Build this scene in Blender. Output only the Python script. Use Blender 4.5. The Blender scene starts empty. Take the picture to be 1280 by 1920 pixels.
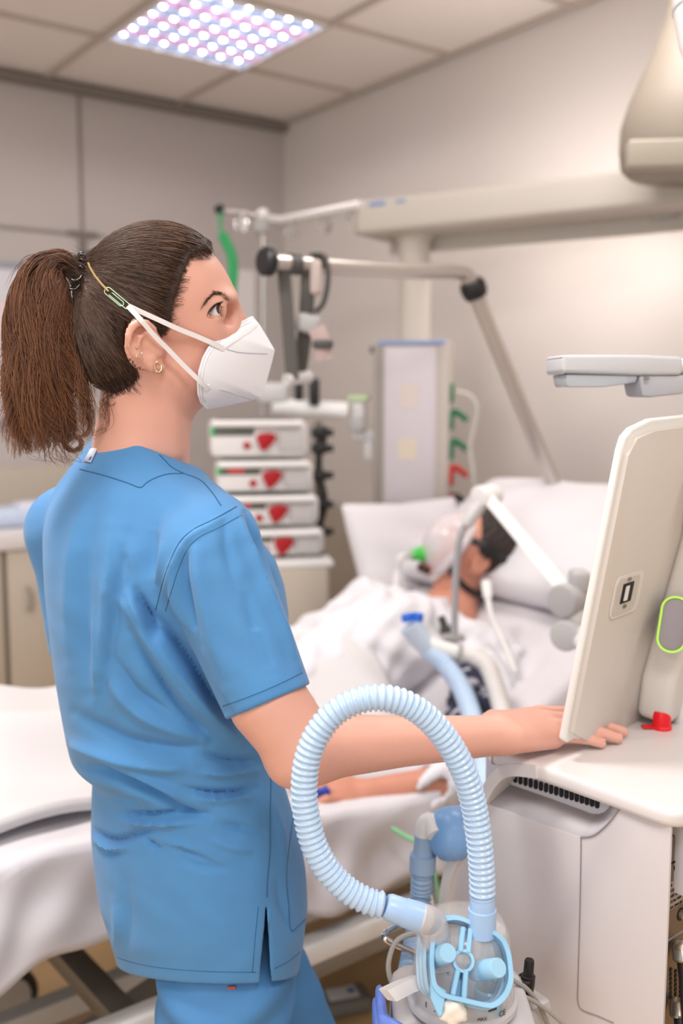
import bpy, bmesh, math, random
import numpy as np
from mathutils import Vector, Matrix
from mathutils.bvhtree import BVHTree

S = bpy.context.scene
COL = S.collection
PI = math.pi
rnd = random.Random(7)
nrs = np.random.RandomState(11)

# ------------------------------------------------------------------ camera model
CAM_H = 1.46
FPX = 1867.0
PITCH = math.radians(6.6)
SP, CP = math.sin(PITCH), math.cos(PITCH)

def ray(px, py):
    x = (px - 640.0) / FPX
    y = -(py - 960.0) / FPX
    return Vector((x, CP + y * SP, -SP + y * CP))

CAMV = Vector((0, 0, CAM_H))

def at(px, py, D):
    r = ray(px, py)
    return CAMV + r * (D / r.y)

def atz(px, py, z):
    r = ray(px, py)
    return CAMV + r * ((z - CAM_H) / r.z)

def proj(p):
    p = Vector(p) - CAMV
    f = p.y * CP - p.z * SP
    u = p.y * SP + p.z * CP
    return (640 + FPX * p.x / f, 960 - FPX * u / f)

def projn(P):
    P = np.asarray(P, float) - np.array(CAMV)
    f = P[:, 1] * CP - P[:, 2] * SP
    u = P[:, 1] * SP + P[:, 2] * CP
    return np.stack([640 + FPX * P[:, 0] / f, 960 - FPX * u / f], 1)

def V(*a):
    return Vector(a if len(a) > 1 else a[0])

# ------------------------------------------------------------------ colours and materials
def lin(c):
    return c / 12.92 if c <= 0.04045 else ((c + 0.055) / 1.055) ** 2.4

def hexc(h):
    if isinstance(h, (tuple, list)):
        r, g, b = h
    else:
        h = h.lstrip('#')
        r, g, b = (int(h[i:i + 2], 16) for i in (0, 2, 4))
    return (lin(r / 255), lin(g / 255), lin(b / 255), 1.0)

MATS = {}

def mat(name, col='#cccccc', rough=0.5, metal=0.0, var=0.0, vscale=20.0, bump=0.0, bscale=200.0,
        trans=0.0, alpha=1.0, ior=1.45, coat=0.0, sheen=0.0, sss=0.0, emit=0.0, emitc=None, spec=0.5, weave=False, stretch=None):
    if name in MATS:
        return MATS[name]
    m = bpy.data.materials.new(name)
    m.use_nodes = True
    nt = m.node_tree
    b = nt.nodes['Principled BSDF']
    c = hexc(col)
    b.inputs['Base Color'].default_value = c
    b.inputs['Roughness'].default_value = rough
    b.inputs['Metallic'].default_value = metal
    b.inputs['IOR'].default_value = ior
    b.inputs['Specular IOR Level'].default_value = spec
    if trans: b.inputs['Transmission Weight'].default_value = trans
    if alpha < 1: b.inputs['Alpha'].default_value = alpha
    if coat:
        b.inputs['Coat Weight'].default_value = coat
        b.inputs['Coat Roughness'].default_value = 0.15
    if sheen:
        b.inputs['Sheen Weight'].default_value = sheen
        b.inputs['Sheen Roughness'].default_value = 0.5
    if sss:
        b.inputs['Subsurface Weight'].default_value = sss
        b.inputs['Subsurface Radius'].default_value = (0.012, 0.005, 0.003)
        b.inputs['Subsurface Scale'].default_value = 0.6
    if emit:
        b.inputs['Emission Color'].default_value = hexc(emitc or col)
        b.inputs['Emission Strength'].default_value = emit
    tc = nt.nodes.new('ShaderNodeTexCoord')
    vec = tc.outputs['Object']
    if stretch:
        mp = nt.nodes.new('ShaderNodeMapping')
        mp.inputs['Scale'].default_value = stretch
        nt.links.new(vec, mp.inputs['Vector'])
        vec = mp.outputs['Vector']
    if var:
        n = nt.nodes.new('ShaderNodeTexNoise')
        n.inputs['Scale'].default_value = vscale
        n.inputs['Detail'].default_value = 4
        nt.links.new(vec, n.inputs['Vector'])
        mx = nt.nodes.new('ShaderNodeMix')
        mx.data_type = 'RGBA'
        a2 = tuple(max(0, v * (1 - var)) for v in c[:3]) + (1,)
        b2 = tuple(min(1, v * (1 + var)) for v in c[:3]) + (1,)
        mx.inputs[6].default_value = a2
        mx.inputs[7].default_value = b2
        nt.links.new(n.outputs['Fac'], mx.inputs[0])
        nt.links.new(mx.outputs[2], b.inputs['Base Color'])
    if bump:
        n2 = nt.nodes.new('ShaderNodeTexNoise')
        n2.inputs['Scale'].default_value = bscale
        n2.inputs['Detail'].default_value = 3
        nt.links.new(vec, n2.inputs['Vector'])
        bp = nt.nodes.new('ShaderNodeBump')
        bp.inputs['Strength'].default_value = bump
        bp.inputs['Distance'].default_value = 0.001
        nt.links.new(n2.outputs['Fac'], bp.inputs['Height'])
        nt.links.new(bp.outputs['Normal'], b.inputs['Normal'])
    MATS[name] = m
    return m

# ------------------------------------------------------------------ mesh builder
def frame_from(n, up=None):
    n = Vector(n).normalized()
    up = Vector(up) if up is not None else Vector((0, 0, 1))
    if abs(n.dot(up)) > 0.98:
        up = Vector((0, 1, 0))
    x = up.cross(n).normalized()
    y = n.cross(x).normalized()
    return x, y, n

def catmull(pts, n=8, closed=False):
    P = [np.array(p, float) for p in pts]
    out = []
    m = len(P)
    segs = m if closed else m - 1
    for i in range(segs):
        if closed:
            p0, p1, p2, p3 = P[(i - 1) % m], P[i], P[(i + 1) % m], P[(i + 2) % m]
        else:
            p1, p2 = P[i], P[i + 1]
            p0 = P[i - 1] if i > 0 else 2 * p1 - p2
            p3 = P[i + 2] if i + 2 < m else 2 * p2 - p1
        for k in range(n):
            t = k / n
            out.append(0.5 * ((2 * p1) + (-p0 + p2) * t + (2 * p0 - 5 * p1 + 4 * p2 - p3) * t * t + (-p0 + 3 * p1 - 3 * p2 + p3) * t ** 3))
    if not closed:
        out.append(P[-1])
    return [Vector(p) if len(p) == 3 else Vector((p[0], p[1])) for p in out]

def resample(path, step):
    P = np.array([tuple(p) for p in path], float)
    d = np.r_[0, np.cumsum(np.linalg.norm(np.diff(P, axis=0), axis=1))]
    n = max(2, int(round(d[-1] / step)) + 1)
    s = np.linspace(0, d[-1], n)
    return [Vector(v) for v in np.stack([np.interp(s, d, P[:, k]) for k in range(3)], 1)], d[-1]

class MB:
    def __init__(self):
        self.v, self.f = [], []

    def add(self, verts, faces):
        o = len(self.v)
        self.v.extend([tuple(p) for p in verts])
        self.f.extend([tuple(i + o for i in f) for f in faces])
        return self

    def bm(self, bm):
        bm.verts.ensure_lookup_table()
        bm.verts.index_update()
        self.add([v.co for v in bm.verts], [[v.index for v in f.verts] for f in bm.faces])
        bm.free()
        return self

    def box(self, c, size, M=None, bevel=0.0, seg=2):
        """box centred at c; M = (x, y, z) axes"""
        bm = bmesh.new()
        bmesh.ops.create_cube(bm, size=1.0)
        for v in bm.verts:
            v.co = Vector((v.co.x * size[0], v.co.y * size[1], v.co.z * size[2]))
        if bevel > 0:
            bmesh.ops.bevel(bm, geom=list(bm.edges), offset=min(bevel, min(size) * 0.49), segments=seg, profile=0.5, affect='EDGES')
        x, y, z = M if M else (V(1, 0, 0), V(0, 1, 0), V(0, 0, 1))
        c = Vector(c)
        for v in bm.verts:
            v.co = c + x * v.co.x + y * v.co.y + z * v.co.z
        return self.bm(bm)

    def prism(self, pts, O, X, Y, depth, bevel=0.0, seg=2, N=None):
        """outline pts in (X, Y) at O, extruded along N = X x Y by depth"""
        O, X, Y = Vector(O), Vector(X), Vector(Y)
        N = Vector(N) if N is not None else X.cross(Y).normalized()
        bm = bmesh.new()
        lo = [bm.verts.new(O + X * p[0] + Y * p[1]) for p in pts]
        f = bm.faces.new(lo)
        r = bmesh.ops.extrude_face_region(bm, geom=[f])
        nv = [g for g in r['geom'] if isinstance(g, bmesh.types.BMVert)]
        for v in nv:
            v.co += N * depth
        bmesh.ops.recalc_face_normals(bm, faces=list(bm.faces))
        if bevel > 0:
            es = [e for e in bm.edges if len(e.link_faces) == 2 and e.calc_face_angle(0) > 0.6]
            bmesh.ops.bevel(bm, geom=es, offset=bevel, segments=seg, profile=0.5, affect='EDGES')
        return self.bm(bm)

    def tube(self, path, r, seg=12, caps=True, closed=False, flat=None, up=None):
        """sweep a circle (or ellipse: flat = (ru, rv) factors) along path; r number or list"""
        path = [Vector(p) for p in path]
        n = len(path)
        rs = list(r) if hasattr(r, '__len__') else [r] * n
        T = []
        for i in range(n):
            if closed:
                t = path[(i + 1) % n] - path[i - 1]
            else:
                t = path[min(i + 1, n - 1)] - path[max(i - 1, 0)]
            T.append(t.normalized() if t.length > 1e-12 else V(0, 0, 1))
        u = Vector(up) if up is not None else None
        if u is None or abs(u.normalized().dot(T[0])) > 0.95:
            u = V(0, 0, 1) if abs(T[0].z) < 0.9 else V(1, 0, 0)
        u = (u - T[0] * u.dot(T[0])).normalized()
        verts, faces = [], []
        fu, fv = flat if flat else (1, 1)
        for i in range(n):
            u = u - T[i] * u.dot(T[i])
            u = u.normalized() if u.length > 1e-9 else V(1, 0, 0)
            w = T[i].cross(u)
            for k in range(seg):
                a = 2 * PI * k / seg
                verts.append(path[i] + (u * (math.cos(a) * fu) + w * (math.sin(a) * fv)) * rs[i])
        m = n if closed else n - 1
        for i in range(m):
            j = (i + 1) % n
            for k in range(seg):
                k2 = (k + 1) % seg
                faces.append((i * seg + k, i * seg + k2, j * seg + k2, j * seg + k))
        if caps and not closed:
            faces.append(tuple(range(seg - 1, -1, -1)))
            faces.append(tuple((n - 1) * seg + k for k in range(seg)))
        return self.add(verts, faces)

    def cyl(self, a, b, r0, r1=None, seg=24, bevel=0.0):
        a, b = Vector(a), Vector(b)
        r1 = r0 if r1 is None else r1
        d = (b - a)
        L = d.length
        if bevel > 0:
            prof = [(0, 0), (r0 - bevel, 0), (r0 - bevel * 0.3, bevel * 0.3), (r0, bevel), (r1, L - bevel), (r1 - bevel * 0.3, L - bevel * 0.3), (r1 - bevel, L), (0, L)]
        else:
            prof = [(0, 0), (r0, 0), (r1, L), (0, L)]
        return self.lathe(prof, a, d, seg)

    def lathe(self, prof, O, axis, seg=32, sx=1.0, sy=1.0, up=None, ang=2 * PI):
        """prof list of (radius, height) revolved about axis at O"""
        x, y, n = frame_from(axis, up)
        O = Vector(O)
        verts, faces, idx = [], [], []
        full = abs(ang - 2 * PI) < 1e-6
        ns = seg if full else seg + 1
        for (r, h) in prof:
            if abs(r) < 1e-9:
                idx.append([len(verts)] * ns)
                verts.append(O + n * h)
            else:
                row = []
                for k in range(ns):
                    a = ang * k / seg
                    row.append(len(verts))
                    verts.append(O + x * (r * sx * math.cos(a)) + y * (r * sy * math.sin(a)) + n * h)
                idx.append(row)
        for i in range(len(prof) - 1):
            A, B = idx[i], idx[i + 1]
            for k in range(seg):
                k2 = (k + 1) % ns if full else k + 1
                q = [A[k], A[k2], B[k2], B[k]]
                u = []
                for t in q:
                    if t not in u: u.append(t)
                if len(u) > 2: faces.append(u)
        return self.add(verts, faces)

    def loft(self, rings, caps=True, closed=True):
        n = len(rings[0])
        verts = [p for r in rings for p in r]
        faces = []
        for i in range(len(rings) - 1):
            for k in range(n if closed else n - 1):
                k2 = (k + 1) % n
                faces.append((i * n + k, i * n + k2, (i + 1) * n + k2, (i + 1) * n + k))
        if caps and closed:
            faces.append(tuple(range(n - 1, -1, -1)))
            faces.append(tuple((len(rings) - 1) * n + k for k in range(n)))
        return self.add(verts, faces)

    def ell(self, c, semi, M=None, seg=24, rings=14):
        x, y, z = M if M else (V(1, 0, 0), V(0, 1, 0), V(0, 0, 1))
        c = Vector(c)
        R = []
        for i in range(1, rings):
            th = PI * i / rings
            R.append([c + x * (semi[0] * math.sin(th) * math.cos(2 * PI * k / seg)) + y * (semi[1] * math.sin(th) * math.sin(2 * PI * k / seg)) - z * (semi[2] * math.cos(th)) for k in range(seg)])
        n0 = len(self.v)
        self.loft(R, caps=False)
        b = len(self.v)
        self.v.append(tuple(c - z * semi[2])); self.v.append(tuple(c + z * semi[2]))
        last = n0 + (rings - 2) * seg
        for k in range(seg):
            k2 = (k + 1) % seg
            self.f.append((b, n0 + k2, n0 + k))
            self.f.append((b + 1, last + k, last + k2))
        return self

    def grid(self, fn, nu, nv):
        """open sheet fn(u, v) -> point, u, v in 0..1"""
        verts = [fn(i / nu, j / nv) for i in range(nu + 1) for j in range(nv + 1)]
        w = nv + 1
        faces = [(i * w + j, (i + 1) * w + j, (i + 1) * w + j + 1, i * w + j + 1) for i in range(nu) for j in range(nv)]
        return self.add(verts, faces)

    def rring(self, pts, O, X, Y, r, seg=8):
        """a closed tube along outline pts"""
        path = [Vector(O) + Vector(X) * p[0] + Vector(Y) * p[1] for p in pts]
        return self.tube(path, r, seg, closed=True)

def rrect(w, h, r, n=6, cx=0, cy=0):
    out = []
    for (sx, sy, a0) in ((1, -1, -PI / 2), (1, 1, 0), (-1, 1, PI / 2), (-1, -1, PI)):
        for k in range(n + 1):
            a = a0 + PI / 2 * k / n
            out.append((cx + sx * (w / 2 - r) + r * math.cos(a), cy + sy * (h / 2 - r) + r * math.sin(a)))
    return out

PLOC = {}

def mesh_from(name, verts, faces, sharp=35, fix=True):
    me = bpy.data.meshes.new(name)
    me.from_pydata([tuple(v) for v in verts], [], [tuple(f) for f in faces])
    if fix:
        bm = bmesh.new()
        bm.from_mesh(me)
        bmesh.ops.recalc_face_normals(bm, faces=list(bm.faces))
        bm.to_mesh(me)
        bm.free()
    me.polygons.foreach_set('use_smooth', [True] * len(me.polygons))
    if sharp and sharp < 180:
        me.set_sharp_from_angle(angle=math.radians(sharp))
    me.update()
    return me

def put(name, mb, m, parent=None, sharp=35, fix=True, solid=0.0, sub=0):
    if isinstance(mb, MB):
        me = mesh_from(name, mb.v, mb.f, sharp, fix)
    else:
        me = mb
    me.materials.append(m)
    o = bpy.data.objects.new(name, me)
    COL.objects.link(o)
    if solid:
        md = o.modifiers.new('Solidify', 'SOLIDIFY')
        md.thickness = solid
        md.offset = 0
    if sub:
        md = o.modifiers.new('Subdivision', 'SUBSURF')
        md.levels = sub
        md.render_levels = sub
    if parent is not None:
        o.parent = parent
        if parent.type == 'EMPTY':
            o.matrix_parent_inverse = Matrix.Translation(-parent.location)
    return o

def tag(o, label=None, cat=None, group=None, kind=None):
    if label: o['label'] = label
    if cat: o['category'] = cat
    if group: o['group'] = group
    if kind: o['kind'] = kind
    return o

def thing(name, label, cat, loc=(0, 0, 0), group=None):
    o = bpy.data.objects.new(name, None)
    o.empty_display_size = 0.05
    COL.objects.link(o)
    o.location = Vector(loc)
    return tag(o, label, cat, group)

def struct(name, mb, m, **k):
    o = put(name, mb, m, **k)
    o['kind'] = 'structure'
    return o

def dup(root, delta, label=None, group=None):
    """copy a thing with copies of its parts and sub-parts, moved by delta"""
    r = root.copy(); COL.objects.link(r)
    r.location = root.location + Vector(delta)
    if label: r['label'] = label
    if group: r['group'] = group
    for ch in list(root.children):
        c = ch.copy(); COL.objects.link(c); c.parent = r; c.matrix_parent_inverse = ch.matrix_parent_inverse.copy()
        for g in list(ch.children):
            d = g.copy(); COL.objects.link(d); d.parent = c; d.matrix_parent_inverse = g.matrix_parent_inverse.copy()
    return r

def text(name, s, size, O, X, Y, m, parent=None, depth=0.0002, align='LEFT'):
    """lettering as a mesh standing on the plane (X, Y) at O"""
    cu = bpy.data.curves.new(name, 'FONT')
    cu.body = s
    cu.size = size
    cu.extrude = depth
    cu.align_x = align
    cu.resolution_u = 3
    o = bpy.data.objects.new(name, cu)
    COL.objects.link(o)
    dg = bpy.context.evaluated_depsgraph_get()
    me = bpy.data.meshes.new_from_object(o.evaluated_get(dg))
    bpy.data.objects.remove(o)
    X, Y = Vector(X).normalized(), Vector(Y).normalized()
    N = X.cross(Y)
    O = Vector(O)
    for v in me.vertices:
        c = v.co.copy()
        v.co = O + X * c.x + Y * c.y + N * c.z
    me.name = name
    me.materials.clear()
    return put(name, me, m, parent)

# ------------------------------------------------------------------ signed distance shapes
def sd_cap(p, a, b, ra, rb=None, sq=None):
    a, b = np.array(a, float), np.array(b, float)
    rb = ra if rb is None else rb
    d = b - a
    t = np.clip(((p - a) @ d) / max(d @ d, 1e-12), 0, 1)
    q = p - a - t[:, None] * d
    if sq is not None:                       # squash: list of (axis, factor)
        for ax, k in sq:
            ax = np.array(ax, float); ax /= np.linalg.norm(ax)
            q = q + np.outer((q @ ax) * (k - 1), ax)
    return np.sqrt((q * q).sum(1)) - (ra + (rb - ra) * t)

def sd_chain(p, pts, rs, k=0.0):
    d = None
    for i in range(len(pts) - 1):
        e = sd_cap(p, pts[i], pts[i + 1], rs[i], rs[i + 1])
        d = e if d is None else (np.minimum(d, e) if k <= 0 else smin(d, e, k))
    return d

def sd_ell(p, c, semi, M=None):
    q = p - np.array(c, float)
    if M is not None:
        q = q @ np.array([tuple(a) for a in M], float).T
    s = np.array(semi, float)
    k0 = np.sqrt(((q / s) ** 2).sum(1))
    k1 = np.sqrt(((q / (s * s)) ** 2).sum(1)) + 1e-9
    return k0 * (k0 - 1) / k1

def smin(a, b, k):
    h = np.clip(0.5 + 0.5 * (b - a) / k, 0, 1)
    return b + (a - b) * h - k * h * (1 - h)

def smax(a, b, k):
    return -smin(-a, -b, k)

def sdf_mesh(f, lo, hi, h, B=12, newton=1, slack=1.6):
    lo, hi = np.array(lo, float), np.array(hi, float)
    nb = np.ceil((hi - lo) / (h * B)).astype(int)
    ii = np.stack(np.meshgrid(*[np.arange(n) for n in nb], indexing='ij'), -1).reshape(-1, 3)
    cen = lo + (ii + 0.5) * h * B
    d = f(cen)
    act = ii[np.abs(d) < slack * B * h * 0.87]
    g = np.arange(B + 1)
    G = np.stack(np.meshgrid(g, g, g, indexing='ij'), -1).reshape(-1, 3)
    N = nb * B + 2
    def key(c):
        return (c[..., 0].astype(np.int64) * N[1] + c[..., 1]) * N[2] + c[..., 2]
    keys, pos, quads = [], [], []
    corner = np.array([(x, y, z) for x in (0, 1) for y in (0, 1) for z in (0, 1)])
    edges = [(i, j) for i in range(8) for j in range(i + 1, 8) if abs(corner[i] - corner[j]).sum() == 1]
    CH = 64
    for s in range(0, len(act), CH):
        A = act[s:s + CH]
        P = (A[:, None, :] * B + G[None]).reshape(-1, 3)
        val = f(lo + P * h).reshape(len(A), B + 1, B + 1, B + 1)
        sg = val < 0
        cs = np.stack([sg[:, c[0]:c[0] + B, c[1]:c[1] + B, c[2]:c[2] + B] for c in corner], -1)
        cnt = cs.sum(-1)
        w = np.argwhere((cnt > 0) & (cnt < 8))
        if len(w):
            cv = np.stack([val[w[:, 0], w[:, 1] + c[0], w[:, 2] + c[1], w[:, 3] + c[2]] for c in corner], -1)
            acc = np.zeros((len(w), 3)); num = np.zeros(len(w))
            for (i, j) in edges:
                a, b = cv[:, i], cv[:, j]
                m = (a < 0) != (b < 0)
                t = np.where(m, a / np.where(m, a - b, 1), 0)
                acc += np.where(m[:, None], corner[i] + t[:, None] * (corner[j] - corner[i]), 0)
                num += m
            gc = A[w[:, 0]] * B + w[:, 1:]
            pos.append(lo + (gc + acc / num[:, None]) * h)
            keys.append(key(gc))
        for ax in range(3):
            sl1 = [slice(None)] + [slice(0, B)] * 3
            sl2 = [slice(None)] + [slice(0, B)] * 3
            sl2[ax + 1] = slice(1, B + 1)
            a, b = sg[tuple(sl1)], sg[tuple(sl2)]
            e = np.argwhere(a != b)
            if not len(e): continue
            flip = a[tuple(e.T)]
            gc = A[e[:, 0]] * B + e[:, 1:]
            o1, o2 = np.zeros(3, int), np.zeros(3, int)
            o1[(ax + 1) % 3] = 1
            o2[(ax + 2) % 3] = 1
            q = np.stack([key(gc - o1 - o2), key(gc - o2), key(gc), key(gc - o1)], 1)
            q[~flip] = q[~flip][:, ::-1]
            quads.append(q)
    keys = np.concatenate(keys); pos = np.concatenate(pos); quads = np.concatenate(quads)
    o = np.argsort(keys); keys, pos = keys[o], pos[o]
    idx = np.searchsorted(keys, quads)
    idx = np.clip(idx, 0, len(keys) - 1)
    good = (keys[idx] == quads).all(1)
    idx = idx[good]
    for _ in range(newton):
        e = h * 0.5
        gr = np.stack([f(pos + np.eye(3)[k] * e) - f(pos - np.eye(3)[k] * e) for k in range(3)], 1) / (2 * e)
        dd = f(pos)
        st = dd / np.maximum((gr * gr).sum(1), 0.2)
        pos = pos - np.clip(st, -h, h)[:, None] * gr
    return pos, idx

def np_mesh(name, pos, quads, sharp=180):
    me = bpy.data.meshes.new(name)
    nq = len(quads)
    me.vertices.add(len(pos)); me.vertices.foreach_set('co', np.asarray(pos, np.float32).ravel())
    k = quads.shape[1]
    me.loops.add(nq * k); me.loops.foreach_set('vertex_index', np.asarray(quads, np.int32).ravel())
    me.polygons.add(nq)
    me.polygons.foreach_set('loop_start', np.arange(0, nq * k, k, dtype=np.int32))
    me.update(calc_edges=True)
    me.validate()
    me.polygons.foreach_set('use_smooth', [True] * len(me.polygons))
    if sharp < 180:
        me.set_sharp_from_angle(angle=math.radians(sharp))
    me.update()
    return me

def vnormals(pos, quads):
    n = np.zeros_like(pos)
    a = pos[quads[:, 0]]; b = pos[quads[:, 1]]; c = pos[quads[:, 2]]
    d = pos[quads[:, 3]] if quads.shape[1] == 4 else a
    fn = np.cross(c - a, d - b) if quads.shape[1] == 4 else np.cross(b - a, c - a)
    for k in range(quads.shape[1]):
        np.add.at(n, quads[:, k], fn)
    return n / (np.linalg.norm(n, axis=1, keepdims=True) + 1e-12)

def lap(pos, quads, it=1, lam=0.5):
    for _ in range(it):
        acc = np.zeros_like(pos); cnt = np.zeros(len(pos))
        k = quads.shape[1]
        for a in range(k):
            b = (a + 1) % k
            np.add.at(acc, quads[:, a], pos[quads[:, b]]); np.add.at(cnt, quads[:, a], 1)
            np.add.at(acc, quads[:, b], pos[quads[:, a]]); np.add.at(cnt, quads[:, b], 1)
        pos = pos + lam * (acc / np.maximum(cnt, 1)[:, None] - pos)
    return pos

def bvh_of(pos, faces):
    return BVHTree.FromPolygons([tuple(p) for p in pos], [tuple(int(i) for i in q) for q in faces])

def hit(bvh, px, py):
    r = ray(px, py).normalized()
    return bvh.ray_cast(CAMV, r)

def on(bvh, pts, off=0.0, n=8):
    """points of a drawn line laid on a surface seen at those places"""
    out = []
    for p in catmull([(a, b, 0) for a, b in pts], n):
        h = hit(bvh, p.x, p.y)
        if h[0] is not None:
            nn = h[1]
            if nn.dot(ray(p.x, p.y)) > 0: nn = -nn
            out.append(h[0] + nn * off)
    return out
# ------------------------------------------------------------------ camera, render look
cam_d = bpy.data.cameras.new('camera')
cam = bpy.data.objects.new('camera', cam_d)
COL.objects.link(cam)
cam.location = CAMV
cam.rotation_euler = (PI / 2 - PITCH, 0, 0)
cam_d.sensor_fit = 'AUTO'
cam_d.sensor_width = 36.0
cam_d.lens = 36.0 * FPX / 1920.0
cam_d.clip_start = 0.05
cam_d.dof.use_dof = True
cam_d.dof.focus_distance = 1.13
cam_d.dof.aperture_fstop = 2.7
S.camera = cam
S.view_settings.view_transform = 'Standard'
S.view_settings.look = 'None'
S.view_settings.exposure = 0.14
S.view_settings.gamma = 1.0
S.view_settings.use_curve_mapping = False
S.cycles.use_denoising = True
S.cycles.caustics_reflective = False
S.cycles.caustics_refractive = False
S.cycles.max_bounces = 8
S.cycles.transparent_max_bounces = 12
S.cycles.sample_clamp_indirect = 4.0

# ------------------------------------------------------------------ room axes: u runs away along the right wall, v to the right along the back wall
ZC = 2.76
C0 = atz(528, 235, ZC)
RU = V(-math.sin(math.radians(36.2)), math.cos(math.radians(36.2)), 0)
RV = V(math.cos(math.radians(36.2)), math.sin(math.radians(36.2)), 0)
UP = V(0, 0, 1)

def R(a, b, z=0.0):
    """a metres out from the back wall, b metres out from the right wall"""
    return V(C0.x, C0.y, 0) - RU * a - RV * b + UP * z

def rab(p):
    q = Vector(p) - V(C0.x, C0.y, 0)
    return -q.dot(RU), -q.dot(RV)

RM = (RV, RU, UP)          # room-aligned box axes: width along the back wall, depth, height

m_wall = mat('wall_paint', '#d3ccc7', 0.75, var=0.02, vscale=3, bump=0.15, bscale=300)
m_backwall = mat('wall_panel_grey', '#bab3b0', 0.6, var=0.02, vscale=2)
m_ceil = mat('ceiling_tile', '#e9e2de', 0.85, var=0.03, vscale=90, bump=0.2, bscale=500)
m_grid = mat('ceiling_grid', '#bdb2a8', 0.5)
m_floor = mat('vinyl_floor', '#c7a577', 0.35, var=0.12, vscale=9)
m_seam = mat('panel_seam', '#8d8781', 0.6)
m_gap = mat('shadow_gap', '#7d766f', 0.7)
m_guard = mat('wall_guard_beige', '#b0a596', 0.5, var=0.03, vscale=5)

# floor, ceiling and the two walls the picture shows
struct('floor', MB().box(R(3.6, 2.9, -0.05), (6.4, 7.8, 0.1), RM), m_floor)
struct('ceiling', MB().box(R(3.6, 2.9, ZC + 0.06), (6.4, 7.8, 0.1), RM), m_ceil)
struct('wall_back', MB().box(R(-0.06, 2.9, ZC / 2), (6.4, 0.12, ZC), RM), m_backwall)
struct('wall_right', MB().box(R(3.6, -0.07, ZC / 2), (0.12, 7.8, ZC), RM), m_wall)
g = MB()
BL = [0.57 + 0.6 * k for k in range(10)]
AL = [0.61 + 0.6 * k for k in range(12)]
for b in BL:
    g.box(R(3.6, b, ZC + 0.003), (0.022, 7.6, 0.012), RM)
for a in AL:
    g.box(R(a, 2.9, ZC + 0.0035), (6.2, 0.022, 0.012), RM)
g.box(R(3.6, 0.012, ZC + 0.002), (0.024, 7.6, 0.012), RM)
struct('trim_1', g, m_grid)
struct('trim_2', MB().box(R(0.02, 2.9, ZC - 0.018), (6.2, 0.05, 0.036), RM), m_gap)
# the right wall's scuff board
struct('trim_3', MB().box(R(3.4, 0.008, 0.48), (0.016, 6.6, 0.96), RM, bevel=0.003), m_guard)
# seams between the wall panels
g = MB()
pA = at(150, 300, 4.5)
bs = None
for k in range(1):
    # panel joint seen left of the corner
    for t in np.linspace(3.8, 5.0, 400):
        q = at(150, 300, t)
        if rab(q)[0] < 0.0:
            bs = rab(q)[1]; zs = q.z
            break
g.box(R(0.002, bs, 2.0), (0.014, 0.008, 1.46), RM)
for t in np.linspace(3.5, 5.0, 600):
    q = at(60, 431, t)
    if rab(q)[0] < 0.0:
        zh = q.z; break
g.box(R(0.002, bs + 1.0, zh), (2.2, 0.008, 0.014), RM)
struct('trim_4', g, m_seam)

def on_back(px, py):
    """the spot on the back wall seen at a place of the picture"""
    r = ray(px, py)
    n = RU
    t = (R(0, 0, 0) - CAMV).dot(n) / r.dot(n)
    return CAMV + r * t

def on_right(px, py, off=0.0):
    r = ray(px, py)
    t = (R(0, off, 0) - CAMV).dot(RV) / r.dot(RV)
    return CAMV + r * t

# ------------------------------------------------------------------ ceiling light: louvred square, a glowing dot per cell for the tubes' glints
m_white = mat('white_enamel', '#e9e8e8', 0.35)
m_lilac = mat('reflector_lilac', '#c9a9d4', 0.25, metal=0.4)
m_cyan = mat('reflector_blue', '#a9bbe0', 0.25, metal=0.4)
m_glint = mat('tube_glint', '#ffffff', 0.3, emit=95.0, emitc='#fff6f2')  # glows in place of tube reflections and carries the lamp's light
lc = R(0.91, 0.87, ZC)
lamp = thing('ceiling_light', 'square recessed ceiling light with shiny louvre cells above the nurse', 'ceiling light', lc)
put('frame', MB().box(lc + RU * 0.285 + UP * 0.0, (0.58, 0.012, 0.02), RM).box(lc - RU * 0.285, (0.58, 0.012, 0.02), RM)
    .box(lc + RV * 0.285, (0.012, 0.58, 0.02), RM).box(lc - RV * 0.285, (0.012, 0.58, 0.02), RM), m_white, lamp)
NC, pit = 7, 0.08
glint_proto = None
for row in range(NC):
    cells = MB()
    for c in range(NC):
        cc = lc + RU * ((row - 3) * pit) + RV * ((c - 3) * pit) + UP * 0.004
        # a four-sided flared cup open to the room
        o, i, h = pit * 0.49, pit * 0.2, 0.012
        vs = []
        for (s, z) in ((o, -0.012), (o * 0.86, -0.004), (i * 1.35, h * 0.75), (i, h)):
            for (sx, sy) in ((-1, -1), (1, -1), (1, 1), (-1, 1)):
                vs.append(cc + RV * (s * sx) + RU * (s * sy) + UP * z)
        fs = [(r * 4 + k, r * 4 + (k + 1) % 4, r * 4 + 4 + (k + 1) % 4, r * 4 + 4 + k) for r in range(3) for k in range(4)] + [(12, 13, 14, 15)]
        cells.add(vs, fs)
    lv = put('louvre', cells, m_lilac if row % 2 else m_cyan, lamp)
    for c in range(NC):
        d = RU * ((row - 3) * pit) + RV * ((c - 3) * pit)
        if glint_proto is None:
            glint_proto = put('lens', MB().lathe([(0, -0.004), (0.005, -0.003), (0.0085, 0.001), (0.0095, 0.006)], (0, 0, 0), UP, 12), m_glint)
            ld = glint_proto
        else:
            ld = glint_proto.copy(); COL.objects.link(ld)
        ld.parent = lv
        ld.location = lc + d + UP * 0.008

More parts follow.
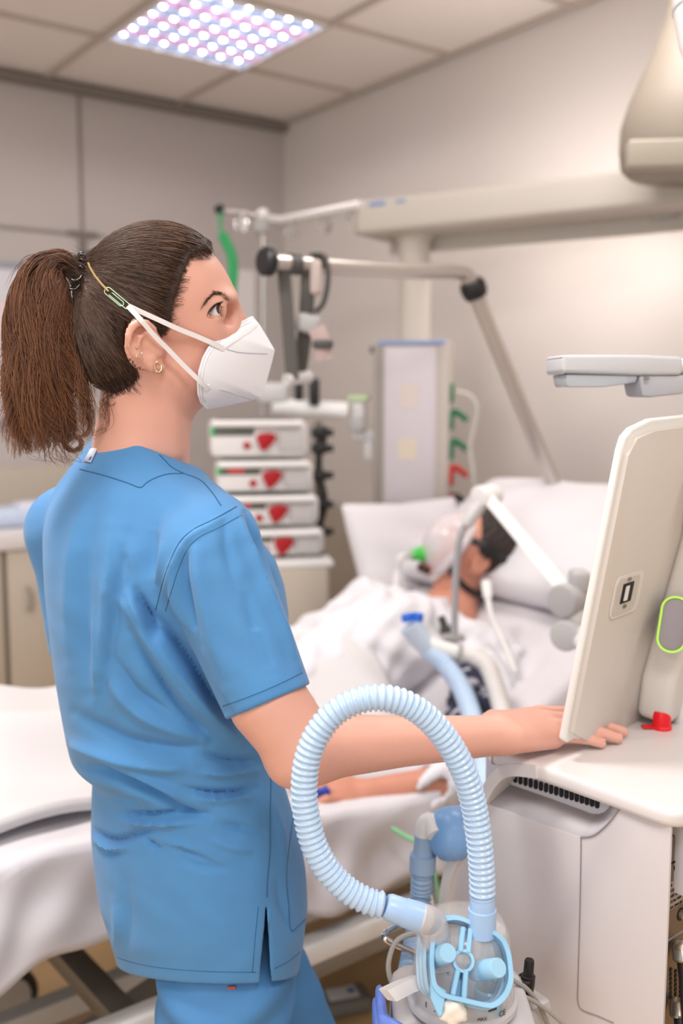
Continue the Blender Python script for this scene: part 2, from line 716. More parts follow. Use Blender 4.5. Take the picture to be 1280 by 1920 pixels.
# ------------------------------------------------------------------ light: unseen area lights added overhead and at the side
def area(name, loc, size, power, target=None, col=(1, 1, 1), sy=None):
    l = bpy.data.lights.new(name, 'AREA')
    l.energy = power
    l.size = size
    if sy:
        l.shape = 'RECTANGLE'; l.size_y = sy
    l.color = col
    o = bpy.data.objects.new(name, l)
    COL.objects.link(o)
    o.location = loc
    d = (Vector(target) - Vector(loc)) if target is not None else V(0, 0, -1)
    o.rotation_euler = d.to_track_quat('-Z', 'Y').to_euler()
    return o
WARM = (1.0, 0.97, 0.955)
for k, (a, b, pw) in enumerate(((2.71, 0.87, 12), (2.71, 2.67, 32), (4.51, 0.87, 12), (4.51, 2.67, 22), (0.91, 2.67, 13), (4.51, 4.47, 20))):
    area('unseen_ceiling_fill', R(a, b, ZC - 0.012), 0.56, pw, None, WARM)  # unseen fill, set where further ceiling lights would sit
area('unseen_side_fill', R(5.6, 6.2, 1.5), 3.0, 42, R(2.0, 1.2, 1.2), (0.97, 0.98, 1.0), 1.8)  # unseen fill standing in for daylight from a presumed window
w = bpy.data.worlds.new('world')
S.world = w
w.use_nodes = True
w.node_tree.nodes['Background'].inputs['Color'].default_value = (1.0, 0.985, 0.985, 1)
w.node_tree.nodes['Background'].inputs['Strength'].default_value = 0.66
# ------------------------------------------------------------------ things along the back wall
m_cab = mat('cabinet_front_beige', '#bcb1a3', 0.45)
m_cabin = mat('cabinet_carcass', '#a3988a', 0.5)
m_top = mat('worktop_white', '#dedada', 0.35)
m_steel = mat('brushed_steel', '#b9b6b2', 0.3, metal=0.9)
m_chrome = mat('chrome', '#d6d4d2', 0.14, metal=1.0)
m_black = mat('black_plastic', '#1b1a1b', 0.4)
m_dark = mat('charcoal_webbing', '#57534f', 0.8, bump=0.4, bscale=900)
m_grey = mat('grey_plastic', '#a8a6a5', 0.45)
m_lgrey = mat('light_grey_plastic', '#c9c6c6', 0.4)
m_wplast = mat('white_plastic', '#e6e4e2', 0.35)
m_red = mat('red_plastic', '#a60f18', 0.4)
m_green = mat('green_plastic', '#1f7a4c', 0.4)
m_paper = mat('paper', '#e3dfe0', 0.8)
m_lilacpanel = mat('pendant_panel', '#c3bbc0', 0.45)
m_pendant = mat('pendant_grey', '#c2bbb2', 0.5)
m_pframe = mat('pendant_profile', '#b5aca4', 0.45)
m_bluepl = mat('blue_trim', '#7e93bd', 0.5)

def on_a(px, py, a):
    r = ray(px, py)
    t = (R(a, 0, 0) - CAMV).dot(RU) / r.dot(RU)
    return CAMV + r * t

def on_y(px, py, p, n):
    """spot seen at (px, py) on the plane through p with normal n"""
    r = ray(px, py); n = Vector(n)
    return CAMV + r * ((Vector(p) - CAMV).dot(n) / r.dot(n))

# base cabinets with a worktop, seen behind the nurse's back
AF = 0.60
zt = on_a(10, 1000, AF).z
ztb = on_a(10, 1033, AF).z
seam_b = rab(on_a(12, 1150, AF))[1]
wt = put('worktop', MB().box(R(AF / 2 + 0.01, seam_b + 0.15, (zt + ztb) / 2), (1.7, AF + 0.0, zt - ztb), RM, bevel=0.006), m_top)
tag(wt, 'white worktop with a rounded front edge over the beige base cabinets', 'worktop')
cw = 0.5
for k in range(3):
    bc = seam_b - cw / 2 + k * cw
    lab = ('beige base cabinet whose door handle shows at the left of the nurse', 'beige base cabinet at the left edge, left of the dark door joint', 'beige base cabinet farthest left under the white worktop')[k]
    cb = thing('base_cabinet', lab, 'cabinet', R(AF / 2, bc, 0), 'base cabinets under the worktop')
    put('body', MB().box(R(AF / 2 - 0.012, bc, ztb / 2 + 0.04), (cw - 0.004, AF - 0.03, ztb - 0.084), RM), m_cabin, cb)
    put('plinth', MB().box(R(AF / 2 - 0.05, bc, 0.04), (cw - 0.002, AF - 0.1, 0.08), RM), m_gap, cb)
    dr = put('door', MB().box(R(AF - 0.01, bc, ztb / 2 + 0.045), (cw - 0.018, 0.02, ztb - 0.1), RM, bevel=0.002), m_cab, cb)
    hb = bc + (0.17 if k == 0 else -0.17)
    hz = ztb - 0.14
    put('handle', MB().tube([R(AF, hb, hz), R(AF + 0.03, hb, hz - 0.015), R(AF + 0.032, hb, hz - 0.07), R(AF, hb, hz - 0.085)], 0.006, 8), m_steel, dr)
    if k > 1: break
# splashback, notice board, packs lying on the worktop
zsb = on_a(60, 872, 0.012).z
tag(put('splashback', MB().box(R(0.012, seam_b + 0.15, (zsb + zt) / 2), (2.1, 0.02, zsb - zt - 0.004), RM, bevel=0.002), m_cab), 'beige splashback strip behind the white worktop', 'splashback')
q0, q1 = on_a(46, 500, 0.02), on_a(46, 792, 0.02)
b0 = rab(q0)[1]
nb = thing('notice_board', 'white notice board with a grey frame on the back wall, left of the ponytail', 'notice board', R(0.02, b0 + 0.45, q1.z))
m_board = mat('board_white', '#d7d6de', 0.4)
m_boardf = mat('board_frame', '#9fa3ad', 0.4)
put('panel', MB().box(R(0.014, b0 + 0.45, (q0.z + q1.z) / 2), (0.9, 0.016, q0.z - q1.z), RM), m_board, nb)
zf0, zf1 = q0.z, q1.z
put('frame', MB().box(R(0.016, b0 + 0.45, zf0), (0.93, 0.026, 0.026), RM, 0.004).box(R(0.016, b0 + 0.45, zf1), (0.93, 0.026, 0.026), RM, 0.004)
    .box(R(0.016, b0, (zf0 + zf1) / 2), (0.026, 0.026, zf0 - zf1), RM, 0.004).box(R(0.016, b0 + 0.9, (zf0 + zf1) / 2), (0.026, 0.026, zf0 - zf1), RM, 0.004), m_boardf, nb)
m_pink = mat('paper_pink', '#e5d2d8', 0.8)
p = on_a(12, 600, 0.024)
tag(put('notice', MB().box(p + RU * -0.002, (0.1, 0.002, 0.15), RM), m_pink), 'pale pink sheet pinned on the notice board, left of the ponytail', 'notice')
for k, (px, col, sz, lab) in enumerate(((18, '#c3cfe6', (0.2, 0.16, 0.075), 'pale blue plastic pack at the left end of the worktop'),
                                         (58, '#d3d6e4', (0.13, 0.13, 0.09), 'whitish plastic pack right of the pale blue one on the worktop'))):
    p = on_a(px, 985, 0.40)
    p.z = zt + sz[2] / 2 + 0.0005
    mb = MB().box(p, sz, RM, bevel=0.03, seg=4)
    mb.v = [tuple(Vector(q) + V(0, 0, 0.006 * math.sin(q[0] * 90) * math.sin(q[1] * 110)) * (1 if q[2] > p.z else 0)) for q in mb.v]
    tag(put('packet', mb, mat('packet_%d' % k, col, 0.3, var=0.12, vscale=30)), lab, 'packet', 'packs on the worktop')
# paper on the wall beside the green tube
p = on_a(459, 560, 0.0016)
tag(put('notice', MB().box(p, (0.11, 0.003, 0.27), RM), m_paper), 'white paper sheet on the back wall beside the green tube', 'notice')
# small hinge-like bracket on the panel joint
p = on_a(155, 438, 0.012)
tag(put('wall_bracket', MB().box(p, (0.13, 0.02, 0.018), RM, 0.004).box(p - UP * 0.05, (0.03, 0.016, 0.09), RM, 0.004), m_gap), 'small dark bracket on the wall panel joint above the nurse', 'bracket')

# ------------------------------------------------------------------ drip stand with hook bars
DS = 3.56
base = at(493, 1300, DS); base.z = 0
iv = thing('drip_stand', 'tall chrome drip stand with hook bars beside the infusion pumps', 'drip stand', base)
top = at(493, 402, DS)
put('pole', MB().cyl(V(base.x, base.y, 0.06), top, 0.011, 0.009, 16), m_steel, iv)
put('tip', MB().ell(top, (0.022, 0.022, 0.022), None, 16, 10), m_wplast, iv)
ba, bb = at(530, 412, 3.61), at(678, 384, 3.33)
put('hook_bar', MB().tube([top - UP * 0.01, ba, bb], [0.012, 0.014, 0.015], 12), mat('bright_bar', '#f2f1f0', 0.3, metal=0.4), iv)
bl = at(412, 393, 3.64)
put('hook_bar', MB().tube([top - UP * 0.005, bl], 0.005, 10), m_steel, iv)
put('knob', MB().ell(bl, (0.02, 0.02, 0.02), None, 16, 10), m_black, iv)
for (px, py, d) in ((545, 410, 3.58), (608, 397, 3.46), (663, 387, 3.36), (452, 398, 3.60)):
    h = at(px, py, d)
    pts = [h + V(0.03 * math.sin(t) * 0.7, 0, -0.045 - 0.03 * math.cos(t)) for t in np.linspace(0.3, 5.2, 14)]
    put('hook', MB().tube([h] + pts, 0.0055, 8), m_chrome, iv)
put('clamp', MB().box(at(490, 425, DS), (0.05, 0.05, 0.05), None, 0.01), m_grey, iv)
put('base', MB().cyl(V(base.x, base.y, 0.03), V(base.x, base.y, 0.08), 0.05, 0.03, 20)
    .box(V(base.x, base.y, 0.045), (0.26, 0.04, 0.03), (V(.8, .6, 0), V(-.6, .8, 0), UP), 0.01).box(V(base.x, base.y, 0.045), (0.26, 0.04, 0.03), (V(-.6, .8, 0), V(-.8, -.6, 0), UP), 0.01), m_grey, iv)
for (dx, dy) in ((.8, .6), (-.8, -.6), (-.6, .8), (.6, -.8)):
    c = V(base.x + dx * 0.11, base.y + dy * 0.11, 0.03)
    put('caster', MB().cyl(c - V(dy, -dx, 0) * 0.012, c + V(dy, -dx, 0) * 0.012, 0.03, None, 18, 0.004), m_black, iv)
# green tube hung over the left hook bar
m_gtube = mat('green_tube', '#1fa15c', 0.4)
gt = [at(x, y, 3.60) for x, y in ((413, 398), (414, 430), (424, 455), (434, 478), (437, 510), (434, 545), (433, 600), (436, 660))]
tag(put('oxygen_tube', MB().tube(catmull(gt, 6), [0.006] * 8 + [0.018] * 35, 12), m_gtube), 'bright green soft tube hanging from the drip stand in front of her brow', 'tube')

# ------------------------------------------------------------------ infusion pumps stacked on a docking rail
DP = 3.22
fx = (V(0.985, 0.17, 0), V(-0.17, 0.985, 0), UP)       # pump axes: width, depth, height
m_pump = mat('pump_white', '#dedbd9', 0.4)
m_pumpg = mat('pump_grey', '#bcb8b6', 0.45)
m_disp = mat('pump_display', '#565a50', 0.25)
m_digit = mat('display_digits', '#c01b22', 0.4, emit=0.6)
m_dgreen = mat('display_green', '#1d9a4a', 0.4, emit=0.5)
def zat(py, d): return at(500, py, d).z
rack_x = at(597, 900, DP + 0.06)
pr = thing('pump_rail', 'upright black rail with clamps and cables beside the infusion pumps', 'equipment stand', V(rack_x.x, rack_x.y, 0))
put('pole', MB().box(V(rack_x.x, rack_x.y, zat(985, DP) / 2 + 0.02), (0.022, 0.03, zat(985, DP)), fx, 0.004).box(V(rack_x.x, rack_x.y, (zat(790, DP) + zat(985, DP)) / 2), (0.022, 0.03, zat(790, DP) - zat(985, DP)), fx, 0.003), mat('rail_brown', '#6b6259', 0.4, metal=0.3), pr)
for k, py in enumerate((812, 842, 893, 948, 1000)):
    c = V(rack_x.x, rack_x.y, zat(py, DP)) - fx[1] * 0.02
    put('clamp', MB().box(c, (0.05, 0.05, 0.034), fx, 0.008).cyl(c + fx[0] * 0.02, c + fx[0] * 0.045, 0.012, None, 12), m_black, pr)
put('foot', MB().box(V(rack_x.x, rack_x.y, 0.02), (0.09, 0.2, 0.035), fx, 0.012), m_grey, pr)
put('cable', MB().tube(catmull([V(rack_x.x + 0.012, rack_x.y - 0.03, zat(y, DP)) + V(0.012 * math.sin(y), 0, 0) for y in range(800, 1180, 30)], 5), 0.009, 8), m_black, pr)
cx0 = at(484, 850, DP)
for k, (yt, yb) in enumerate(((785, 857), (860, 921), (924, 984), (987, 1040))):
    zt_, zb_ = zat(yt, DP), zat(yb, DP)
    cx = cx0 + fx[0] * (0.018 * k)
    c = V(cx.x, cx.y, (zt_ + zb_) / 2)
    h = zt_ - zb_
    pu = thing('infusion_pump', ('white infusion pump with red lever, topmost of the stack beside the drip stand', 'white infusion pump with red lever and green-edged display, second from the top',
                               'white infusion pump, third from the top of the stack', 'white infusion pump, lowest of the stack by the grey cabinet')[k], 'infusion pump', c - UP * h / 2, 'infusion pumps in the stack')
    W, Dp = 0.31, 0.17
    body = MB().box(c + fx[1] * 0.02, (W, Dp, h - 0.006), fx, 0.024, 4)
    put('body', body, m_pump, pu)
    F = c - fx[1] * (Dp / 2 - 0.02)
    put('top_cover', MB().box(c + UP * (h / 2 - 0.014) + fx[0] * -0.008, (W - 0.02, Dp + 0.012, 0.022), fx, 0.01, 3), m_wplast, pu)
    put('front_panel', MB().prism([(-0.152, -h * .42), (0.01, -h * .42), (0.045, 0.0), (0.02, h * .2), (-0.152, h * .2)], F + fx[1] * 0.004, fx[0], UP, 0.012, 0.003, N=-fx[1]), m_pump, pu)
    d = put('display', MB().box(F - fx[1] * 0.008 + fx[0] * -0.083 + UP * (h * 0.19), (0.128, 0.012, 0.024), fx, 0.003), m_disp, pu)
    if k > 0:
        put('digits', MB().box(F - fx[1] * 0.0145 + fx[0] * -0.095 + UP * (h * 0.19), (0.05, 0.001, 0.009), fx), m_digit, d)
    put('status_light', MB().box(F - fx[1] * 0.012 + fx[0] * -0.15 + UP * (h * 0.19), (0.01, 0.012, 0.026), fx, 0.003), m_dgreen, d)
    put('lever', MB().prism(catmull([(0.0, 0.012), (0.03, 0.022), (0.062, 0.014), (0.05, -0.012), (0.022, -0.036), (0.008, -0.02)], 4, True), F - fx[1] * 0.002 + UP * (-h * .02) + fx[0] * -0.012, fx[0], UP, 0.022, 0.004, N=-fx[1]), m_red, pu)
    put('button', MB().cyl(F + fx[0] * -0.042 - UP * 0.02, F + fx[0] * -0.042 - UP * 0.02 - fx[1] * 0.018, 0.012, None, 12, 0.003), m_red, pu)
    put('door', MB().box(F + fx[0] * 0.098 - UP * 0.004, (0.085, 0.016, h * 0.6), fx, 0.008, 3), m_pumpg, pu)
# beige locker under the pumps
c = V(cx0.x + 0.04, cx0.y + 0.05, 0)
zk = zat(1042, DP)
lk = thing('bedside_locker', 'beige bedside locker standing under the stacked infusion pumps', 'cabinet', c)
put('body', MB().box(c + UP * (zk / 2 + 0.02), (0.34, 0.3, zk - 0.05), fx, 0.008), m_cab, lk)
put('door', MB().box(c + UP * (zk / 2 + 0.02) - fx[1] * 0.156, (0.32, 0.014, zk - 0.09), fx, 0.003), m_cab, lk)
put('top', MB().box(c + UP * (zk - 0.0135), (0.36, 0.32, 0.022), fx, 0.006), m_wplast, lk)
put('plinth', MB().box(c + UP * 0.024, (0.3, 0.26, 0.045), fx), m_gap, lk)

# ------------------------------------------------------------------ ceiling pendant: beam, drop tube, supply column
KB = V(0.852, -0.524, 0)                   # beam direction
KN = V(0.524, 0.852, 0)                    # away from us, across the beam
BM = (KB, KN, UP)
col0 = at(775, 744, 3.36)                  # axis of the drop tube
col0.z = 0
def bz(py, d): return at(700, py, d).z
zb0, zb1 = 1.985, 2.095
pb = thing('pendant_beam', 'long beige ceiling pendant beam in front of the right wall', 'ceiling pendant', col0 + UP * zb0)
bc = col0 + KB * 0.78
L = 1.88
oz = UP * ((zb0 + zb1) / 2)
put('beam', MB().box(bc + oz, (L, 0.24, zb1 - zb0), BM, 0.022, 4), m_pendant, pb)
e = bc + oz - KB * (L / 2)
put('end_cap', MB().box(e - KB * 0.004, (0.016, 0.225, zb1 - zb0 - 0.012), BM, 0.006, 3), m_pframe, pb)
m_strip = mat('light_strip', '#ffffff', 0.4, emit=14.0, emitc='#fff4ee')
put('uplight', MB().box(bc + UP * (zb1 + 0.006) + KN * 0.07 - KB * 0.42, (0.75, 0.05, 0.014), BM, 0.004), m_strip, pb)
m_wallglow = mat('added_wall_glow', '#ffffff', 0.4, emit=21.0, emitc='#fff6f2')  # hidden strip added to brighten the wall, not a known pendant lamp
put('added_wall_glow', MB().box(bc + UP * (zb0 - 0.010) + KN * 0.088 - KB * 0.40, (0.84, 0.04, 0.012), BM, 0.003), m_wallglow, pb)
put('added_baffle', MB().box(bc + UP * (zb0 - 0.022) + KN * 0.05 - KB * 0.02, (L - .12, 0.012, 0.052), BM, 0.003), m_pendant, pb)  # lip added to keep the glowing strip out of the camera's view
put('vent_slot', MB().box(bc + oz - KB * (L / 2 - 0.085) - KN * 0.1195 + UP * 0.037, (0.06, 0.004, 0.014), BM, 0.001), m_bluepl, pb)
put('vent_slot', MB().box(bc + oz - KB * (L / 2 - 0.17) - KN * 0.1195 + UP * 0.037, (0.035, 0.004, 0.01), BM, 0.001), m_bluepl, pb)
put('vent_slot', MB().box(at(1245, 408, 2.78) , (0.08, 0.008, 0.014), BM, 0.001), m_seam, pb)
put('drop_tube', MB().lathe([(0.0, 0), (0.052, 0), (0.052, 0.33), (0.056, 0.34), (0.078, 0.365), (0.092, 0.4)], col0 + UP * 1.63, UP, 32), m_pendant, pb)
zc1 = bz(641, 3.3)
zc0 = 0.86
sc = thing('supply_column', 'upright lilac grey supply column hanging behind the patient', 'supply column', col0 + UP * zc0)
cn = V(0.16, 0.987, 0).normalized()        # column depth axis
cxx = V(0.987, -0.16, 0).normalized()
CM = (cxx, cn, UP)
cc = col0 + UP * ((zc0 + zc1) / 2) + cxx * 0.0
H = zc1 - zc0
put('body', MB().box(cc, (0.255, 0.16, H), CM, 0.012, 3), m_pframe, sc)
put('front_panel', MB().box(cc - cn * 0.079 - cxx * 0.004, (0.168, 0.01, H - 0.035), CM, 0.004), m_lilacpanel, sc)
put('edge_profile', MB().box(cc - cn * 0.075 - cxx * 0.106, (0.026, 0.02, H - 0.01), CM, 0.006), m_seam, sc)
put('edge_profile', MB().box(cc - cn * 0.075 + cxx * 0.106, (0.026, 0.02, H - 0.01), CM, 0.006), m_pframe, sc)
put('top_trim', MB().box(cc + UP * (H / 2 - 0.004) - cn * 0.078, (0.225, 0.016, 0.014), CM, 0.004), m_bluepl, sc)
put('corner_hook', MB().box(cc + UP * (H / 2 - 0.025) - cxx * 0.13 - cn * 0.06, (0.018, 0.03, 0.022), CM, 0.004), m_dark, sc)
put('label', MB().box(on_y(767, 742, cc - cn * 0.0845, cn), (0.06, 0.001, 0.075), CM), mat('label_cream', '#cfc1bb', 0.7), sc)
put('label', MB().box(on_y(763, 842, cc - cn * 0.0845, cn), (0.06, 0.001, 0.068), CM), mat('label_yellow', '#d0c4b2', 0.7), sc)
put('tray', MB().box(on_y(770, 950, cc - cn * 0.0845, cn) - cn * 0.03, (0.2, 0.06, 0.03), CM, 0.008), m_seam, sc)
# gas plugs with elbows on the column's right side
for k, (py, red, elbow) in enumerate(((737, 0, 0), (788, 0, 1), (843, 0, 1), (892, 1, 1), (945, 1, 1))):
    b = on_y(842, py, cc - cn * 0.05, cn)
    b = Vector((b.x, b.y, b.z))
    gp = thing('gas_plug', ('green gas plug, topmost on the right side of the supply column', 'green elbow gas plug second from the top of the supply column', 'green elbow gas plug just above the red plugs',
                            'red elbow gas plug just under the green plugs', 'red gas plug lowest on the supply column, above the patient')[k], 'gas plug', b, 'gas plugs on the supply column')
    m = m_red if red else m_green
    mm = mat('plug_red', '#b3261c', 0.45) if red else mat('plug_green', '#1d6a47', 0.45)
    put('socket', MB().box(b + cn * 0.0, (0.03, 0.05, 0.066), CM, 0.008, 3), mm, gp)
    if elbow:
        put('plug', MB().tube(catmull([b + cxx * 0.0 + UP * 0.024, b + cxx * 0.02 + UP * 0.026, b + cxx * 0.042 + UP * 0.014, b + cxx * 0.058 - UP * 0.002], 5), [0.012] * 8 + [0.010] * 8, 10), mm if k != 4 else m_black, gp)
hp = [on_y(x, y, cc - cn * 0.06 , cn) for x, y in ((855, 735), (880, 742), (893, 765), (888, 800), (880, 840), (886, 880), (888, 930), (878, 985))]
tag(put('gas_hose', MB().tube(catmull(hp, 6), 0.0075, 8), mat('hose_beige', '#bdb6ae', 0.5)), 'thin beige hose looping down beside the gas plugs', 'hose')
# flow meter clipped to the column's left
f = on_y(672, 790, cc - cn * 0.03, cn)
fm = thing('flow_meter', 'white and grey flow meter with a green top left of the supply column', 'flow meter', f - UP * 0.08)
put('body', MB().box(f, (0.045, 0.05, 0.13), CM, 0.01, 3), m_lgrey, fm)
put('head', MB().box(f + UP * 0.077, (0.07, 0.055, 0.022), CM, 0.006, 2), mat('pale_green', '#b5c9a0', 0.5), fm)
put('gauge', MB().cyl(f + cxx * 0.0 - cn * 0.02 - UP * 0.01, f - cn * 0.045 - UP * 0.01, 0.026, None, 20, 0.004), m_grey, fm)
put('mount', MB().box(f + cxx * 0.047 - UP * 0.05, (0.05, 0.03, 0.05), CM, 0.008), m_lgrey, fm)
put('bottle', MB().lathe([(0, 0), (0.024, 0.003), (0.026, 0.02), (0.024, 0.055), (0.012, 0.066)], f - UP * 0.13 + cxx * 0.04, UP, 20), m_lgrey, fm)
# horizontal equipment arm between column and pump stack
a0, a1 = at(512, 762, 3.36), at(652, 770, 3.33)
ra = thing('equipment_rail', 'white horizontal equipment rail above the infusion pumps', 'rail', a0)
put('rail', MB().tube([a0, a1], 0.028, 12, flat=(1, 0.7)), m_wplast, ra)
put('bracket', MB().box(a0 + UP * 0.045, (0.1, 0.05, 0.07), None, 0.012), m_lgrey, ra)
put('bracket', MB().box(at(560, 735, 3.36), (0.03, 0.04, 0.1), None, 0.008), m_black, ra)
put('bracket', MB().box(at(589, 735, 3.33), (0.035, 0.05, 0.09), None, 0.008), m_black, ra)

# round shaft cover dropping from the ceiling at the top right, with its joint plate
sx = at(1304, 260, 2.62)
pc = thing('pendant_shaft', 'flared beige pendant shaft coming down from the ceiling at the top right', 'ceiling pendant', sx)
prof = []
for (py, r) in ((325, 0.0), (325, 0.165), (312, 0.182), (280, 0.188), (235, 0.186), (190, 0.168), (140, 0.14), (90, 0.112), (40, 0.088), (0, 0.078), (-60, 0.07)):
    prof.append((r, at(1304, py, 2.62).z))
prof.append((0.07, ZC - 0.002))
put('cover', MB().lathe(prof, V(sx.x, sx.y, 0), UP, 48), mat('pendant_cover', '#94897c', 0.5), pc, sharp=50)
pz = at(1260, 290, 2.40)
put('joint_plate', MB().box(pz, (0.21, 0.05, 0.064), (V(0.99, -0.1, 0), V(0.1, 0.99, 0), UP), 0.008, 3), mat('joint_plate', '#aaa394', 0.5), pc)
# white lamp arm in the top right corner, near us
w0, w1 = at(1288, -90, 1.6), at(1312, 115, 1.55)
wa = thing('equipment_boom', 'white rounded equipment boom poking into the top right corner', 'equipment boom', w0)
put('arm', MB().tube([w0, w0.lerp(w1, 0.3), w0.lerp(w1, 0.55), w0.lerp(w1, 0.85), w1], [0.03, 0.03, 0.0305, 0.027, 0.02], 24), m_wplast, wa)
put('ceiling_stem', MB().cyl(w0 - UP * .01, V(w0.x, w0.y, ZC - .001), .03, None, 24), m_wplast, wa)
put('seam_ring', MB().tube([w0.lerp(w1, 0.52), w0.lerp(w1, 0.54)], 0.0315, 24), m_grey, wa)
# ------------------------------------------------------------------ hospital bed
BQ = atz(570, 1790, .40)
BQ.z = 0
_az = math.radians(52)
BV = V(math.sin(_az), math.cos(_az), 0)        # towards the head end
BU = V(-math.cos(_az), math.sin(_az), 0)       # across the bed, away from us
BXM = (BV, BU, UP)

def B(t, w, z):
    return BQ + BV * t + BU * w + UP * z

_T = [-1.0, -.4, 0, .3, .45, .7, 1.1, 1.42]
_Z = [.735, .75, .67, .63, .645, .77, .97, 1.06]
def ztop(t):
    # a smoothed reading of the mattress profile
    return float(np.mean([np.interp(t + d, _T, _Z) for d in np.linspace(-.1, .1, 9)]))

m_sheet = mat('bed_linen', '#d3cfd3', 0.8, var=0.02, vscale=8, bump=0.25, bscale=600)
m_blank = mat('blanket_white', '#cfcccd', 0.85, var=0.02, vscale=8, bump=0.3, bscale=500)
m_pillow = mat('pillow_linen', '#d8d5d9', 0.8, bump=0.25, bscale=600)
m_bedw = mat('bed_enamel', '#efedeb', 0.4)
m_bedg = mat('bed_grey_steel', '#8f8b86', 0.4, metal=0.5)
m_bedd = mat('bed_dark', '#4a4846', 0.5)

T0, T1, W0, W1 = -0.92, 1.40, 0.0, 0.88
bed = thing('hospital_bed', 'white hospital bed with raised head end, the patient lying on it', 'bed', B(0.3, 0.43, 0))
rings = []
for t in np.linspace(T0, T1, 50):
    zt = ztop(t)
    rings.append([B(t, x, z) for x, z in ((W0 + .01, zt - .03), (W0 + .03, zt), (W1 - .03, zt), (W1 - .01, zt - .03), (W1 - .01, zt - .14), (W0 + .01, zt - .14))])
put('mattress', MB().loft(rings), m_sheet, bed)
# lying surface, side rails of the frame, end boards
rings = []
for t in np.linspace(T0 + .02, T1 - .02, 40):
    zt = ztop(t) - .145
    rings.append([B(t, x, z) for x, z in ((W0 + .05, zt), (W1 - .05, zt), (W1 - .05, zt - .03), (W0 + .05, zt - .03))])
put('lying_surface', MB().loft(rings), m_bedg, bed)
for w in (W0 + 0.0, W1 - 0.0):
    sr = put('side_rail', MB().box(B(.24, w, .405), (2.2, .045, .045), BXM, .008, 3), m_bedw, bed)
    put('rail_strip', MB().box(B(.24, w, .365), (2.16, .03, .034), BXM, .004), m_bedg, sr)
put('head_board', MB().prism(rrect(.86, .5, .08), B(T1 + .05, .44, .62), BU, UP, .03, .008, N=BV), m_bedw, bed)
put('foot_board', MB().prism(rrect(.86, .42, .08), B(T0 - .05, .44, .60), BU, UP, .03, .008, N=-BV), m_bedw, bed)
for t in (T0 - .065, T1 + .065):
    put('end_post', MB().box(B(t, .12, .40), (.03, .04, .2), BXM, .006).box(B(t, .76, .40), (.03, .04, .2), BXM, .006).box(B(t * .985, .44, .33), (.05, .86, .05), BXM, .008), m_bedg, bed)
put('cross_member', MB().box(B(-.35, .44, .385), (.05, .84, .04), BXM, .006), m_bedg, bed)
put('cross_member', MB().box(B(.75, .44, .385), (.05, .84, .04), BXM, .006), m_bedg, bed)
for w in (.48, .72):
    put('base_rail', MB().box(B(.2, w, .17), (1.9, .05, .05), BXM, .008), m_bedw, bed)
for t in (-.7, 1.1):
    put('base_rail', MB().box(B(t, .44, .17), (.05, .62, .05), BXM, .008), m_bedw, bed)
for (t0, t1, w) in ((-.62, .05, .22), (.05, -.62, .64), (.4, 1.0, .22), (1.0, .4, .64)):
    ar = put('lift_arm', MB().tube([B(t0, w, .2), B(t1, w, .37)], .026, 4, flat=(1, .6)), m_bedg, bed)
    put('bolt', MB().cyl(B((t0 + t1) / 2, w - .03, .285), B((t0 + t1) / 2, w + .03, .285), .022, None, 16, .004), m_bedd, ar)
put('lift_motor', MB().tube([B(-.12, .40, .25), B(.22, .40, .31)], .035, 16), m_bedw, bed)
put('motor_rod', MB().tube([B(.22, .40, .31), B(.5, .40, .36)], .014, 12), m_chrome, bed)
_cq = atz(10, 1866, .08) - BQ
_ct, _cw = _cq.dot(BV), _cq.dot(BU)
for (t, w) in ((_ct, .12), (_ct, _cw), (1.1, .12), (1.1, .76)):
    c = B(t, w, .075)
    ws = put('caster', MB().cyl(c - BU * .022, c + BU * .022, .074, None, 28, .01), m_bedd, bed)
    put('wheel_cover', MB().lathe([(0, .026), (.03, .027), (.052, .024), (.056, .018)], c, -BU, 24).lathe([(0, .026), (.03, .027), (.052, .024), (.056, .018)], c, BU, 24), m_bedw, ws)
    put('fork', MB().box(c + UP * .085, (.06, .07, .03), BXM, .01), m_bedg, ws)

# sheet covering the mattress and hanging down its near side
def sheet_hem(t):
    return np.interp(t, [-1, -.3, .05, .3, .7, 1.4], [.175, .175, .18, .165, .22, .2]) + .012 * math.sin(t * 17) + .006 * math.sin(t * 41 + 1)
def sheet(u, q):
    t = T0 - .01 + (T1 - T0 + .02) * u
    zt = ztop(t) + .004
    h = sheet_hem(t)
    L = [h, W1 - W0, .2]
    s = q * sum(L)
    wr = .005 * math.sin(t * 23 + 2 * math.sin(q * 9)) * math.sin(q * 14 + t * 3)
    if s < h:
        k = 1 - s / h
        out = .004 + .026 * k * (.5 + .5 * math.sin(t * 19 + 1.5 * math.sin(t * 7))) + .01 * k + .007 * math.sin(PI * k) * math.sin(t * 33 + 5 * k + 2 * math.sin(t * 11)) + .006 * math.sin(PI * k) * math.sin(t * 12 - 6 * k)
        return B(t, W0 - out, zt - k * h)
    if s < h + L[1]:
        w = W0 + s - h
        e = min(1, (s - h) / .05)
        return B(t, w, zt + wr * e)
    k = (s - h - L[1]) / L[2]
    return B(t, W1 + .008 + .01 * k, zt - k * L[2])
tag(put('bed_sheet', MB().grid(sheet, 150, 90), m_sheet, fix=True, solid=.004, sharp=180), 'white bed sheet hanging over the near side of the mattress', 'sheet')

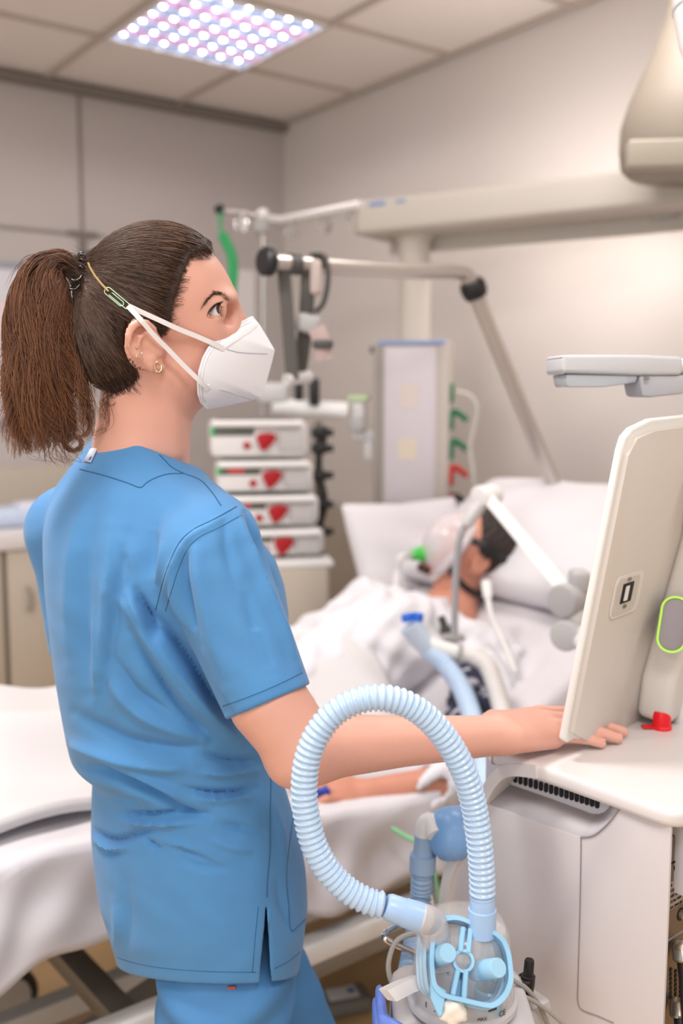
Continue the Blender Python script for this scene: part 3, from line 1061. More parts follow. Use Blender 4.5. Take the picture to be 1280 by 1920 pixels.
# blanket over the legs up to the belly
def body_bump(t, w):
    legs = .085 * (math.exp(-((w - .34) / .085) ** 2) + math.exp(-((w - .56) / .085) ** 2))
    hip = .19 * math.exp(-((w - .45) / .22) ** 2)
    k = 1 / (1 + math.exp(-(t + .02) / .07))
    k2 = 1 / (1 + math.exp(-(t + .86) / .03))
    return (legs * (1 - k) + hip * k) * k2 + .008
def blanket(u, q):
    t = -.96 + 1.36 * u + .05 * math.sin(q * 7) * u
    w0 = .06 + .13 / (1 + math.exp(-(t + .05) / .06))
    w = w0 + (.86 - w0) * q
    edge = min(1, (w - w0) / .08)
    z = ztop(t) + .012 + body_bump(t, w) + .01
    z += .010 * math.sin(t * 15 + 6 * w + 2 * math.sin(w * 11)) * edge * (0.4 + 0.6 * u)
    z += .007 * math.sin(t * 31 - 9 * w + math.sin(t * 9)) * edge
    z += .012 * math.exp(-((u - .97) / .03) ** 2)
    if q > .93:
        z -= (q - .93) * .9
    return B(t, w + .015 * math.sin(t * 12) * (1 - edge), z + .012 * math.sin(t * 9) * (1 - edge))
tag(put('blanket', MB().grid(blanket, 130, 90), m_blank, solid=.022, sharp=180), 'thick white blanket over the legs and belly of the person in bed', 'blanket')

# pillows: the one under the head and the one standing behind the far shoulder
def pillow(name, c, M, size, label, seed):
    rr = random.Random(seed)
    ph = [rr.uniform(0, 6) for _ in range(6)]
    def side(s):
        def fn(u, q):
            x, y = u * 2 - 1, q * 2 - 1
            e = (1 - abs(x) ** 2.6) * (1 - abs(y) ** 2.6)
            z = s * size[2] / 2 * max(e, 0) ** .45
            z += .012 * e * (math.sin(5 * x + ph[0] + 2 * math.sin(3 * y + ph[1])) * .6 + math.sin(9 * y + ph[2] + 3 * x) * .4)
            px = 1 - .07 * (1 - abs(y)) ** 1 * 0.8
            py = 1 - .07 * (1 - abs(x)) ** 1 * 0.8
            return Vector(c) + M[0] * (x * size[0] / 2 * px) + M[1] * (y * size[1] / 2 * py) + M[2] * z
        return fn
    mb = MB().grid(side(1), 40, 30).grid(side(-1), 40, 30)
    bm = bmesh.new()
    me = bpy.data.meshes.new('tmp'); me.from_pydata(mb.v, [], mb.f)
    bm.from_mesh(me); bmesh.ops.remove_doubles(bm, verts=list(bm.verts), dist=.0015)
    m2 = MB().bm(bm)
    bpy.data.meshes.remove(me)
    return tag(put(name, m2, m_pillow, sharp=180), label, 'pillow', 'white pillows on the bed')
slope = math.atan2(ztop(1.2) - ztop(.8), .4)
sv = (BV * math.cos(slope) + UP * math.sin(slope)).normalized()
sn = (UP * math.cos(slope) - BV * math.sin(slope)).normalized()
def tilt(a, b, ang):
    return (a * math.cos(ang) + b * math.sin(ang)).normalized()
# near pillow under the head, its bulky end towards the bed's head and near side
pv = tilt(sv, UP, .12)
pn = BU.cross(pv) * -1
if pn.z < 0: pn = -pn
pillow('pillow', B(1.12, .40, ztop(1.12) + .09), (pv, BU, pn), (.52, .80, .17), 'plump white pillow under the head of the person in bed', 3)
pc_ = at(775, 1055, 3.02)
pd = tilt(UP, BU, .35)
px_ = tilt(BV, BU * -1, .15)
pz_ = px_.cross(pd).normalized()
pillow('pillow', pc_, (px_, pd, pz_), (.42, .40, .13), 'white pillow standing upright behind the far shoulder, below the supply column', 8)

# ------------------------------------------------------------------ lifting pole over the bed with its strap
tb = B(1.455, .47, .40)
p_top, p_end = at(882, 528, 2.75), at(503, 491, 2.36)
tp = thing('lifting_pole', 'bent chrome lifting pole with a black collar arching over the bed', 'lifting pole', tb)
d = (p_top - at(1108, 1078, 3.05)).normalized()
low = p_top - d * 1.05
bend0 = p_top + (p_end - p_top).normalized() * .03
m_lpole = mat('satin_steel_tube', '#c6bfba', 0.28, metal=0.8)
arc = [p_top - d * .06, p_top - d * .02, p_top + (p_end - p_top) * .03 + UP * .018, p_top + (p_end - p_top) * .075 + UP * .022, p_top + (p_end - p_top) * .13 + UP * .022, p_top + (p_end - p_top) * .35 + UP * .012, p_end]
put('upright', MB().tube([B(1.455, .47, .36), low + UP * -.2 if low.z > .75 else low, low + d * .06, p_top - d * .05], .0215, 20), m_lpole, tp)
put('boom', MB().tube(catmull(arc, 8), .0205, 20), m_lpole, tp)
put('collar', MB().tube([p_top - d * .045, p_top - d * .03, p_top - d * .012, p_top + d * .0], [.031, .036, .036, .031], 24), m_black, tp)
e = (p_end - p_top).normalized()
put('end_cap', MB().tube([p_end - e * .008, p_end - e * .004, p_end + e * .012, p_end + e * .018], [.031, .0335, .0335, .028], 24), m_black, tp)
put('collar', MB().tube([p_end - e * .085, p_end - e * .055], [.025, .025], 20), m_bedd, tp)
put('socket', MB().box(B(1.455, .47, .40), (.06, .07, .12), BXM, .01), m_bedg, tp)
# strap looped over the boom, handle at its lower end
def alongboom(px):
    t = min(np.linspace(0, 1, 400), key=lambda s: abs(proj(p_top.lerp(p_end, s))[0] - px))
    return p_top.lerp(p_end, t)
sA, sB = alongboom(532), alongboom(584)
ls = thing('grab_handle', 'grey webbing grab handle hanging from the lifting pole', 'grab handle', at(550, 715, sB.y))
hA, hB = at(548, 712, sA.y), at(560, 706, sB.y)
def band(path, w, th, side):
    return MB().tube(path, 1.0, 8, flat=(w, th), up=side)
sd_ = V(1, 0.1, 0)
put('strap', band([sA - UP * .012, sA.lerp(hA, .3), sA.lerp(hA, .7), hA], .0155, .003, sd_), m_dark, ls)
mid = at(574, 590, sB.y)
put('strap', band([sB + UP * .024 - sd_ * 0.006, at(577, 530, sB.y - .02), mid, at(568, 650, sB.y), hB], .0175, .003, sd_), m_dark, ls)
lp = [sB + UP * .026 + V(.0, 0, 0), sB + UP * .02 + V(.032, -.01, 0), sB - UP * .03 + V(.04, -.01, 0), sB - UP * .085 + V(.03, -.012, 0), sB - UP * .11 + V(.01, -.015, 0)]
put('loop', MB().tube(catmull(lp, 6), 1.0, 10, flat=(.012, .006), up=V(0, 1, 0)), m_bedd, ls)
put('loop_pad', MB().box(at(592, 520, sB.y - .02), (.028, .03, .085), None, .012, 3), mat('strap_beige', '#b8a8a2', .7), ls)
put('adjuster', MB().box(at(577, 607, sB.y - .01), (.058, .032, .046), (V(.97, 0, -.22), V(0, 1, 0), V(.22, 0, .97)), .01, 3), m_grey, ls)
tl = [at(592, 615, sB.y - .02), at(604, 640, sB.y - .025), at(608, 676, sB.y - .025)]
put('strap_tail', MB().tube(tl, 1.0, 8, flat=(.021, .005), up=sd_), mat('strap_rose', '#b09a96', .75), ls)
put('buckle', MB().box(at(605, 645, sB.y - .03), (.05, .02, .02), None, .006), m_bedd, ls)
put('grip', MB().tube([hA - V(.015, 0, 0), hB + V(.025, 0, 0)], .015, 14), m_lgrey, ls)
# ------------------------------------------------------------------ the person in bed
m_pskin = mat('skin_patient', '#c98a73', 0.5, var=0.08, vscale=25, sss=0.15)
m_phand = m_pskin
m_gown = mat('gown_white', '#dddbe0', 0.8, var=0.03, vscale=14, bump=0.25, bscale=600)
m_navy = mat('navy_print', '#2a3046', 0.8, var=0.25, vscale=60)
m_phair = mat('dark_hair', '#2a1f1b', 0.6, var=0.3, vscale=120)

def eyeframe(p):
    F = (Vector(p) - CAMV).normalized()
    Rr = F.cross(UP).normalized()
    U = Rr.cross(F).normalized()
    return Rr, U, F

def nparr(v):
    return np.array(tuple(v), float)

hc = at(892, 1037, 2.72)
er, eu, ef = eyeframe(hc)
hx = (er * -.80 + eu * .60 - ef * .28).normalized()       # where the face looks
hz = (er * .60 + eu * .80)
hz = (hz - hx * hz.dot(hx)).normalized()                    # crown
hy = hz.cross(hx)                                           # the person's left, towards us
HM = (hx, hy, hz)
def HL(x, y, z):
    return nparr(hc + hx * x + hy * y + hz * z)
neckb = at(838, 1150, 2.68)
neck0 = hc - hz * .09 - hx * .015
chest = B(.60, .45, ztop(.60) + .10)
belly = B(.32, .45, ztop(.32) + .09)
pelv = B(.12, .45, ztop(.12) + .10)
shN, shF = at(925, 1235, 2.44), B(.70, .66, ztop(.70) + .10)
elbN = at(845, 1470, 2.06)
wrN = at(685, 1488, 1.98)
knN = at(625, 1482, 1.94)
def pat_skin(p):
    d = sd_ell(p, HL(0.005, 0, .025), (.098, .077, .092), HM)
    d = smin(d, sd_ell(p, HL(.045, 0, -.045), (.058, .058, .075), HM), .03)
    d = smin(d, sd_cap(p, HL(.088, 0, .0), HL(.112, 0, -.038), .011, .016), .015)      # nose
    d = smin(d, sd_ell(p, HL(.088, 0, -.075), (.018, .025, .014), HM), .02)            # lips
    d = smin(d, sd_ell(p, HL(.078, 0, -.108), (.024, .026, .02), HM), .02)             # chin
    for s in (1, -1):
        d = smin(d, sd_ell(p, HL(.075, .034 * s, .028), (.018, .026, .01), HM), .012)  # brow
        d = smax(d, -sd_ell(p, HL(.098, .033 * s, .008), (.016, .017, .011), HM), .01)
        d = smin(d, sd_ell(p, HL(.084, .033 * s, .006), (.013, .014, .011), HM), .004)
        e = sd_ell(p, HL(-.008, .078 * s, -.018), (.022, .010, .034), HM)              # ear
        e = smax(e, -sd_ell(p, HL(-.004, .090 * s, -.012), (.012, .009, .02), HM), .004)
        d = smin(d, e, .006)
    d = smin(d, sd_cap(p, nparr(neck0), nparr(neckb), .056, .062), .03)
    d = smin(d, sd_chain(p, [nparr(neckb - UP * .03), nparr(chest), nparr(belly), nparr(pelv)], [.075, .11, .10, .10]), .06)
    d = smin(d, sd_chain(p, [nparr(shN), nparr(elbN), nparr(wrN)], [.05, .042, .03]), .02)
    d = smin(d, sd_chain(p, [nparr(shF), nparr(B(.38, .80, ztop(.38) + .05)), nparr(B(.15, .74, ztop(.15) + .06))], [.05, .04, .03]), .02)
    # near hand: palm and five fingers lying on the sheet
    fdir = (knN - wrN).normalized()
    side = V(.25, 1, .15); side = (side - fdir * side.dot(fdir)).normalized()
    upn = fdir.cross(side)
    if upn.z < 0: upn = -upn
    hmx = (fdir, side, upn)
    d = smin(d, sd_ell(p, nparr(wrN + fdir * .048), (.054, .042, .019), hmx), .02)
    for k, (o, L) in enumerate(((-.03, .060), (-.010, .074), (.010, .080), (.029, .072))):
        a = wrN + fdir * .085 + side * o
        b1 = a + fdir * L * .5 + upn * .006 + side * o * .12
        c1 = a + fdir * L + side * o * .25 - upn * .014
        d = smin(d, sd_chain(p, [nparr(a), nparr(b1), nparr(c1)], [.0105, .0095, .0075]), .006)
    a = wrN + fdir * .03 + side * .036
    d = smin(d, sd_chain(p, [nparr(a), nparr(a + fdir * .032 + side * .022), nparr(a + fdir * .062 + side * .028 - upn * .006)], [.014, .011, .008]), .008)
    return d
lo = np.min([nparr(q) for q in (hc, wrN, knN, belly, pelv, shF, elbN)], 0) - .22
hi = np.max([nparr(q) for q in (hc, wrN, knN, belly, pelv, shF, elbN, B(.38, .8, .8))], 0) + .22
pos, quads = sdf_mesh(pat_skin, lo, hi, .0055)
patient = thing('person', 'person lying in the bed under a clear breathing mask, dark hair, white gown', 'person', B(.4, .45, ztop(.4)))
put('body', np_mesh('body', pos, quads), m_pskin, patient)

def pat_gown(p):
    d = sd_chain(p, [nparr(neckb - UP * .05 + BV * .0), nparr(chest + UP * .012), nparr(belly + UP * .01), nparr(pelv)], [.085, .14, .13, .12])
    d = smin(d, sd_cap(p, nparr(shN + BU * .06), nparr(shF), .075, .075), .06)
    d = smin(d, sd_chain(p, [nparr(shN), nparr(shN.lerp(elbN, .55)), nparr(elbN), nparr(elbN.lerp(wrN, .28))], [.075, .066, .060, .056]), .04)
    d = smin(d, sd_chain(p, [nparr(shF), nparr(B(.38, .80, ztop(.38) + .05)), nparr(B(.25, .77, ztop(.25) + .05))], [.07, .06, .05]), .03)
    # neckline opening and the open cuff
    d = smax(d, -sd_cap(p, nparr(neckb - UP * .02), nparr(hc - hz * .05), .078, .085), .012)
    a = elbN.lerp(wrN, .24); b = elbN.lerp(wrN, .5)
    d = smax(d, -sd_cap(p, nparr(a + (b - a) * .2), nparr(b), .045, .05), .008)
    w = .008 * np.sin(p[:, 0] * 38 + 2.5 * np.sin(p[:, 2] * 22)) * np.sin(p[:, 1] * 24 + p[:, 2] * 31) + .004 * np.sin(p[:, 0] * 80 - p[:, 2] * 60 + 2 * np.sin(p[:, 1] * 30))
    return d + w
pos, quads = sdf_mesh(pat_gown, lo - .05, hi + .05, .008)
gown = put('gown', np_mesh('gown', pos, quads), m_gown, patient)
# blue sensor clip on the near hand's finger
fc_ = at(600, 1487, 1.905)
cl_ = thing('finger_clip', 'small dark blue sensor clip at the fingertips of the person in bed', 'sensor clip', fc_)
put('shell', MB().box(fc_, (.04, .022, .022), (V(.95, .3, 0), V(-.3, .95, 0), UP), .007, 3), mat('clip_blue', '#1f3f9c', .4), cl_)
# navy patterned cloth of the near sleeve: the gown's own surface, lifted a little
gb = bvh_of(pos, quads)
def patch(poly, off, n=26):
    """cloth patch following the gown under a drawn outline"""
    xs = [a for a, b in poly]; ys = [b for a, b in poly]
    mb = MB(); idx = {}
    st = 5
    from mathutils.geometry import intersect_point_tri_2d
    def inside(x, y):
        c = False; j = len(poly) - 1
        for i in range(len(poly)):
            if (poly[i][1] > y) != (poly[j][1] > y) and x < (poly[j][0] - poly[i][0]) * (y - poly[i][1]) / (poly[j][1] - poly[i][1]) + poly[i][0]:
                c = not c
            j = i
        return c
    for i, x in enumerate(range(int(min(xs)), int(max(xs)), st)):
        for j, y in enumerate(range(int(min(ys)), int(max(ys)), st)):
            if not inside(x, y): continue
            h = hit(gb, x, y)
            if h[0] is None: continue
            nn = h[1] if h[1].dot(ray(x, y)) < 0 else -h[1]
            idx[(i, j)] = len(mb.v)
            mb.v.append(tuple(h[0] + nn * off))
    for (i, j) in list(idx):
        q = [(i, j), (i + 1, j), (i + 1, j + 1), (i, j + 1)]
        if all(k in idx for k in q):
            mb.f.append(tuple(idx[k] for k in q))
    return mb
pt = patch([(826, 1262), (872, 1240), (925, 1248), (940, 1290), (948, 1350), (900, 1375), (840, 1360), (822, 1310)], .005)
m_navyp = m_navy
nt = m_navyp.node_tree
vo = nt.nodes.new('ShaderNodeTexNoise'); vo.inputs['Scale'].default_value = 26; vo.inputs['Detail'].default_value = 2
tcn = nt.nodes.new('ShaderNodeTexCoord'); nt.links.new(tcn.outputs['Object'], vo.inputs['Vector'])
rp = nt.nodes.new('ShaderNodeValToRGB')
rp.color_ramp.elements[0].position = .56; rp.color_ramp.elements[0].color = hexc('#262b42')
rp.color_ramp.elements[1].position = .63; rp.color_ramp.elements[1].color = hexc('#c9c8d2')
nt.links.new(vo.outputs['Fac'], rp.inputs['Fac']); nt.links.new(rp.outputs['Color'], nt.nodes['Principled BSDF'].inputs['Base Color'])
pp = put('printed_cloth', pt, m_navyp, gown, sharp=180, solid=.004)
pp['label'] = 'navy cloth with a pale print'
# hair: dark cap over crown and back of the head
def hair_sd(p):
    d = sd_ell(p, HL(-.002, 0, .032), (.108, .086, .098), HM)
    q = p - nparr(hc)
    x = q @ nparr(hx); z = q @ nparr(hz)
    face = (x - .030) - np.clip((z - .03) * .55, -.02, .06)
    d = smax(d, face, .012)
    d = smax(d, -(z + .055 + x * .5), .012)
    y = np.abs(q @ nparr(hy))
    ear = np.sqrt((x + .004) ** 2 + (z + .018) ** 2 + np.maximum(0, .06 - y) ** 2 * 9) - .034
    d = smax(d, -ear, .006)
    return d + .0025 * np.sin(x * 260 + z * 90) * np.sin(y * 190)
pos, quads = sdf_mesh(hair_sd, nparr(hc) - .16, nparr(hc) + .16, .005)
put('hair', np_mesh('hair', pos, quads), m_phair, patient)
for s in (1, -1):
    put('eyebrow', MB().tube([Vector(HL(.097, .016 * s, .024)), Vector(HL(.096, .034 * s, .03)), Vector(HL(.080, .054 * s, .024))], [.003, .004, .002], 8), m_phair, patient)
# beard shadow under the jaw
put('beard', MB().tube(catmull([Vector(HL(.085, .03, -.118)), Vector(HL(.097, 0, -.124)), Vector(HL(.085, -.03, -.118))], 5), .012, 10), mat('beard', '#4a3630', .8), patient)

# clear full-face mask with its green valve
m_clear = mat('clear_mask', '#eadfe2', 0.2, alpha=0.62, spec=0.6)
m_cush = mat('mask_cushion', '#dcd6da', 0.3, alpha=0.75)
mk = thing('breathing_mask', 'clear domed breathing mask with a green valve over the face in bed', 'breathing mask', hc + hx * .1)
mc = hc + hx * .035 - hz * .022
rings = []
for i in range(1, 13):
    th = (PI / 2) * i / 12
    rings.append([mc + hx * (.03 + .085 * math.cos(th)) + hy * (.072 * math.sin(th) * math.cos(a)) + hz * (.094 * math.sin(th) * math.sin(a)) for a in np.linspace(0, 2 * PI, 36, endpoint=False)])
mbm = MB().loft(rings, caps=False)
n0 = len(mbm.v); mbm.v.append(tuple(mc + hx * .115))
for k in range(36): mbm.f.append((n0, (k + 1) % 36, k))
put('shell', mbm, m_clear, mk, sharp=180)
put('cushion', MB().tube([mc + hx * .026 + hy * (.073 * math.cos(a)) + hz * (.095 * math.sin(a)) for a in np.linspace(0, 2 * PI, 40, endpoint=False)], .0125, 10, closed=True), m_cush, mk)
v1 = at(832, 1034, (mc + hx * .11).y)
v0 = at(770, 1041, (mc + hx * .11).y - .01)
vd = (v1 - v0)
put('elbow', MB().tube([v0.lerp(v1, .62), v0.lerp(v1, .8), mc + hx * .09 - hz * .01], [.021, .023, .026], 18), mat('pale_cyan_plastic', '#bcd8de', .35), mk)
put('valve', MB().tube([v0, v0.lerp(v1, .2), v0.lerp(v1, .22), v0.lerp(v1, .65), v0.lerp(v1, .68)], [.016, .016, .022, .022, .018], 20), mat('bright_green', '#44bb4a', .4), mk)
port = at(860, 1056, (mc + hx * .1).y - .03)
put('port', MB().tube([port, port + hx * -.03], [.017, .02], 16), m_wplast, mk)
put('chin_rest', MB().tube(catmull([mc + hx * .02 + hy * (.06 * math.cos(a)) + hz * (.108 * math.sin(a)) for a in np.linspace(PI + .5, 2 * PI - .5, 9)], 3), .009, 8), m_wplast, mk)
def hs(pts, off=.006):
    return [Vector(HL(*p)) for p in pts]
put('strap', MB().tube(catmull(hs([(.055, .062, .02), (.02, .090, .028), (-.04, .086, .03), (-.09, .055, .03), (-.112, 0, .03), (-.09, -.055, .03)]), 6), 1, 8, flat=(.009, .0025), up=hz), m_black, mk)
put('strap', MB().tube(catmull(hs([(.055, .06, -.075), (.02, .075, -.085), (-.02, .078, -.09), (-.06, .06, -.085), (-.085, .02, -.075), (-.085, -.03, -.075)]), 6), 1, 8, flat=(.009, .003), up=hz), m_black, mk)
put('strap_clip', MB().box(Vector(HL(.004, .095, .024)), (.032, .008, .04), HM, .003), m_black, mk)

# ------------------------------------------------------------------ tubes over the chest and the white support arm that carries them
m_clr = mat('clear_tube', '#e2dfe2', .25, alpha=.7)
tag(put('oxygen_tube', MB().tube(catmull([v0 + vd * .02, at(752, 1044, 2.6), at(744, 1070, 2.6), at(741, 1110, 2.57), at(738, 1150, 2.53), at(700, 1170, 2.55), at(660, 1180, 2.6)], 8), .011, 12), m_clr),
    'clear soft tube hanging from the green mask valve onto the gown', 'tube')
ad = 1.98
j1, j2, tip = at(1072, 1122, ad), at(1068, 1178, ad - .02), at(912, 930, ad + .32)
ar = thing('tube_holder', 'white jointed tube holder arm reaching over the chest from the ventilator', 'support arm', j2)
m_armw = mat('arm_white', '#e4e2e0', .35)
put('lever', MB().tube([j1 + (tip - j1) * .04, tip], [.021, .0185], 4, flat=(1, 1)), m_armw, ar)
ed = er
put('knuckle', MB().cyl(j1 - V(.03, .03, 0), j1 + V(.03, .03, 0), .034, None, 28, .006).box(at(1085, 1090, ad), (.04, .05, .05), None, .012, 3), mat('arm_grey', '#b2b0b0', .4), ar)
put('lever', MB().tube([j1 - UP * .02 + V(.01, 0, 0), j2], [.022, .022], 16), m_armw, ar)
put('knuckle', MB().cyl(j2 - V(.02, .03, 0) - UP * .01, j2 + V(.02, .025, 0) - UP * .01, .031, None, 28, .006), mat('arm_grey2', '#c0bfbf', .4), ar)
put('stem', MB().tube([j2, at(1120, 1230, ad - .1), at(1180, 1300, ad - .25), at(1240, 1420, ad - .3)], .02, 16), m_armw, ar)
put('knuckle', MB().cyl(tip - V(.024, .02, 0), tip + V(.024, .02, 0), .026, None, 24, .005), m_armw, ar)
t2, t3 = at(890, 958, ad + .30), at(872, 985, ad + .3)
put('elbow', MB().tube([tip, t2, t3], [.017, .017, .015], 14), m_lgrey, ar)
rod0, rod1 = t3, at(851, 1195, ad + .32)
put('rod', MB().tube(catmull([rod0, at(862, 1010, ad + .3), at(855, 1070, ad + .31), rod1], 6), .0085, 12), mat('rod_grey', '#a9a9ad', .4), ar)
put('clip', MB().box(rod1, (.05, .03, .014), None, .004).box(rod1 - UP * .03, (.02, .03, .05), None, .006), m_grey, ar)
# Y piece with the blue and the white hose
m_hblue = mat('hose_pale_blue', '#b9cfe8', .35)
m_tip = mat('blue_tip', '#2f6fd8', .4)
yd = 2.2
yp = thing('tube_connector', 'white and clear Y connector with two bright blue tips on the chest', 'connector', at(790, 1190, yd))
put('body', MB().tube([at(768, 1172, yd), at(785, 1196, yd), at(803, 1218, yd)], [.026, .024, .021], 16), mat('pale_blue_clear', '#c9d8ea', .3, alpha=.85), yp)
put('port', MB().tube([at(762, 1152, yd), at(765, 1164, yd)], .014, 14), m_tip, yp)
put('port', MB().tube([at(784, 1150, yd), at(782, 1164, yd)], .013, 14), m_tip, yp)
put('white_arm', MB().tube(catmull([at(795, 1205, yd), at(830, 1217, yd), at(868, 1226, yd), at(893, 1232, yd)], 5), .018, 14), m_wplast, yp)
put('ring', MB().tube([at(855, 1224, yd), at(863, 1226, yd)], .024, 16), m_grey, yp)
def corrug(path, r, amp, pitch, seg=16, sub=6):
    pts, L = resample(path, pitch / sub)
    n = len(pts)
    rs = [r + amp * (math.sin(2 * PI * i / sub) if sub > 4 else (1 if i % 2 else -1)) for i in range(n)]
    return MB().tube(pts, rs, seg)
hb = catmull([at(803, 1218, yd), at(835, 1248, yd - .02), at(862, 1285, yd - .06), at(880, 1330, yd - .12), at(895, 1385, 2.0), at(905, 1440, 1.92), at(900, 1500, 1.8), at(880, 1600, 1.75)], 10)
tag(put('breathing_hose', corrug(hb, .021, .0014, .009), m_hblue, sharp=180), 'pale blue breathing hose running down from the chest behind the forearm', 'hose')
hw = catmull([at(890, 1231, yd), at(912, 1246, yd - .02), at(926, 1280, yd - .05), at(940, 1330, yd - .1), at(955, 1400, 2.0), at(960, 1480, 1.9), at(950, 1600, 1.8)], 10)
tag(put('breathing_hose', corrug(hw, .020, .0012, .009), mat('hose_white', '#e3dfdc', .4), sharp=180), 'white breathing hose beside the pale blue one, running off the chest', 'hose')
tag(put('feeding_line', MB().tube(catmull([at(911, 1092, 2.45), at(914, 1118, 2.42), at(922, 1160, 2.38), at(945, 1210, 2.34), at(965, 1260, 2.3)], 6), [.012] * 7 + [.007] * 18, 10), m_wplast), 'thin white line with a thick end lying beside the ear', 'tube')
tag(put('drain_line', MB().tube(catmull([at(735, 1553, 1.86), at(760, 1568, 1.84), at(790, 1585, 1.82), at(806, 1605, 1.81), at(815, 1640, 1.80), at(822, 1700, 1.80)], 6), .004, 8), mat('green_line', '#7cc48c', .4)), 'thin green line lying on the hanging bed sheet', 'tube')
put('cord', MB().tube(catmull([at(660, 1165, 2.68), at(690, 1152, 2.66), at(720, 1158, 2.62), at(735, 1170, 2.58)], 5), .006, 8), mat('green_cord', '#9ccbb0', .5), gown)
# dark chest clip on the gown
tag(put('monitor_clip', MB().box(at(832, 1172, 2.46), (.02, .02, .05), (V(.9, 0, .3), V(0, 1, 0), V(-.3, 0, .9)), .004).box(at(838, 1180, 2.45), (.035, .02, .018), None, .004), m_bedd), 'small dark clip on the gown below the neck', 'clip')
# ------------------------------------------------------------------ ventilator on its cart, right foreground
m_cartw = mat('cart_white', '#dcd7d6', 0.38)
m_cartp = mat('cart_panel', '#cbc4c4', 0.42)
m_carts = mat('cart_side_shell', '#d8d2d0', 0.4)
m_rec = mat('cart_recess', '#c9c4c7', 0.45)
m_slot = mat('slot_black', '#141214', 0.6)
m_line = mat('seam_dark', '#8e888a', 0.6)
m_metal = mat('bare_metal', '#8f7f70', 0.42, metal=0.85, var=0.1, vscale=30)
m_screw = mat('screw_steel', '#a79c90', 0.3, metal=0.9)

ZT = 1.0
ZK = .978                     # underside of the top plate
K0 = atz(925, 1432, ZK)
K1 = atz(1212, 1536, ZK)
e1 = (K1 - K0).normalized()
e2 = V(-e1.y, e1.x, 0)
if e2.y < 0: e2 = -e2
KM = (e1, e2, UP)
def kp(px, py, off=0.0):
    """spot on the cart's near side panel"""
    return on_y(px, py, K0 + e2 * off, e2)
def k2(px, py, off=0.0):
    q = kp(px, py, off) - K0
    return (q.dot(e1), q.z)
cart = thing('ventilator_cart', 'white ventilator on its cart at the right, the nurse\'s hand resting on its top', 'ventilator', V(*(K0 + e1 * .13 + e2 * .2).to_tuple()[:2], 0))

# side panel with a notch under the lip
pan = [k2(x, y) for x, y in ((896, 1502), (1000, 1538), (1088, 1570), (1112, 1566), (1132, 1552), (1148, 1534), (1164, 1512), (1215, 1530), (1258, 1534))]
xr, zb = k2(1258, 1534)
lowl = [(k2(822, 1760)[0], -.70), k2(822, 1760), k2(826, 1690), k2(838, 1632), k2(866, 1562)]
pan_all = pan + [(xr, -.70)] + lowl
put('side_panel', MB().prism(pan_all, K0, e1, UP, .005, .0015, N=e2), m_cartp, cart)
# recessed grip: sloping floor, back wall with ventilation slots
RD = .03
fl_px = [(894, 1500), (1000, 1538), (1088, 1571), (1112, 1567), (1134, 1553), (1150, 1534), (1168, 1511)]
bk_px = [(944, 1468), (1035, 1500), (1108, 1527), (1122, 1528), (1134, 1524), (1142, 1516), (1146, 1504)]
mbr = MB()
fr_ = [kp(x, y, .002) for x, y in fl_px]
bk_ = [kp(x, y, RD) for x, y in bk_px]
n_ = len(fr_)
mbr.add(fr_ + bk_, [(i, i + 1, n_ + i + 1, n_ + i) for i in range(n_ - 1)])
put('grip_recess', mbr, m_rec, cart, sharp=180, solid=.002)
put('vent_wall', MB().box(K0 + e1 * .12 + UP * (-.046) + e2 * (RD + .004), (.32, .006, .090), KM), m_rec, cart)
for i in range(18):
    t = i / 17
    x, y = 957 + (1120 - 957) * t, 1456 + (1506 - 1456) * t
    c = kp(x, y, RD + .0006)
    # slots stand on the back wall just under the lip
    put('vent_slot', MB().prism(rrect(.0056, .0125, .0027, 3), c, e1, UP, .002, N=-e2), m_slot, cart)

# top plate: a lip that turns down along the far left side
top2 = [(-.004, .004), (.008, 0), (.06, 0), (.12, 0), (xr - .07, 0), (xr - .03, -.001), (xr - .004, .001), (xr + .012, .014), (xr + .018, .045), (xr + .02, .09), (xr + .014, .2), (xr + .01, .36), (xr - .02, .41), (.1, .415), (.02, .41), (-.006, .38), (-.012, .2), (-.012, .05)]
tp2 = catmull([(a, b, 0) for a, b in top2], 4, True)
put('top_plate', MB().prism([(p.x, p.y) for p in tp2], K0 - e2 * .006, e1, e2, ZT - ZK, .008, 4, N=UP), m_cartw, cart, sharp=50)
# curved side lip following the outline down to the left
lip_px = [(1010, 1428), (968, 1424), (942, 1430), (921, 1450), (904, 1480), (883, 1524), (859, 1572), (838, 1626), (828, 1690), (824, 1760)]
lip = catmull([(k2(x, y)[0], k2(x, y)[1] - .004, 0) for x, y in lip_px], 5)
lip.append(Vector((lip[-1].x, .30, 0)) if False else Vector((k2(824, 1760)[0], -.62, 0)))
def strip(path, w_in, y0, y1):
    out = []
    n = len(path)
    rings = []
    for i in range(n):
        t = (path[min(i + 1, n - 1)] - path[max(i - 1, 0)]).normalized()
        nn = Vector((-t.y, t.x, 0))
        a, b = path[i], path[i] + nn * w_in
        rings.append([K0 + e1 * a.x + UP * a.y + e2 * y0, K0 + e1 * b.x + UP * b.y + e2 * y0, K0 + e1 * b.x + UP * b.y + e2 * y1, K0 + e1 * a.x + UP * a.y + e2 * y1])
    return rings
put('side_shell', MB().loft(strip(lip, .016, -.0075, .41)), m_carts, cart, sharp=40)
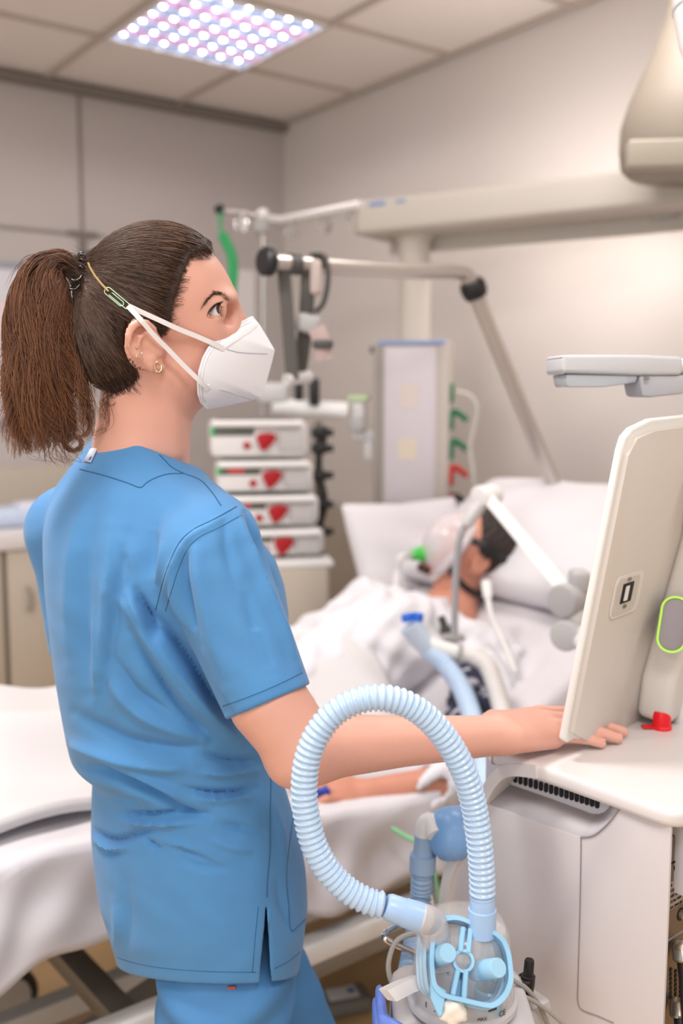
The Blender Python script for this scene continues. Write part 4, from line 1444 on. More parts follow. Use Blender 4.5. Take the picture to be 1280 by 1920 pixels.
# inner body, seams, base
xl = k2(866, 1562)[0]
put('inner_body', MB().box(K0 + e1 * .11 + e2 * .215 + UP * (.30 - ZK + .30), (.24, .33, .60), KM, .006), m_rec, cart)
seam = catmull([(1088, 1571, 0), (1089, 1580, 0), (1087, 1700, 0), (1083, 1850, 0), (1083, 1876, 0), (1090, 1893, 0), (1120, 1905, 0), (1150, 1918, 0)], 6)
put('seam', MB().tube([kp(p.x, p.y, -.0003) for p in seam], .0009, 6), m_line, cart)
seam = catmull([(1088, 1571, 0), (1112, 1567, 0), (1132, 1552, 0), (1148, 1534, 0), (1164, 1513, 0)], 6)
put('seam', MB().tube([kp(p.x, p.y, -.0003) for p in seam], .0011, 6), m_line, cart)
put('base', MB().box(K0 + e1 * .1 + e2 * .2 + UP * (.18 - ZK), (.46, .46, .07), KM, .02, 3), m_cartw, cart)
put('column', MB().box(K0 + e1 * .1 + e2 * .2 + UP * (.26 - ZK), (.26, .3, .1), KM, .01), m_rec, cart)
for (a, b) in ((-.1, .0), (.3, .0), (-.1, .4), (.3, .4)):
    c = K0 + e1 * a + e2 * b; c = V(c.x, c.y, .062)
    cs = put('caster', MB().cyl(c - e1 * .018, c + e1 * .018, .061, None, 24, .008), m_bedd, cart)
    put('fork', MB().box(c + UP * .06, (.05, .05, .03), KM, .008), m_lgrey, cs)
# bare metal rear bay on the right with screws, a printed plate and cable plugs
bay = put('rear_bay', MB().box(K0 + e1 * (xr - .025) + e2 * .197 + UP * (-.342), (.026, .38, .64), KM, .002), m_metal, cart)
RN = e1
def kr(px, py):
    return on_y(px, py, K0 + e1 * (xr - .0115), e1)
for (x, y) in ((1277, 1598), (1270, 1624), (1276, 1714)):
    c = kr(x, y)
    put('screw', MB().lathe([(0, .002), (.002, .0022), (.0035, .004), (.0055, .004), (.006, 0)], c, e1, 18), m_screw, bay)
    put('washer', MB().lathe([(.006, .0006), (.0078, .0004), (.0078, 0)], c, e1, 18), m_slot, bay)
c = kr(1275, 1669)
pl = put('printed_plate', MB().box(c, (.001, .05, .034), KM), mat('plate_grey', '#9d9389', .5), bay)
for i, s in enumerate(('R', 'O2: 280-600 kPa', 'AIR: 280-600 kPa', '12 bar max', 'use clean gas')):
    text('lettering', s, .0052, c + e1 * .0008 - e2 * .0225 + UP * (.0115 - i * .0068), e2, UP, m_slot, pl)
put('panel_joint', MB().box(kr(1276, 1609), (.002, .08, .0016), KM), m_slot, bay)
put('panel_joint', MB().box(kr(1276, 1748), (.002, .08, .0016), KM), m_line, bay)
hole = None
for r in range(7):
    for q in range(4):
        c = kr(1257 + q * 9 - (r % 2) * 0, 1818 + r * 8.6 + q * 3)
        put('vent_hole', MB().cyl(c - e1 * .0005, c + e1 * .0008, .0026, None, 10), m_slot, bay)
for k, (x0, y0, x1, y1) in enumerate(((1261, 1760, 1282, 1800), (1256, 1868, 1276, 1905))):
    a = kr(x0, y0) + e1 * .012; b = on_y(x1, y1, a + e1 * .006, e1)
    dd = (b - a).normalized()
    cp = thing('cable_plug', ('silver plug with a black cable, the upper one in the rear bay', 'silver plug with a black cable, the lower one in the rear bay')[k], 'plug', a, 'cable plugs in the rear bay')
    put('plug', MB().tube([a - dd * .004, a, a + dd * .003, b, b + dd * .002], [.008, .0105, .012, .0125, .011], 20), m_screw, cp)
    put('latch', MB().box(a.lerp(b, .5) - e2 * .0115, (.01, .003, .012), (dd.cross(e2).normalized(), e2, dd), .001), m_steel, cp)
    put('cable', MB().tube(catmull([b, b + dd * .03, b + dd * .07 - UP * .02, b + dd * .11 - UP * .08, b + dd * .12 - UP * .2], 5), .0085, 14), m_black, cp)

# monitor seen from behind, its screen turned to the bed
b0 = at(1056, 1388, 1.215)
t0 = at(1168, 826, 1.175)
md = V(math.sin(math.radians(40)), math.cos(math.radians(40)), 0)
mu = (t0 - b0).normalized()
mu = (mu - md * mu.dot(md)).normalized()
mn = md.cross(mu).normalized()              # out of the back, towards us
if mn.y > 0: mn = -mn
def mp(px, py, off=0.0):
    q = on_y(px, py, b0 + mn * off, mn) - b0
    return (q.dot(md), q.dot(mu))
MH = (t0 - b0).dot(mu)
m_monw = mat('monitor_bezel', '#e6e4e0', 0.35)
m_monb = mat('monitor_back', '#cfc8c0', 0.42)
mon = put('monitor_back', MB(), m_monb, cart)
xs = .40
outl = [(0.004, 0.012), (.004, MH - .016), (.02, MH + .004), (.07, MH + .012), (xs, MH + .022), (xs, .15)]
bot = [mp(1250, 1300), mp(1225, 1325), mp(1180, 1360), mp(1150, 1378), mp(1110, 1396)]
for q in bot: outl.append(q)
outl = [q for q in outl]
bm_ = MB().prism(outl, b0 + mn * .0, md, mu, .010, .002, 2, N=mn)
me = mesh_from('monitor_back', bm_.v, bm_.f, 40)
me.materials.append(m_monb); mon.data = me
bz_ = [(-.0, .0), (.0, MH - .012), (.004, MH + .004), (.02, MH + .014), (.07, MH + .024), (xs + .02, MH + .034), (xs + .02, .10), (mp(1180, 1360)[0], mp(1180, 1360)[1] - .004), (mp(1130, 1392)[0], mp(1130, 1392)[1] - .003), (.03, -.006), (.01, -.006)]
put('front_bezel', MB().prism(bz_, b0 + mn * .002, md, mu, .010, .003, 3, N=-mn), m_monw, mon)
put('screen', MB().prism([(.02, .03), (.02, MH - .02), (xs - .01, MH - .01), (xs - .01, .12), (.2, .03)], b0 - mn * .0082, md, mu, .0015, N=-mn), mat('screen_dark', '#22303c', .15), mon)
# thicker housing towards the hinge
hs_ = [mp(1262, 1000), mp(1276, 860), (xs - .02, MH - .04), (xs - .02, .16), mp(1236, 1300), mp(1178, 1338), mp(1188, 1262)]
put('rear_housing', MB().prism(hs_, b0 + mn * .008, md, mu, .05, .012, 3, N=mn), m_monb, mon)
# port recess
MO = .0105
def m3(px, py, off=MO): return on_y(px, py, b0 + mn * off, mn)
pq = m3(1174, 1114)
sxp = (m3(1198, 1114) - m3(1150, 1114)).length
syp = (m3(1174, 1082) - m3(1174, 1148)).length
po = put('port_recess', MB().prism(rrect(sxp, syp, .012, 4), pq, md, mu, .0012, N=mn), mat('recess_beige', '#dcd7d0', .4), mon)
put('port_floor', MB().prism(rrect(sxp * .82, syp * .86, .010, 4), pq + mn * .0012 - md * .004, md, mu, .0006, N=mn), mat('recess_floor', '#c9c2bb', .45), po)
pu_ = m3(1175, 1111, MO + .002)
k_ = sxp / 48.0
put('usb_port', MB().box(pu_, (18 * k_, .0265, .002), (md, mu, mn), .0008), m_slot, po)
put('usb_tongue', MB().box(pu_ - md * (2 * k_) + mn * .0012, (6 * k_, .0195, .001), (md, mu, mn)), m_wplast, po)
for s in (1, -1):
    c = pu_ + mu * (s * .0185) - md * (s * .5 * k_)
    put('screw', MB().prism([(3 * k_ * math.cos(a), .0022 * math.sin(a)) for a in np.linspace(0, 2 * PI, 12, endpoint=False)], c, md, mu, .001, N=mn), m_screw, po)
# lime ringed rotary grip and label on the back
gq = at(1262, 1171, 1.30)
gf = (CAMV - gq).normalized(); gx = gf.cross(UP).normalized() * -1; gy = gf.cross(gx)
if gy.z < 0: gy = -gy
gx = (gx + UP * -.0).normalized()
tl_ = math.radians(-6)
gx, gy = gx * math.cos(tl_) + gy * math.sin(tl_), gy * math.cos(tl_) - gx * math.sin(tl_)
gr = put('grip_end', MB().prism(rrect(.034, .072, .0165, 8), gq, gx, gy, .06, .003, N=-gf), mat('grip_lilac', '#8d858a', .45), mon)
put('lime_ring', MB().rring(rrect(.035, .073, .017, 8), gq + gf * .001, gx, gy, .0017, 8), mat('lime', '#b5e85a', .35, emit=.15), gr)
lq = mp(1252, 1258)
lo_ = b0 + md * lq[0] + mu * lq[1] + mn * .0588
lb = put('type_label', MB().box(lo_, (.06, .045, .0006), (md, mu, mn)), mat('label_white', '#d8d2cc', .5), mon)
for i, s in enumerate(('Type 1  100-240 V', '50/60 Hz  IPX1', 'Made in EU')):
    text('lettering', s, .006, lo_ - md * .026 + mu * (.008 - i * .010) + mn * .0006, md, mu, m_line, lb)
put('hinge', MB().box(b0 + md * .30 + mu * .06 + mn * .045, (.06, .12, .05), (md, mu, mn), .01), m_cartw, mon)
put('hinge_foot', MB().tube([b0 + md * .27 + mu * .02 + mn * .05, V(*(b0 + md * .27 + mn * .06).to_tuple()[:2], ZT - .005)], .03, 20), m_cartw, mon)

# red cap with a strap lying on the top plate
rc_ = atz(1240, 1366, ZT)
rcap = thing('red_cap', 'small bright red cap with a tab lying on the ventilator top', 'cap', rc_)
m_rc = mat('bright_red', '#e0101c', 0.35)
put('cap', MB().lathe([(0, 0), (.0135, 0), (.0138, .003), (.0122, .005), (.0128, .022), (.0118, .026), (0, .0265)], rc_, UP, 32), m_rc, rcap)
tdir = -e1 * .25 + V(-1, -.15, 0)
put('tab', MB().tube([rc_ + UP * .003 + tdir.normalized() * .008, rc_ + UP * .003 + tdir.normalized() * .017, rc_ + UP * .0025 + tdir.normalized() * .027], 1, 10, flat=(.0065, .0022), up=V(0, 1, 0)), m_rc, rcap)

# grey lamp head on its white tube, upper right
lb_ = V(.995, .1, 0).normalized()
lnn = V(-.1, .995, 0)
lo2 = at(1152, 690, 1.36)
lh = thing('examination_light', 'pale grey lamp head with a clear lens sticking in at the right edge', 'lamp', lo2)
m_lamp = mat('lamp_grey', '#c3c3c6', .4)
def lpx(x, y):
    q = on_y(x, y, lo2, lnn) - lo2
    return (q.dot(lb_), q.z)
put('housing', MB().prism([lpx(*p) for p in ((1041, 671), (1046, 667), (1190, 667), (1262, 670), (1262, 704), (1190, 705), (1120, 703), (1044, 701), (1041, 697))], lo2 - lnn * .03, lb_, UP, .075, .005, 3, N=lnn), m_lamp, lh)
put('lens', MB().prism([lpx(*p) for p in ((1050, 702), (1184, 704), (1180, 718), (1120, 726), (1054, 726))], lo2 - lnn * .024, lb_, UP, .06, .003, 2, N=lnn), mat('lens_clear', '#dfe6ef', .12, trans=.5), lh)
put('bracket', MB().prism([lpx(*p) for p in ((1184, 704), (1275, 704), (1290, 728), (1262, 739), (1205, 745), (1190, 744), (1186, 725))], lo2 - lnn * .026, lb_, UP, .06, .004, 2, N=lnn), mat('lamp_grey2', '#b3b3b8', .45), lh)
sc_ = on_y(1211, 709, lo2 - lnn * .03, lnn)
put('screw', MB().cyl(sc_, sc_ - lnn * .003, .0032, None, 14), m_screw, lh)
put('tube', MB().cyl(on_y(1262, 686, lo2, lnn), on_y(1330, 688, lo2, lnn), .0105, None, 20, .002), m_wplast, lh)
put('tube_joint', MB().box(on_y(1290, 712, lo2, lnn), (.02, .03, .03), (lb_, lnn, UP), .005), m_lamp, lh)

# blue chair behind the monitor, with a pale cable hanging before it
bc_ = at(1300, 1300, 2.0)
chm = (V(.9, -.43, 0), V(.43, .9, 0), UP)
ch = thing('padded_chair', 'blue padded chair behind the monitor at the right edge', 'chair', V(bc_.x + .1, bc_.y, 0))
m_blue = mat('blue_vinyl', '#5f71a0', .5)
cc_ = V(bc_.x + .12, bc_.y + .05, 0)
put('backrest', MB().box(cc_ + UP * .80, (.46, .07, .36), chm, .03, 4), m_blue, ch)
put('seat', MB().box(cc_ + UP * .47 + chm[1] * -.22 * -1, (.46, .46, .08), chm, .03, 4), m_blue, ch)
for (a, b) in ((-.2, .04), (.2, .04), (-.2, .42), (.2, .42)):
    p = cc_ + chm[0] * a + chm[1] * b
    put('leg', MB().cyl(V(p.x, p.y, 0), V(p.x, p.y, .44), .013, None, 14), m_chrome, ch)
for a in (-.19, .19):
    p = cc_ + chm[0] * a + chm[1] * .03
    put('back_post', MB().cyl(V(p.x, p.y, .42), V(p.x, p.y, .68), .012, None, 12), m_chrome, ch)
tag(put('cable', MB().tube(catmull([at(1262, 1240, 1.72), at(1256, 1280, 1.7), at(1250, 1310, 1.68), at(1240, 1345, 1.66), at(1236, 1420, 1.64)], 6), .006, 8), m_lgrey), 'pale cable hanging in front of the blue chair', 'cable')
# ------------------------------------------------------------------ corrugated breathing hose loop and the humidifier in front
m_hose = mat('hose_light_blue', '#b7d1ec', 0.28, coat=.3)
m_cuff = mat('cuff_light_blue', '#a5c5ea', 0.3)
m_frost = mat('frosted_clear', '#dcd8da', 0.3, alpha=.72)
hpts = [(718, 1697, .985), (690, 1690, .985), (650, 1668, .985), (613, 1630, .985), (587, 1580, .985), (573, 1520, .985), (570, 1470, .985), (577, 1420, .985), (596, 1374, .985), (628, 1336, .985), (670, 1314, .985), (715, 1308, .985),
        (762, 1320, .99), (805, 1350, .995), (842, 1395, 1.0), (870, 1448, 1.005), (888, 1510, 1.01), (898, 1575, 1.01), (903, 1640, 1.01), (904, 1682, 1.01)]
path = catmull([at(x, y, d) for x, y, d in hpts], 12)
hose = thing('breathing_hose', 'light blue corrugated breathing hose looping in front of the nurse\'s forearm', 'hose', at(904, 1740, 1.01))
def ribbed(path, r, pitch, seg=26):
    prof = (-.9, -.35, .55, 1.0, 1.0, .55, -.35, -.9)
    pts, L = resample(path, pitch / 8)
    return MB().tube(pts, [r + .00125 * prof[i % 8] for i in range(len(pts))], seg)
put('corrugated_tube', ribbed(path, .0130, .0067), m_hose, hose, sharp=180)
c0, c1, c2 = at(722, 1698, .985), at(755, 1710, .985), at(792, 1722, .985)
put('cuff', MB().tube([c0, c0.lerp(c1, .2), c0.lerp(c1, .9), c1, c1.lerp(c2, .02), c2.lerp(c1, .1), c2], [.0118, .0136, .0140, .0140, .0146, .0152, .0146], 28), m_cuff, hose)
d0, d1, d2 = at(904, 1678, 1.01), at(904, 1703, 1.01), at(903, 1752, 1.01)
put('cuff', MB().tube([d0, d0.lerp(d1, .2), d0.lerp(d1, .9), d1, d1.lerp(d2, .02), d1.lerp(d2, .1), d2], [.0125, .0133, .0136, .0136, .0152, .0154, .0148], 28), m_cuff, hose)

# humidifier: heater base, clear water chamber, pale blue winged cap
HD = .985
hc0 = at(868, 1905, 1.03)
hum = thing('humidifier', 'humidifier with clear water chamber and pale blue cross-shaped handle', 'humidifier', V(hc0.x, hc0.y, hc0.z - .12))
m_cap = mat('pale_blue_plastic', '#8ec2e2', 0.3, coat=.2)
m_knob = mat('pale_blue_knob', '#a0d0ec', 0.3)
m_glass = mat('chamber_clear', '#eef1f3', 0.04, alpha=.25, spec=1.0)
m_viol = mat('violet_blue_plastic', '#6f8ae0', .4)
m_hbase = mat('humidifier_grey', '#c3c1c3', .4)
m_ink = mat('printed_ink', '#3d3c42', .6)
# axis of the chamber leans slightly back
cx_ = at(866, 1850, 1.04)
# chamber body: rounded clear pot standing on the plate
zc_ = atz  # (kept short)
base_z = at(866, 1915, 1.0).z
top_z = at(866, 1752, 1.0).z
axis0 = V(cx_.x, cx_.y, base_z)
hgt = top_z - base_z
put('water_chamber', MB().lathe([(.0, .002), (.051, .002), (.055, .006), (.0545, hgt * .35), (.0535, hgt * .6), (.051, hgt * .8), (.044, hgt * .94), (.03, hgt * .99), (0, hgt)], axis0, UP, 48), m_glass, hum, sharp=60)
put('inner_float', MB().lathe([(0, 0), (.02, 0), (.024, .012), (.02, .03), (.008, .036), (.008, hgt * .7), (0, hgt * .7)], axis0 + UP * .008 + V(.01, .01, 0), UP, 28), mat('float_clear', '#e8e6e4', .1, alpha=.35), hum)
put('inner_tube', MB().tube([axis0 + V(.018, -.02, .01), axis0 + V(.02, -.02, hgt * .5), axis0 + V(.026, -.01, hgt * .86)], .006, 14), mat('tube_yellowish', '#e4dfc4', .2, alpha=.5), hum)
put('inner_dome', MB().lathe([(.026, 0), (.028, .02), (.024, .04), (.012, .05), (0, .052)], axis0 + V(.022, -.005, hgt * .46), UP, 28), mat('dome_clear', '#f2f2f4', .05, alpha=.3), hum)
put('inner_cup', MB().lathe([(0, 0), (.015, .002), (.016, .03), (.014, .032)], axis0 + V(.024, -.036, hgt * .06), UP, 22), mat('cup_blue', '#a9d0e4', .2, alpha=.6), hum)
put('heater_plate', MB().lathe([(0, -.004), (.058, -.004), (.0615, 0), (.0615, .006), (.058, .010), (.055, .010), (.054, .002), (0, .002)], axis0, UP, 48), m_hbase, hum)
skirt = put('skirt', MB().lathe([(.056, .002), (.0585, .006), (.0565, .030), (.055, .0305)], axis0, UP, 48), mat('skirt_clear', '#d5d5da', .15, alpha=.55), hum)
# printing round the chamber's foot
def around(ang, z, s, size, name='lettering'):
    a = math.radians(ang)
    rr_ = .0590
    n = V(math.sin(a), -math.cos(a), 0)
    X = V(math.cos(a), math.sin(a), 0)
    text(name, s, size, axis0 + n * rr_ + UP * z - X * (size * .35 * len(s) * .6), X, UP, m_ink, skirt)
around(38, .010, 'CE', .0085)
around(-48, .016, '1', .009)
around(-36, .016, '2', .009)
around(12, .012, 'MAX', .005)
for ang in (-20, 26):
    a = math.radians(ang); n = V(math.sin(a), -math.cos(a), 0); X = V(math.cos(a), math.sin(a), 0)
    put('level_mark', MB().box(axis0 + n * .0588 + UP * .022, (.010, .001, .0028), (X, n, UP)), m_ink, skirt)
put('base', MB().prism(rrect(.155, .15, .03, 6), axis0 - UP * .085 + V(.0, .01, 0), V(1, 0, 0), V(0, 1, 0), .078, .008, 3, N=UP), m_hbase, hum)
vb = [(-.094, -.03), (-.058, -.066), (-.01, -.083), (-.01, -.073), (-.052, -.056), (-.083, -.026), (-.086, .03), (-.096, .03)]
put('mount', MB().box(axis0 - UP * .05 + V(.075, .075, 0), (.04, .08, .03), (V(.8, .6, 0), V(-.6, .8, 0), UP), .008), m_hbase, hum)
put('blue_guard', MB().prism([(a, b) for a, b in vb], axis0 - UP * .075, V(1, 0, 0), V(0, 1, 0), .076, .006, 3, N=UP), m_viol, hum)
put('guard_rim', MB().prism([(a * 1.035, b * 1.035) for a, b in vb], axis0 - UP * .05, V(1, 0, 0), V(0, 1, 0), .036, .006, 3, N=UP), m_viol, hum)
put('grey_clamp', MB().tube([at(726, 1866, .985), at(758, 1850, 1.0), at(790, 1838, 1.02)], .012, 4, flat=(.45, 1.2)), m_lgrey, hum)

# winged cap facing us
fc = at(876, 1808, HD)
cF = (CAMV - fc).normalized()
cX = UP.cross(cF).normalized(); cY = cF.cross(cX)
ro = math.radians(-13)
cX, cY = cX * math.cos(ro) + cY * math.sin(ro), cY * math.cos(ro) - cX * math.sin(ro)
# the cap's plane is turned a little to the right and leans back
cN = (cF + cX * .16 + UP * .18).normalized()
cX = (cX - cN * cX.dot(cN)).normalized(); cY = cN.cross(cX)
def cp(px, py, off=0.0):
    q = on_y(px, py, fc, cN) - fc
    return (q.dot(cX), q.dot(cY))
def c3(p, off=0.0):
    return fc + cX * p[0] + cY * p[1] + cN * off
outer = [(826, 1721), (846, 1717), (864, 1720), (895, 1733), (925, 1746), (943, 1760), (953, 1780), (958, 1804), (960, 1832), (957, 1852), (946, 1874), (928, 1889), (910, 1890), (870, 1881), (832, 1872), (816, 1860), (808, 1845), (805, 1820), (804, 1795), (807, 1760), (815, 1733)]
oc = catmull([(*cp(x, y), 0) for x, y in outer], 5, True)
ctr = Vector((sum(p.x for p in oc) / len(oc), sum(p.y for p in oc) / len(oc), 0))
def ringband(pts, inner, d0, d1, name, m, par):
    rr_ = []
    for p in pts + pts[:1]:
        q = ctr + (p - ctr) * inner
        rr_.append([c3((p.x, p.y), d0), c3((q.x, q.y), d0), c3((q.x, q.y), d1), c3((p.x, p.y), d1)])
    return put(name, MB().loft(rr_, caps=False), m, par, sharp=40)
cap = ringband(oc, .89, .006, -.026, 'handle_frame', m_cap, hum)
big = [ctr + (p - ctr) * 1.035 for p in oc]
for k, dz in enumerate((-.010, -.018, -.026)):
    ringband([p - Vector((.004 + .003 * k, .001, 0)) for p in big], .93, dz + .002, dz - .003, 'gasket', mat('gasket_clear', '#b9d3e4', .12, alpha=.7), hum)
hub = Vector((*cp(868, 1802), 0))
put('hub', MB().lathe([(.0085, -.010), (.0085, .003), (.0115, .003), (.0115, -.010), (.0085, -.010)], c3((hub.x, hub.y)), cN, 32), m_cap, cap)
def bar2(a, b, w, d0, d1, name='spoke'):
    A, Bq = Vector((*a, 0)), Vector((*b, 0))
    t = (Bq - A).normalized(); n = Vector((-t.y, t.x, 0)) * (w / 2)
    put(name, MB().prism([(p.x, p.y) for p in (A + n, A - n, Bq - n, Bq + n)], fc + cN * d1, cX, cY, d0 - d1, .0012, 1, N=cN), m_cap, cap)
for (xa, ya, xb, yb) in ((868, 1738, 862, 1786), (882, 1740, 877, 1788), (858, 1818, 848, 1868), (873, 1818, 869, 1874)):
    bar2(cp(xa, ya), cp(xb, yb), .0055, .004, -.014)
put('rib', MB().prism([cp(*p) for p in ((866, 1740), (884, 1744), (876, 1788), (862, 1786))], fc - cN * .016, cX, cY, .004, N=cN), m_cap, cap)
put('rib', MB().prism([cp(*p) for p in ((858, 1818), (874, 1820), (868, 1872), (850, 1868))], fc - cN * .016, cX, cY, .004, N=cN), m_cap, cap)
for (kx, ky, bx, by) in ((837, 1789, 812, 1793), (931, 1817, 898, 1815)):
    f_ = c3(cp(kx, ky), .012)
    b_ = c3(cp(bx, by), -.03)
    # short stub standing out of the frame
    put('knob', MB().tube([b_, b_.lerp(f_, .5), b_.lerp(f_, .97), f_], [.0108, .0104, .0100, .0092], 28, up=cX), m_knob, cap)
put('tab', MB().prism([cp(*p) for p in ((806, 1838), (826, 1852), (836, 1858), (828, 1905), (822, 1908), (806, 1872))], fc - cN * .004, cX, cY, .008, .001, 1, N=cN), m_cap, cap)
# crumpled white tape under the cap and the clear elbow into the chamber
tc_ = at(848, 1896, .965)
tp_ = MB().ell(tc_, (.015, .011, .014), None, 26, 16)
tp_.v = [tuple(Vector(p) + (Vector(p) - tc_) * (.16 * math.sin(p[0] * 260) * math.sin(p[2] * 310 + p[1] * 200) + .07 * math.sin(p[2] * 560 + p[0] * 400))) for p in tp_.v]
tag(put('tape', tp_, mat('tape_cream', '#ece5da', .7)), 'crumpled cream tape stuck under the pale blue handle', 'tape')
put('inlet_elbow', MB().tube(catmull([c2 - (c2 - c1) * .15, c2, at(806, 1728, 1.0), at(815, 1752, 1.01), at(818, 1790, 1.02)], 6), [.0128] * 4 + [.0150] * 8 + [.0165] * 13, 24), m_frost, hum)

# round blue filter with its own hose at the cart's far side
fD = 1.33
f0 = at(853, 1562, fD)
fax = (V(-.55, -.35, .1)).normalized()
fl = thing('bacterial_filter', 'round blue filter with a white elbow on the far side of the ventilator', 'filter', f0)
m_fb = mat('filter_blue', '#7fabdc', .35)
put('housing', MB().lathe([(0, -.03), (.03, -.03), (.036, -.02), (.037, .0), (.037, .010), (.034, .022), (.026, .032), (.016, .036), (0, .037)], f0, fax, 40), m_fb, fl)
put('tail', MB().tube([f0 - UP * .01, at(838, 1590, fD), at(836, 1608, fD)], [.022, .018, .012], 20), m_fb, fl)
put('elbow', MB().tube(catmull([f0 + fax * .034, at(806, 1540, fD), at(796, 1548, fD), at(794, 1568, fD)], 5), .0125, 18), m_wplast, fl)
m_fh = mat('hose_grey_blue', '#93aecb', .35)
g0, g1 = at(795, 1566, fD), at(791, 1636, fD)
h2 = thing('filter_hose', 'grey-blue hose with a thick cuff hanging from the round blue filter', 'hose', g1)
put('cuff', MB().tube([g0, g0.lerp(g1, .5), g0.lerp(g1, .52), g0.lerp(g1, .95), g1], [.0135, .0142, .0185, .0185, .016], 24), m_fh, h2)
hp2 = catmull([g1, at(788, 1690, fD), at(782, 1740, 1.28), at(772, 1800, 1.22), at(764, 1850, 1.18), at(768, 1930, 1.14), at(790, 1990, 1.1)], 10)
put('corrugated_tube', corrug(hp2, .0145, .0012, .0075, 18), m_fh, h2, sharp=180)
# bent wire hook and thin lines between bed and cart
tag(put('wire_hook', MB().tube(catmull([at(768, 1732, 1.3), at(742, 1736, 1.26), at(724, 1746, 1.22), at(721, 1758, 1.2), at(735, 1768, 1.2), at(770, 1784, 1.2), at(800, 1798, 1.2)], 6), .0042, 10), m_chrome), 'bent chrome wire hook beside the grey-blue hose', 'hook')
m_cab2 = mat('cable_grey', '#98948f', .5)
tag(put('cable', MB().tube(catmull([at(800, 1752, 1.14), at(768, 1752, 1.13), at(742, 1766, 1.12), at(729, 1800, 1.11), at(730, 1830, 1.10), at(742, 1858, 1.09)], 8), .0032, 8), m_cab2), 'thin grey cable looping left of the humidifier', 'cable')
tag(put('cable', MB().tube(catmull([at(810, 1640, 1.36), at(813, 1670, 1.35), at(818, 1695, 1.34), at(822, 1715, 1.33)], 8), .003, 8), m_cab2), 'thin grey cable hanging between the blue filter and the cart', 'cable')
# black plug standing by the cart with thin grey leads
bp = at(985, 1856, 1.10)
pg = thing('sensor_plug', 'black cylindrical sensor plug standing between humidifier and cart', 'plug', bp)
put('plug', MB().lathe([(0, 0), (.0045, 0), (.005, .006), (.0075, .010), (.0085, .02), (.0085, .03), (.0062, .031), (.0058, .048), (.005, .05), (0, .05)], at(986, 1874, 1.10), V(.06, 0, 1), 20), m_black, pg)
put('collar', MB().lathe([(.0088, 0), (.0092, .002), (.0088, .004)], at(985, 1838, 1.10), V(.06, 0, 1), 20), m_bedd, pg)
lab3 = ('upper thin grey lead running right from behind the pale blue handle', 'middle thin grey lead crossing in front of the black plug', 'steep thin grey lead dropping beside the humidifier')
for k, pts in enumerate((((962, 1838), (985, 1852), (1005, 1876), (1018, 1900), (1030, 1930)), ((962, 1862), (990, 1872), (1020, 1890), (1045, 1910), (1070, 1935)), ((958, 1850), (972, 1880), (982, 1910), (988, 1940)))):
    tag(put('lead', MB().tube(catmull([at(x, y, 1.075 - .006 * k) for x, y in pts], 6), .0028, 8), m_cab2), lab3[k], 'cable', 'thin leads beside the humidifier')
# handset lying on the floor behind the nurse's leg
hf = atz(632, 1872, .03)
hset = thing('bed_handset', 'grey bed handset with a white label lying on the floor', 'remote control', V(hf.x, hf.y, 0))
hM = (V(.95, .3, 0).normalized(), V(-.3, .95, 0).normalized(), UP)
put('body', MB().box(V(hf.x, hf.y, .022), (.16, .085, .04), hM, .016, 4), mat('handset_grey', '#77756f', .5), hset)
put('label', MB().box(V(hf.x, hf.y, .0425) + hM[0] * .012, (.075, .05, .0012), hM, .0004), m_wplast, hset)
put('button', MB().cyl(V(hf.x, hf.y, .043) + hM[0] * .034, V(hf.x, hf.y, .045) + hM[0] * .034, .009, None, 16), mat('button_blue', '#3f6fb8', .4), hset)
# ------------------------------------------------------------------ the nurse
NQ = 0.0023
m_skin = mat('skin_nurse', '#dda795', 0.48, var=0.07, vscale=22, bump=0.12, bscale=900, sss=0.12)
m_scrub = mat('scrub_blue', '#4c89bf', 0.78, var=0.05, vscale=26, bump=0.35, bscale=1500, sheen=.15)
m_stitch = mat('scrub_stitch', '#2c6289', 0.8)
m_hair = mat('hair_brown', '#33231c', 0.5, var=.3, vscale=150)
m_maskw = mat('mask_white', '#f3f5fb', 0.75, bump=.15, bscale=1600)
m_strapw = mat('strap_white', '#eceaec', 0.7)

H0 = at(300, 590, 1.25)
nR, nU, nF = eyeframe(H0)
PH = math.radians(12)
HX = nR * math.cos(PH) + nF * math.sin(PH)        # where she looks
HY = -nR * math.sin(PH) + nF * math.cos(PH)       # her left, away from us
HZ = nU
NM = (HX, HY, HZ)
_d0 = (H0 - CAMV).length
_k = (Vector(proj(H0 + nR * .01)) - Vector(proj(H0))).length / .01

def hp(px, py, y=0.0):
    """a spot of the head seen at (px, py), y metres to her left of the middle"""
    x = z = 0.0
    for _ in range(4):
        dep = y * math.cos(PH) + x * math.sin(PH)
        k = _k * _d0 / (_d0 + dep)
        x = ((px - 300) / k + y * math.sin(PH)) / math.cos(PH)
        z = (590 - py) / k
    return H0 + HX * x + HY * y + HZ * z
def hn(px, py, y=0.0):
    return nparr(hp(px, py, y))
def fr(v):
    return [nparr(a) for a in v]

# --- skin: head, neck, right arm with hand in one surface
TF = V(.82, .57, 0).normalized()          # where the torso faces
TR = V(.57, -.82, 0).normalized()         # her right
armA, armS, armE = at(398, 1050, 1.15), at(503, 1316, 1.10), at(566, 1402, 1.095)
armW = atz(925, 1379, 1.037)
farm1 = armE.lerp(armW, .17); farm2 = armE.lerp(armW, .5)
kn = [atz(1012, 1338, 1.031), atz(1022, 1348, 1.034), atz(1032, 1362, 1.030), atz(1038, 1378, 1.023)]
tipz = [atz(1150, 1356, 1.009), atz(1167, 1372, 1.009), atz(1158, 1384, 1.009), atz(1127, 1394, 1.008)]

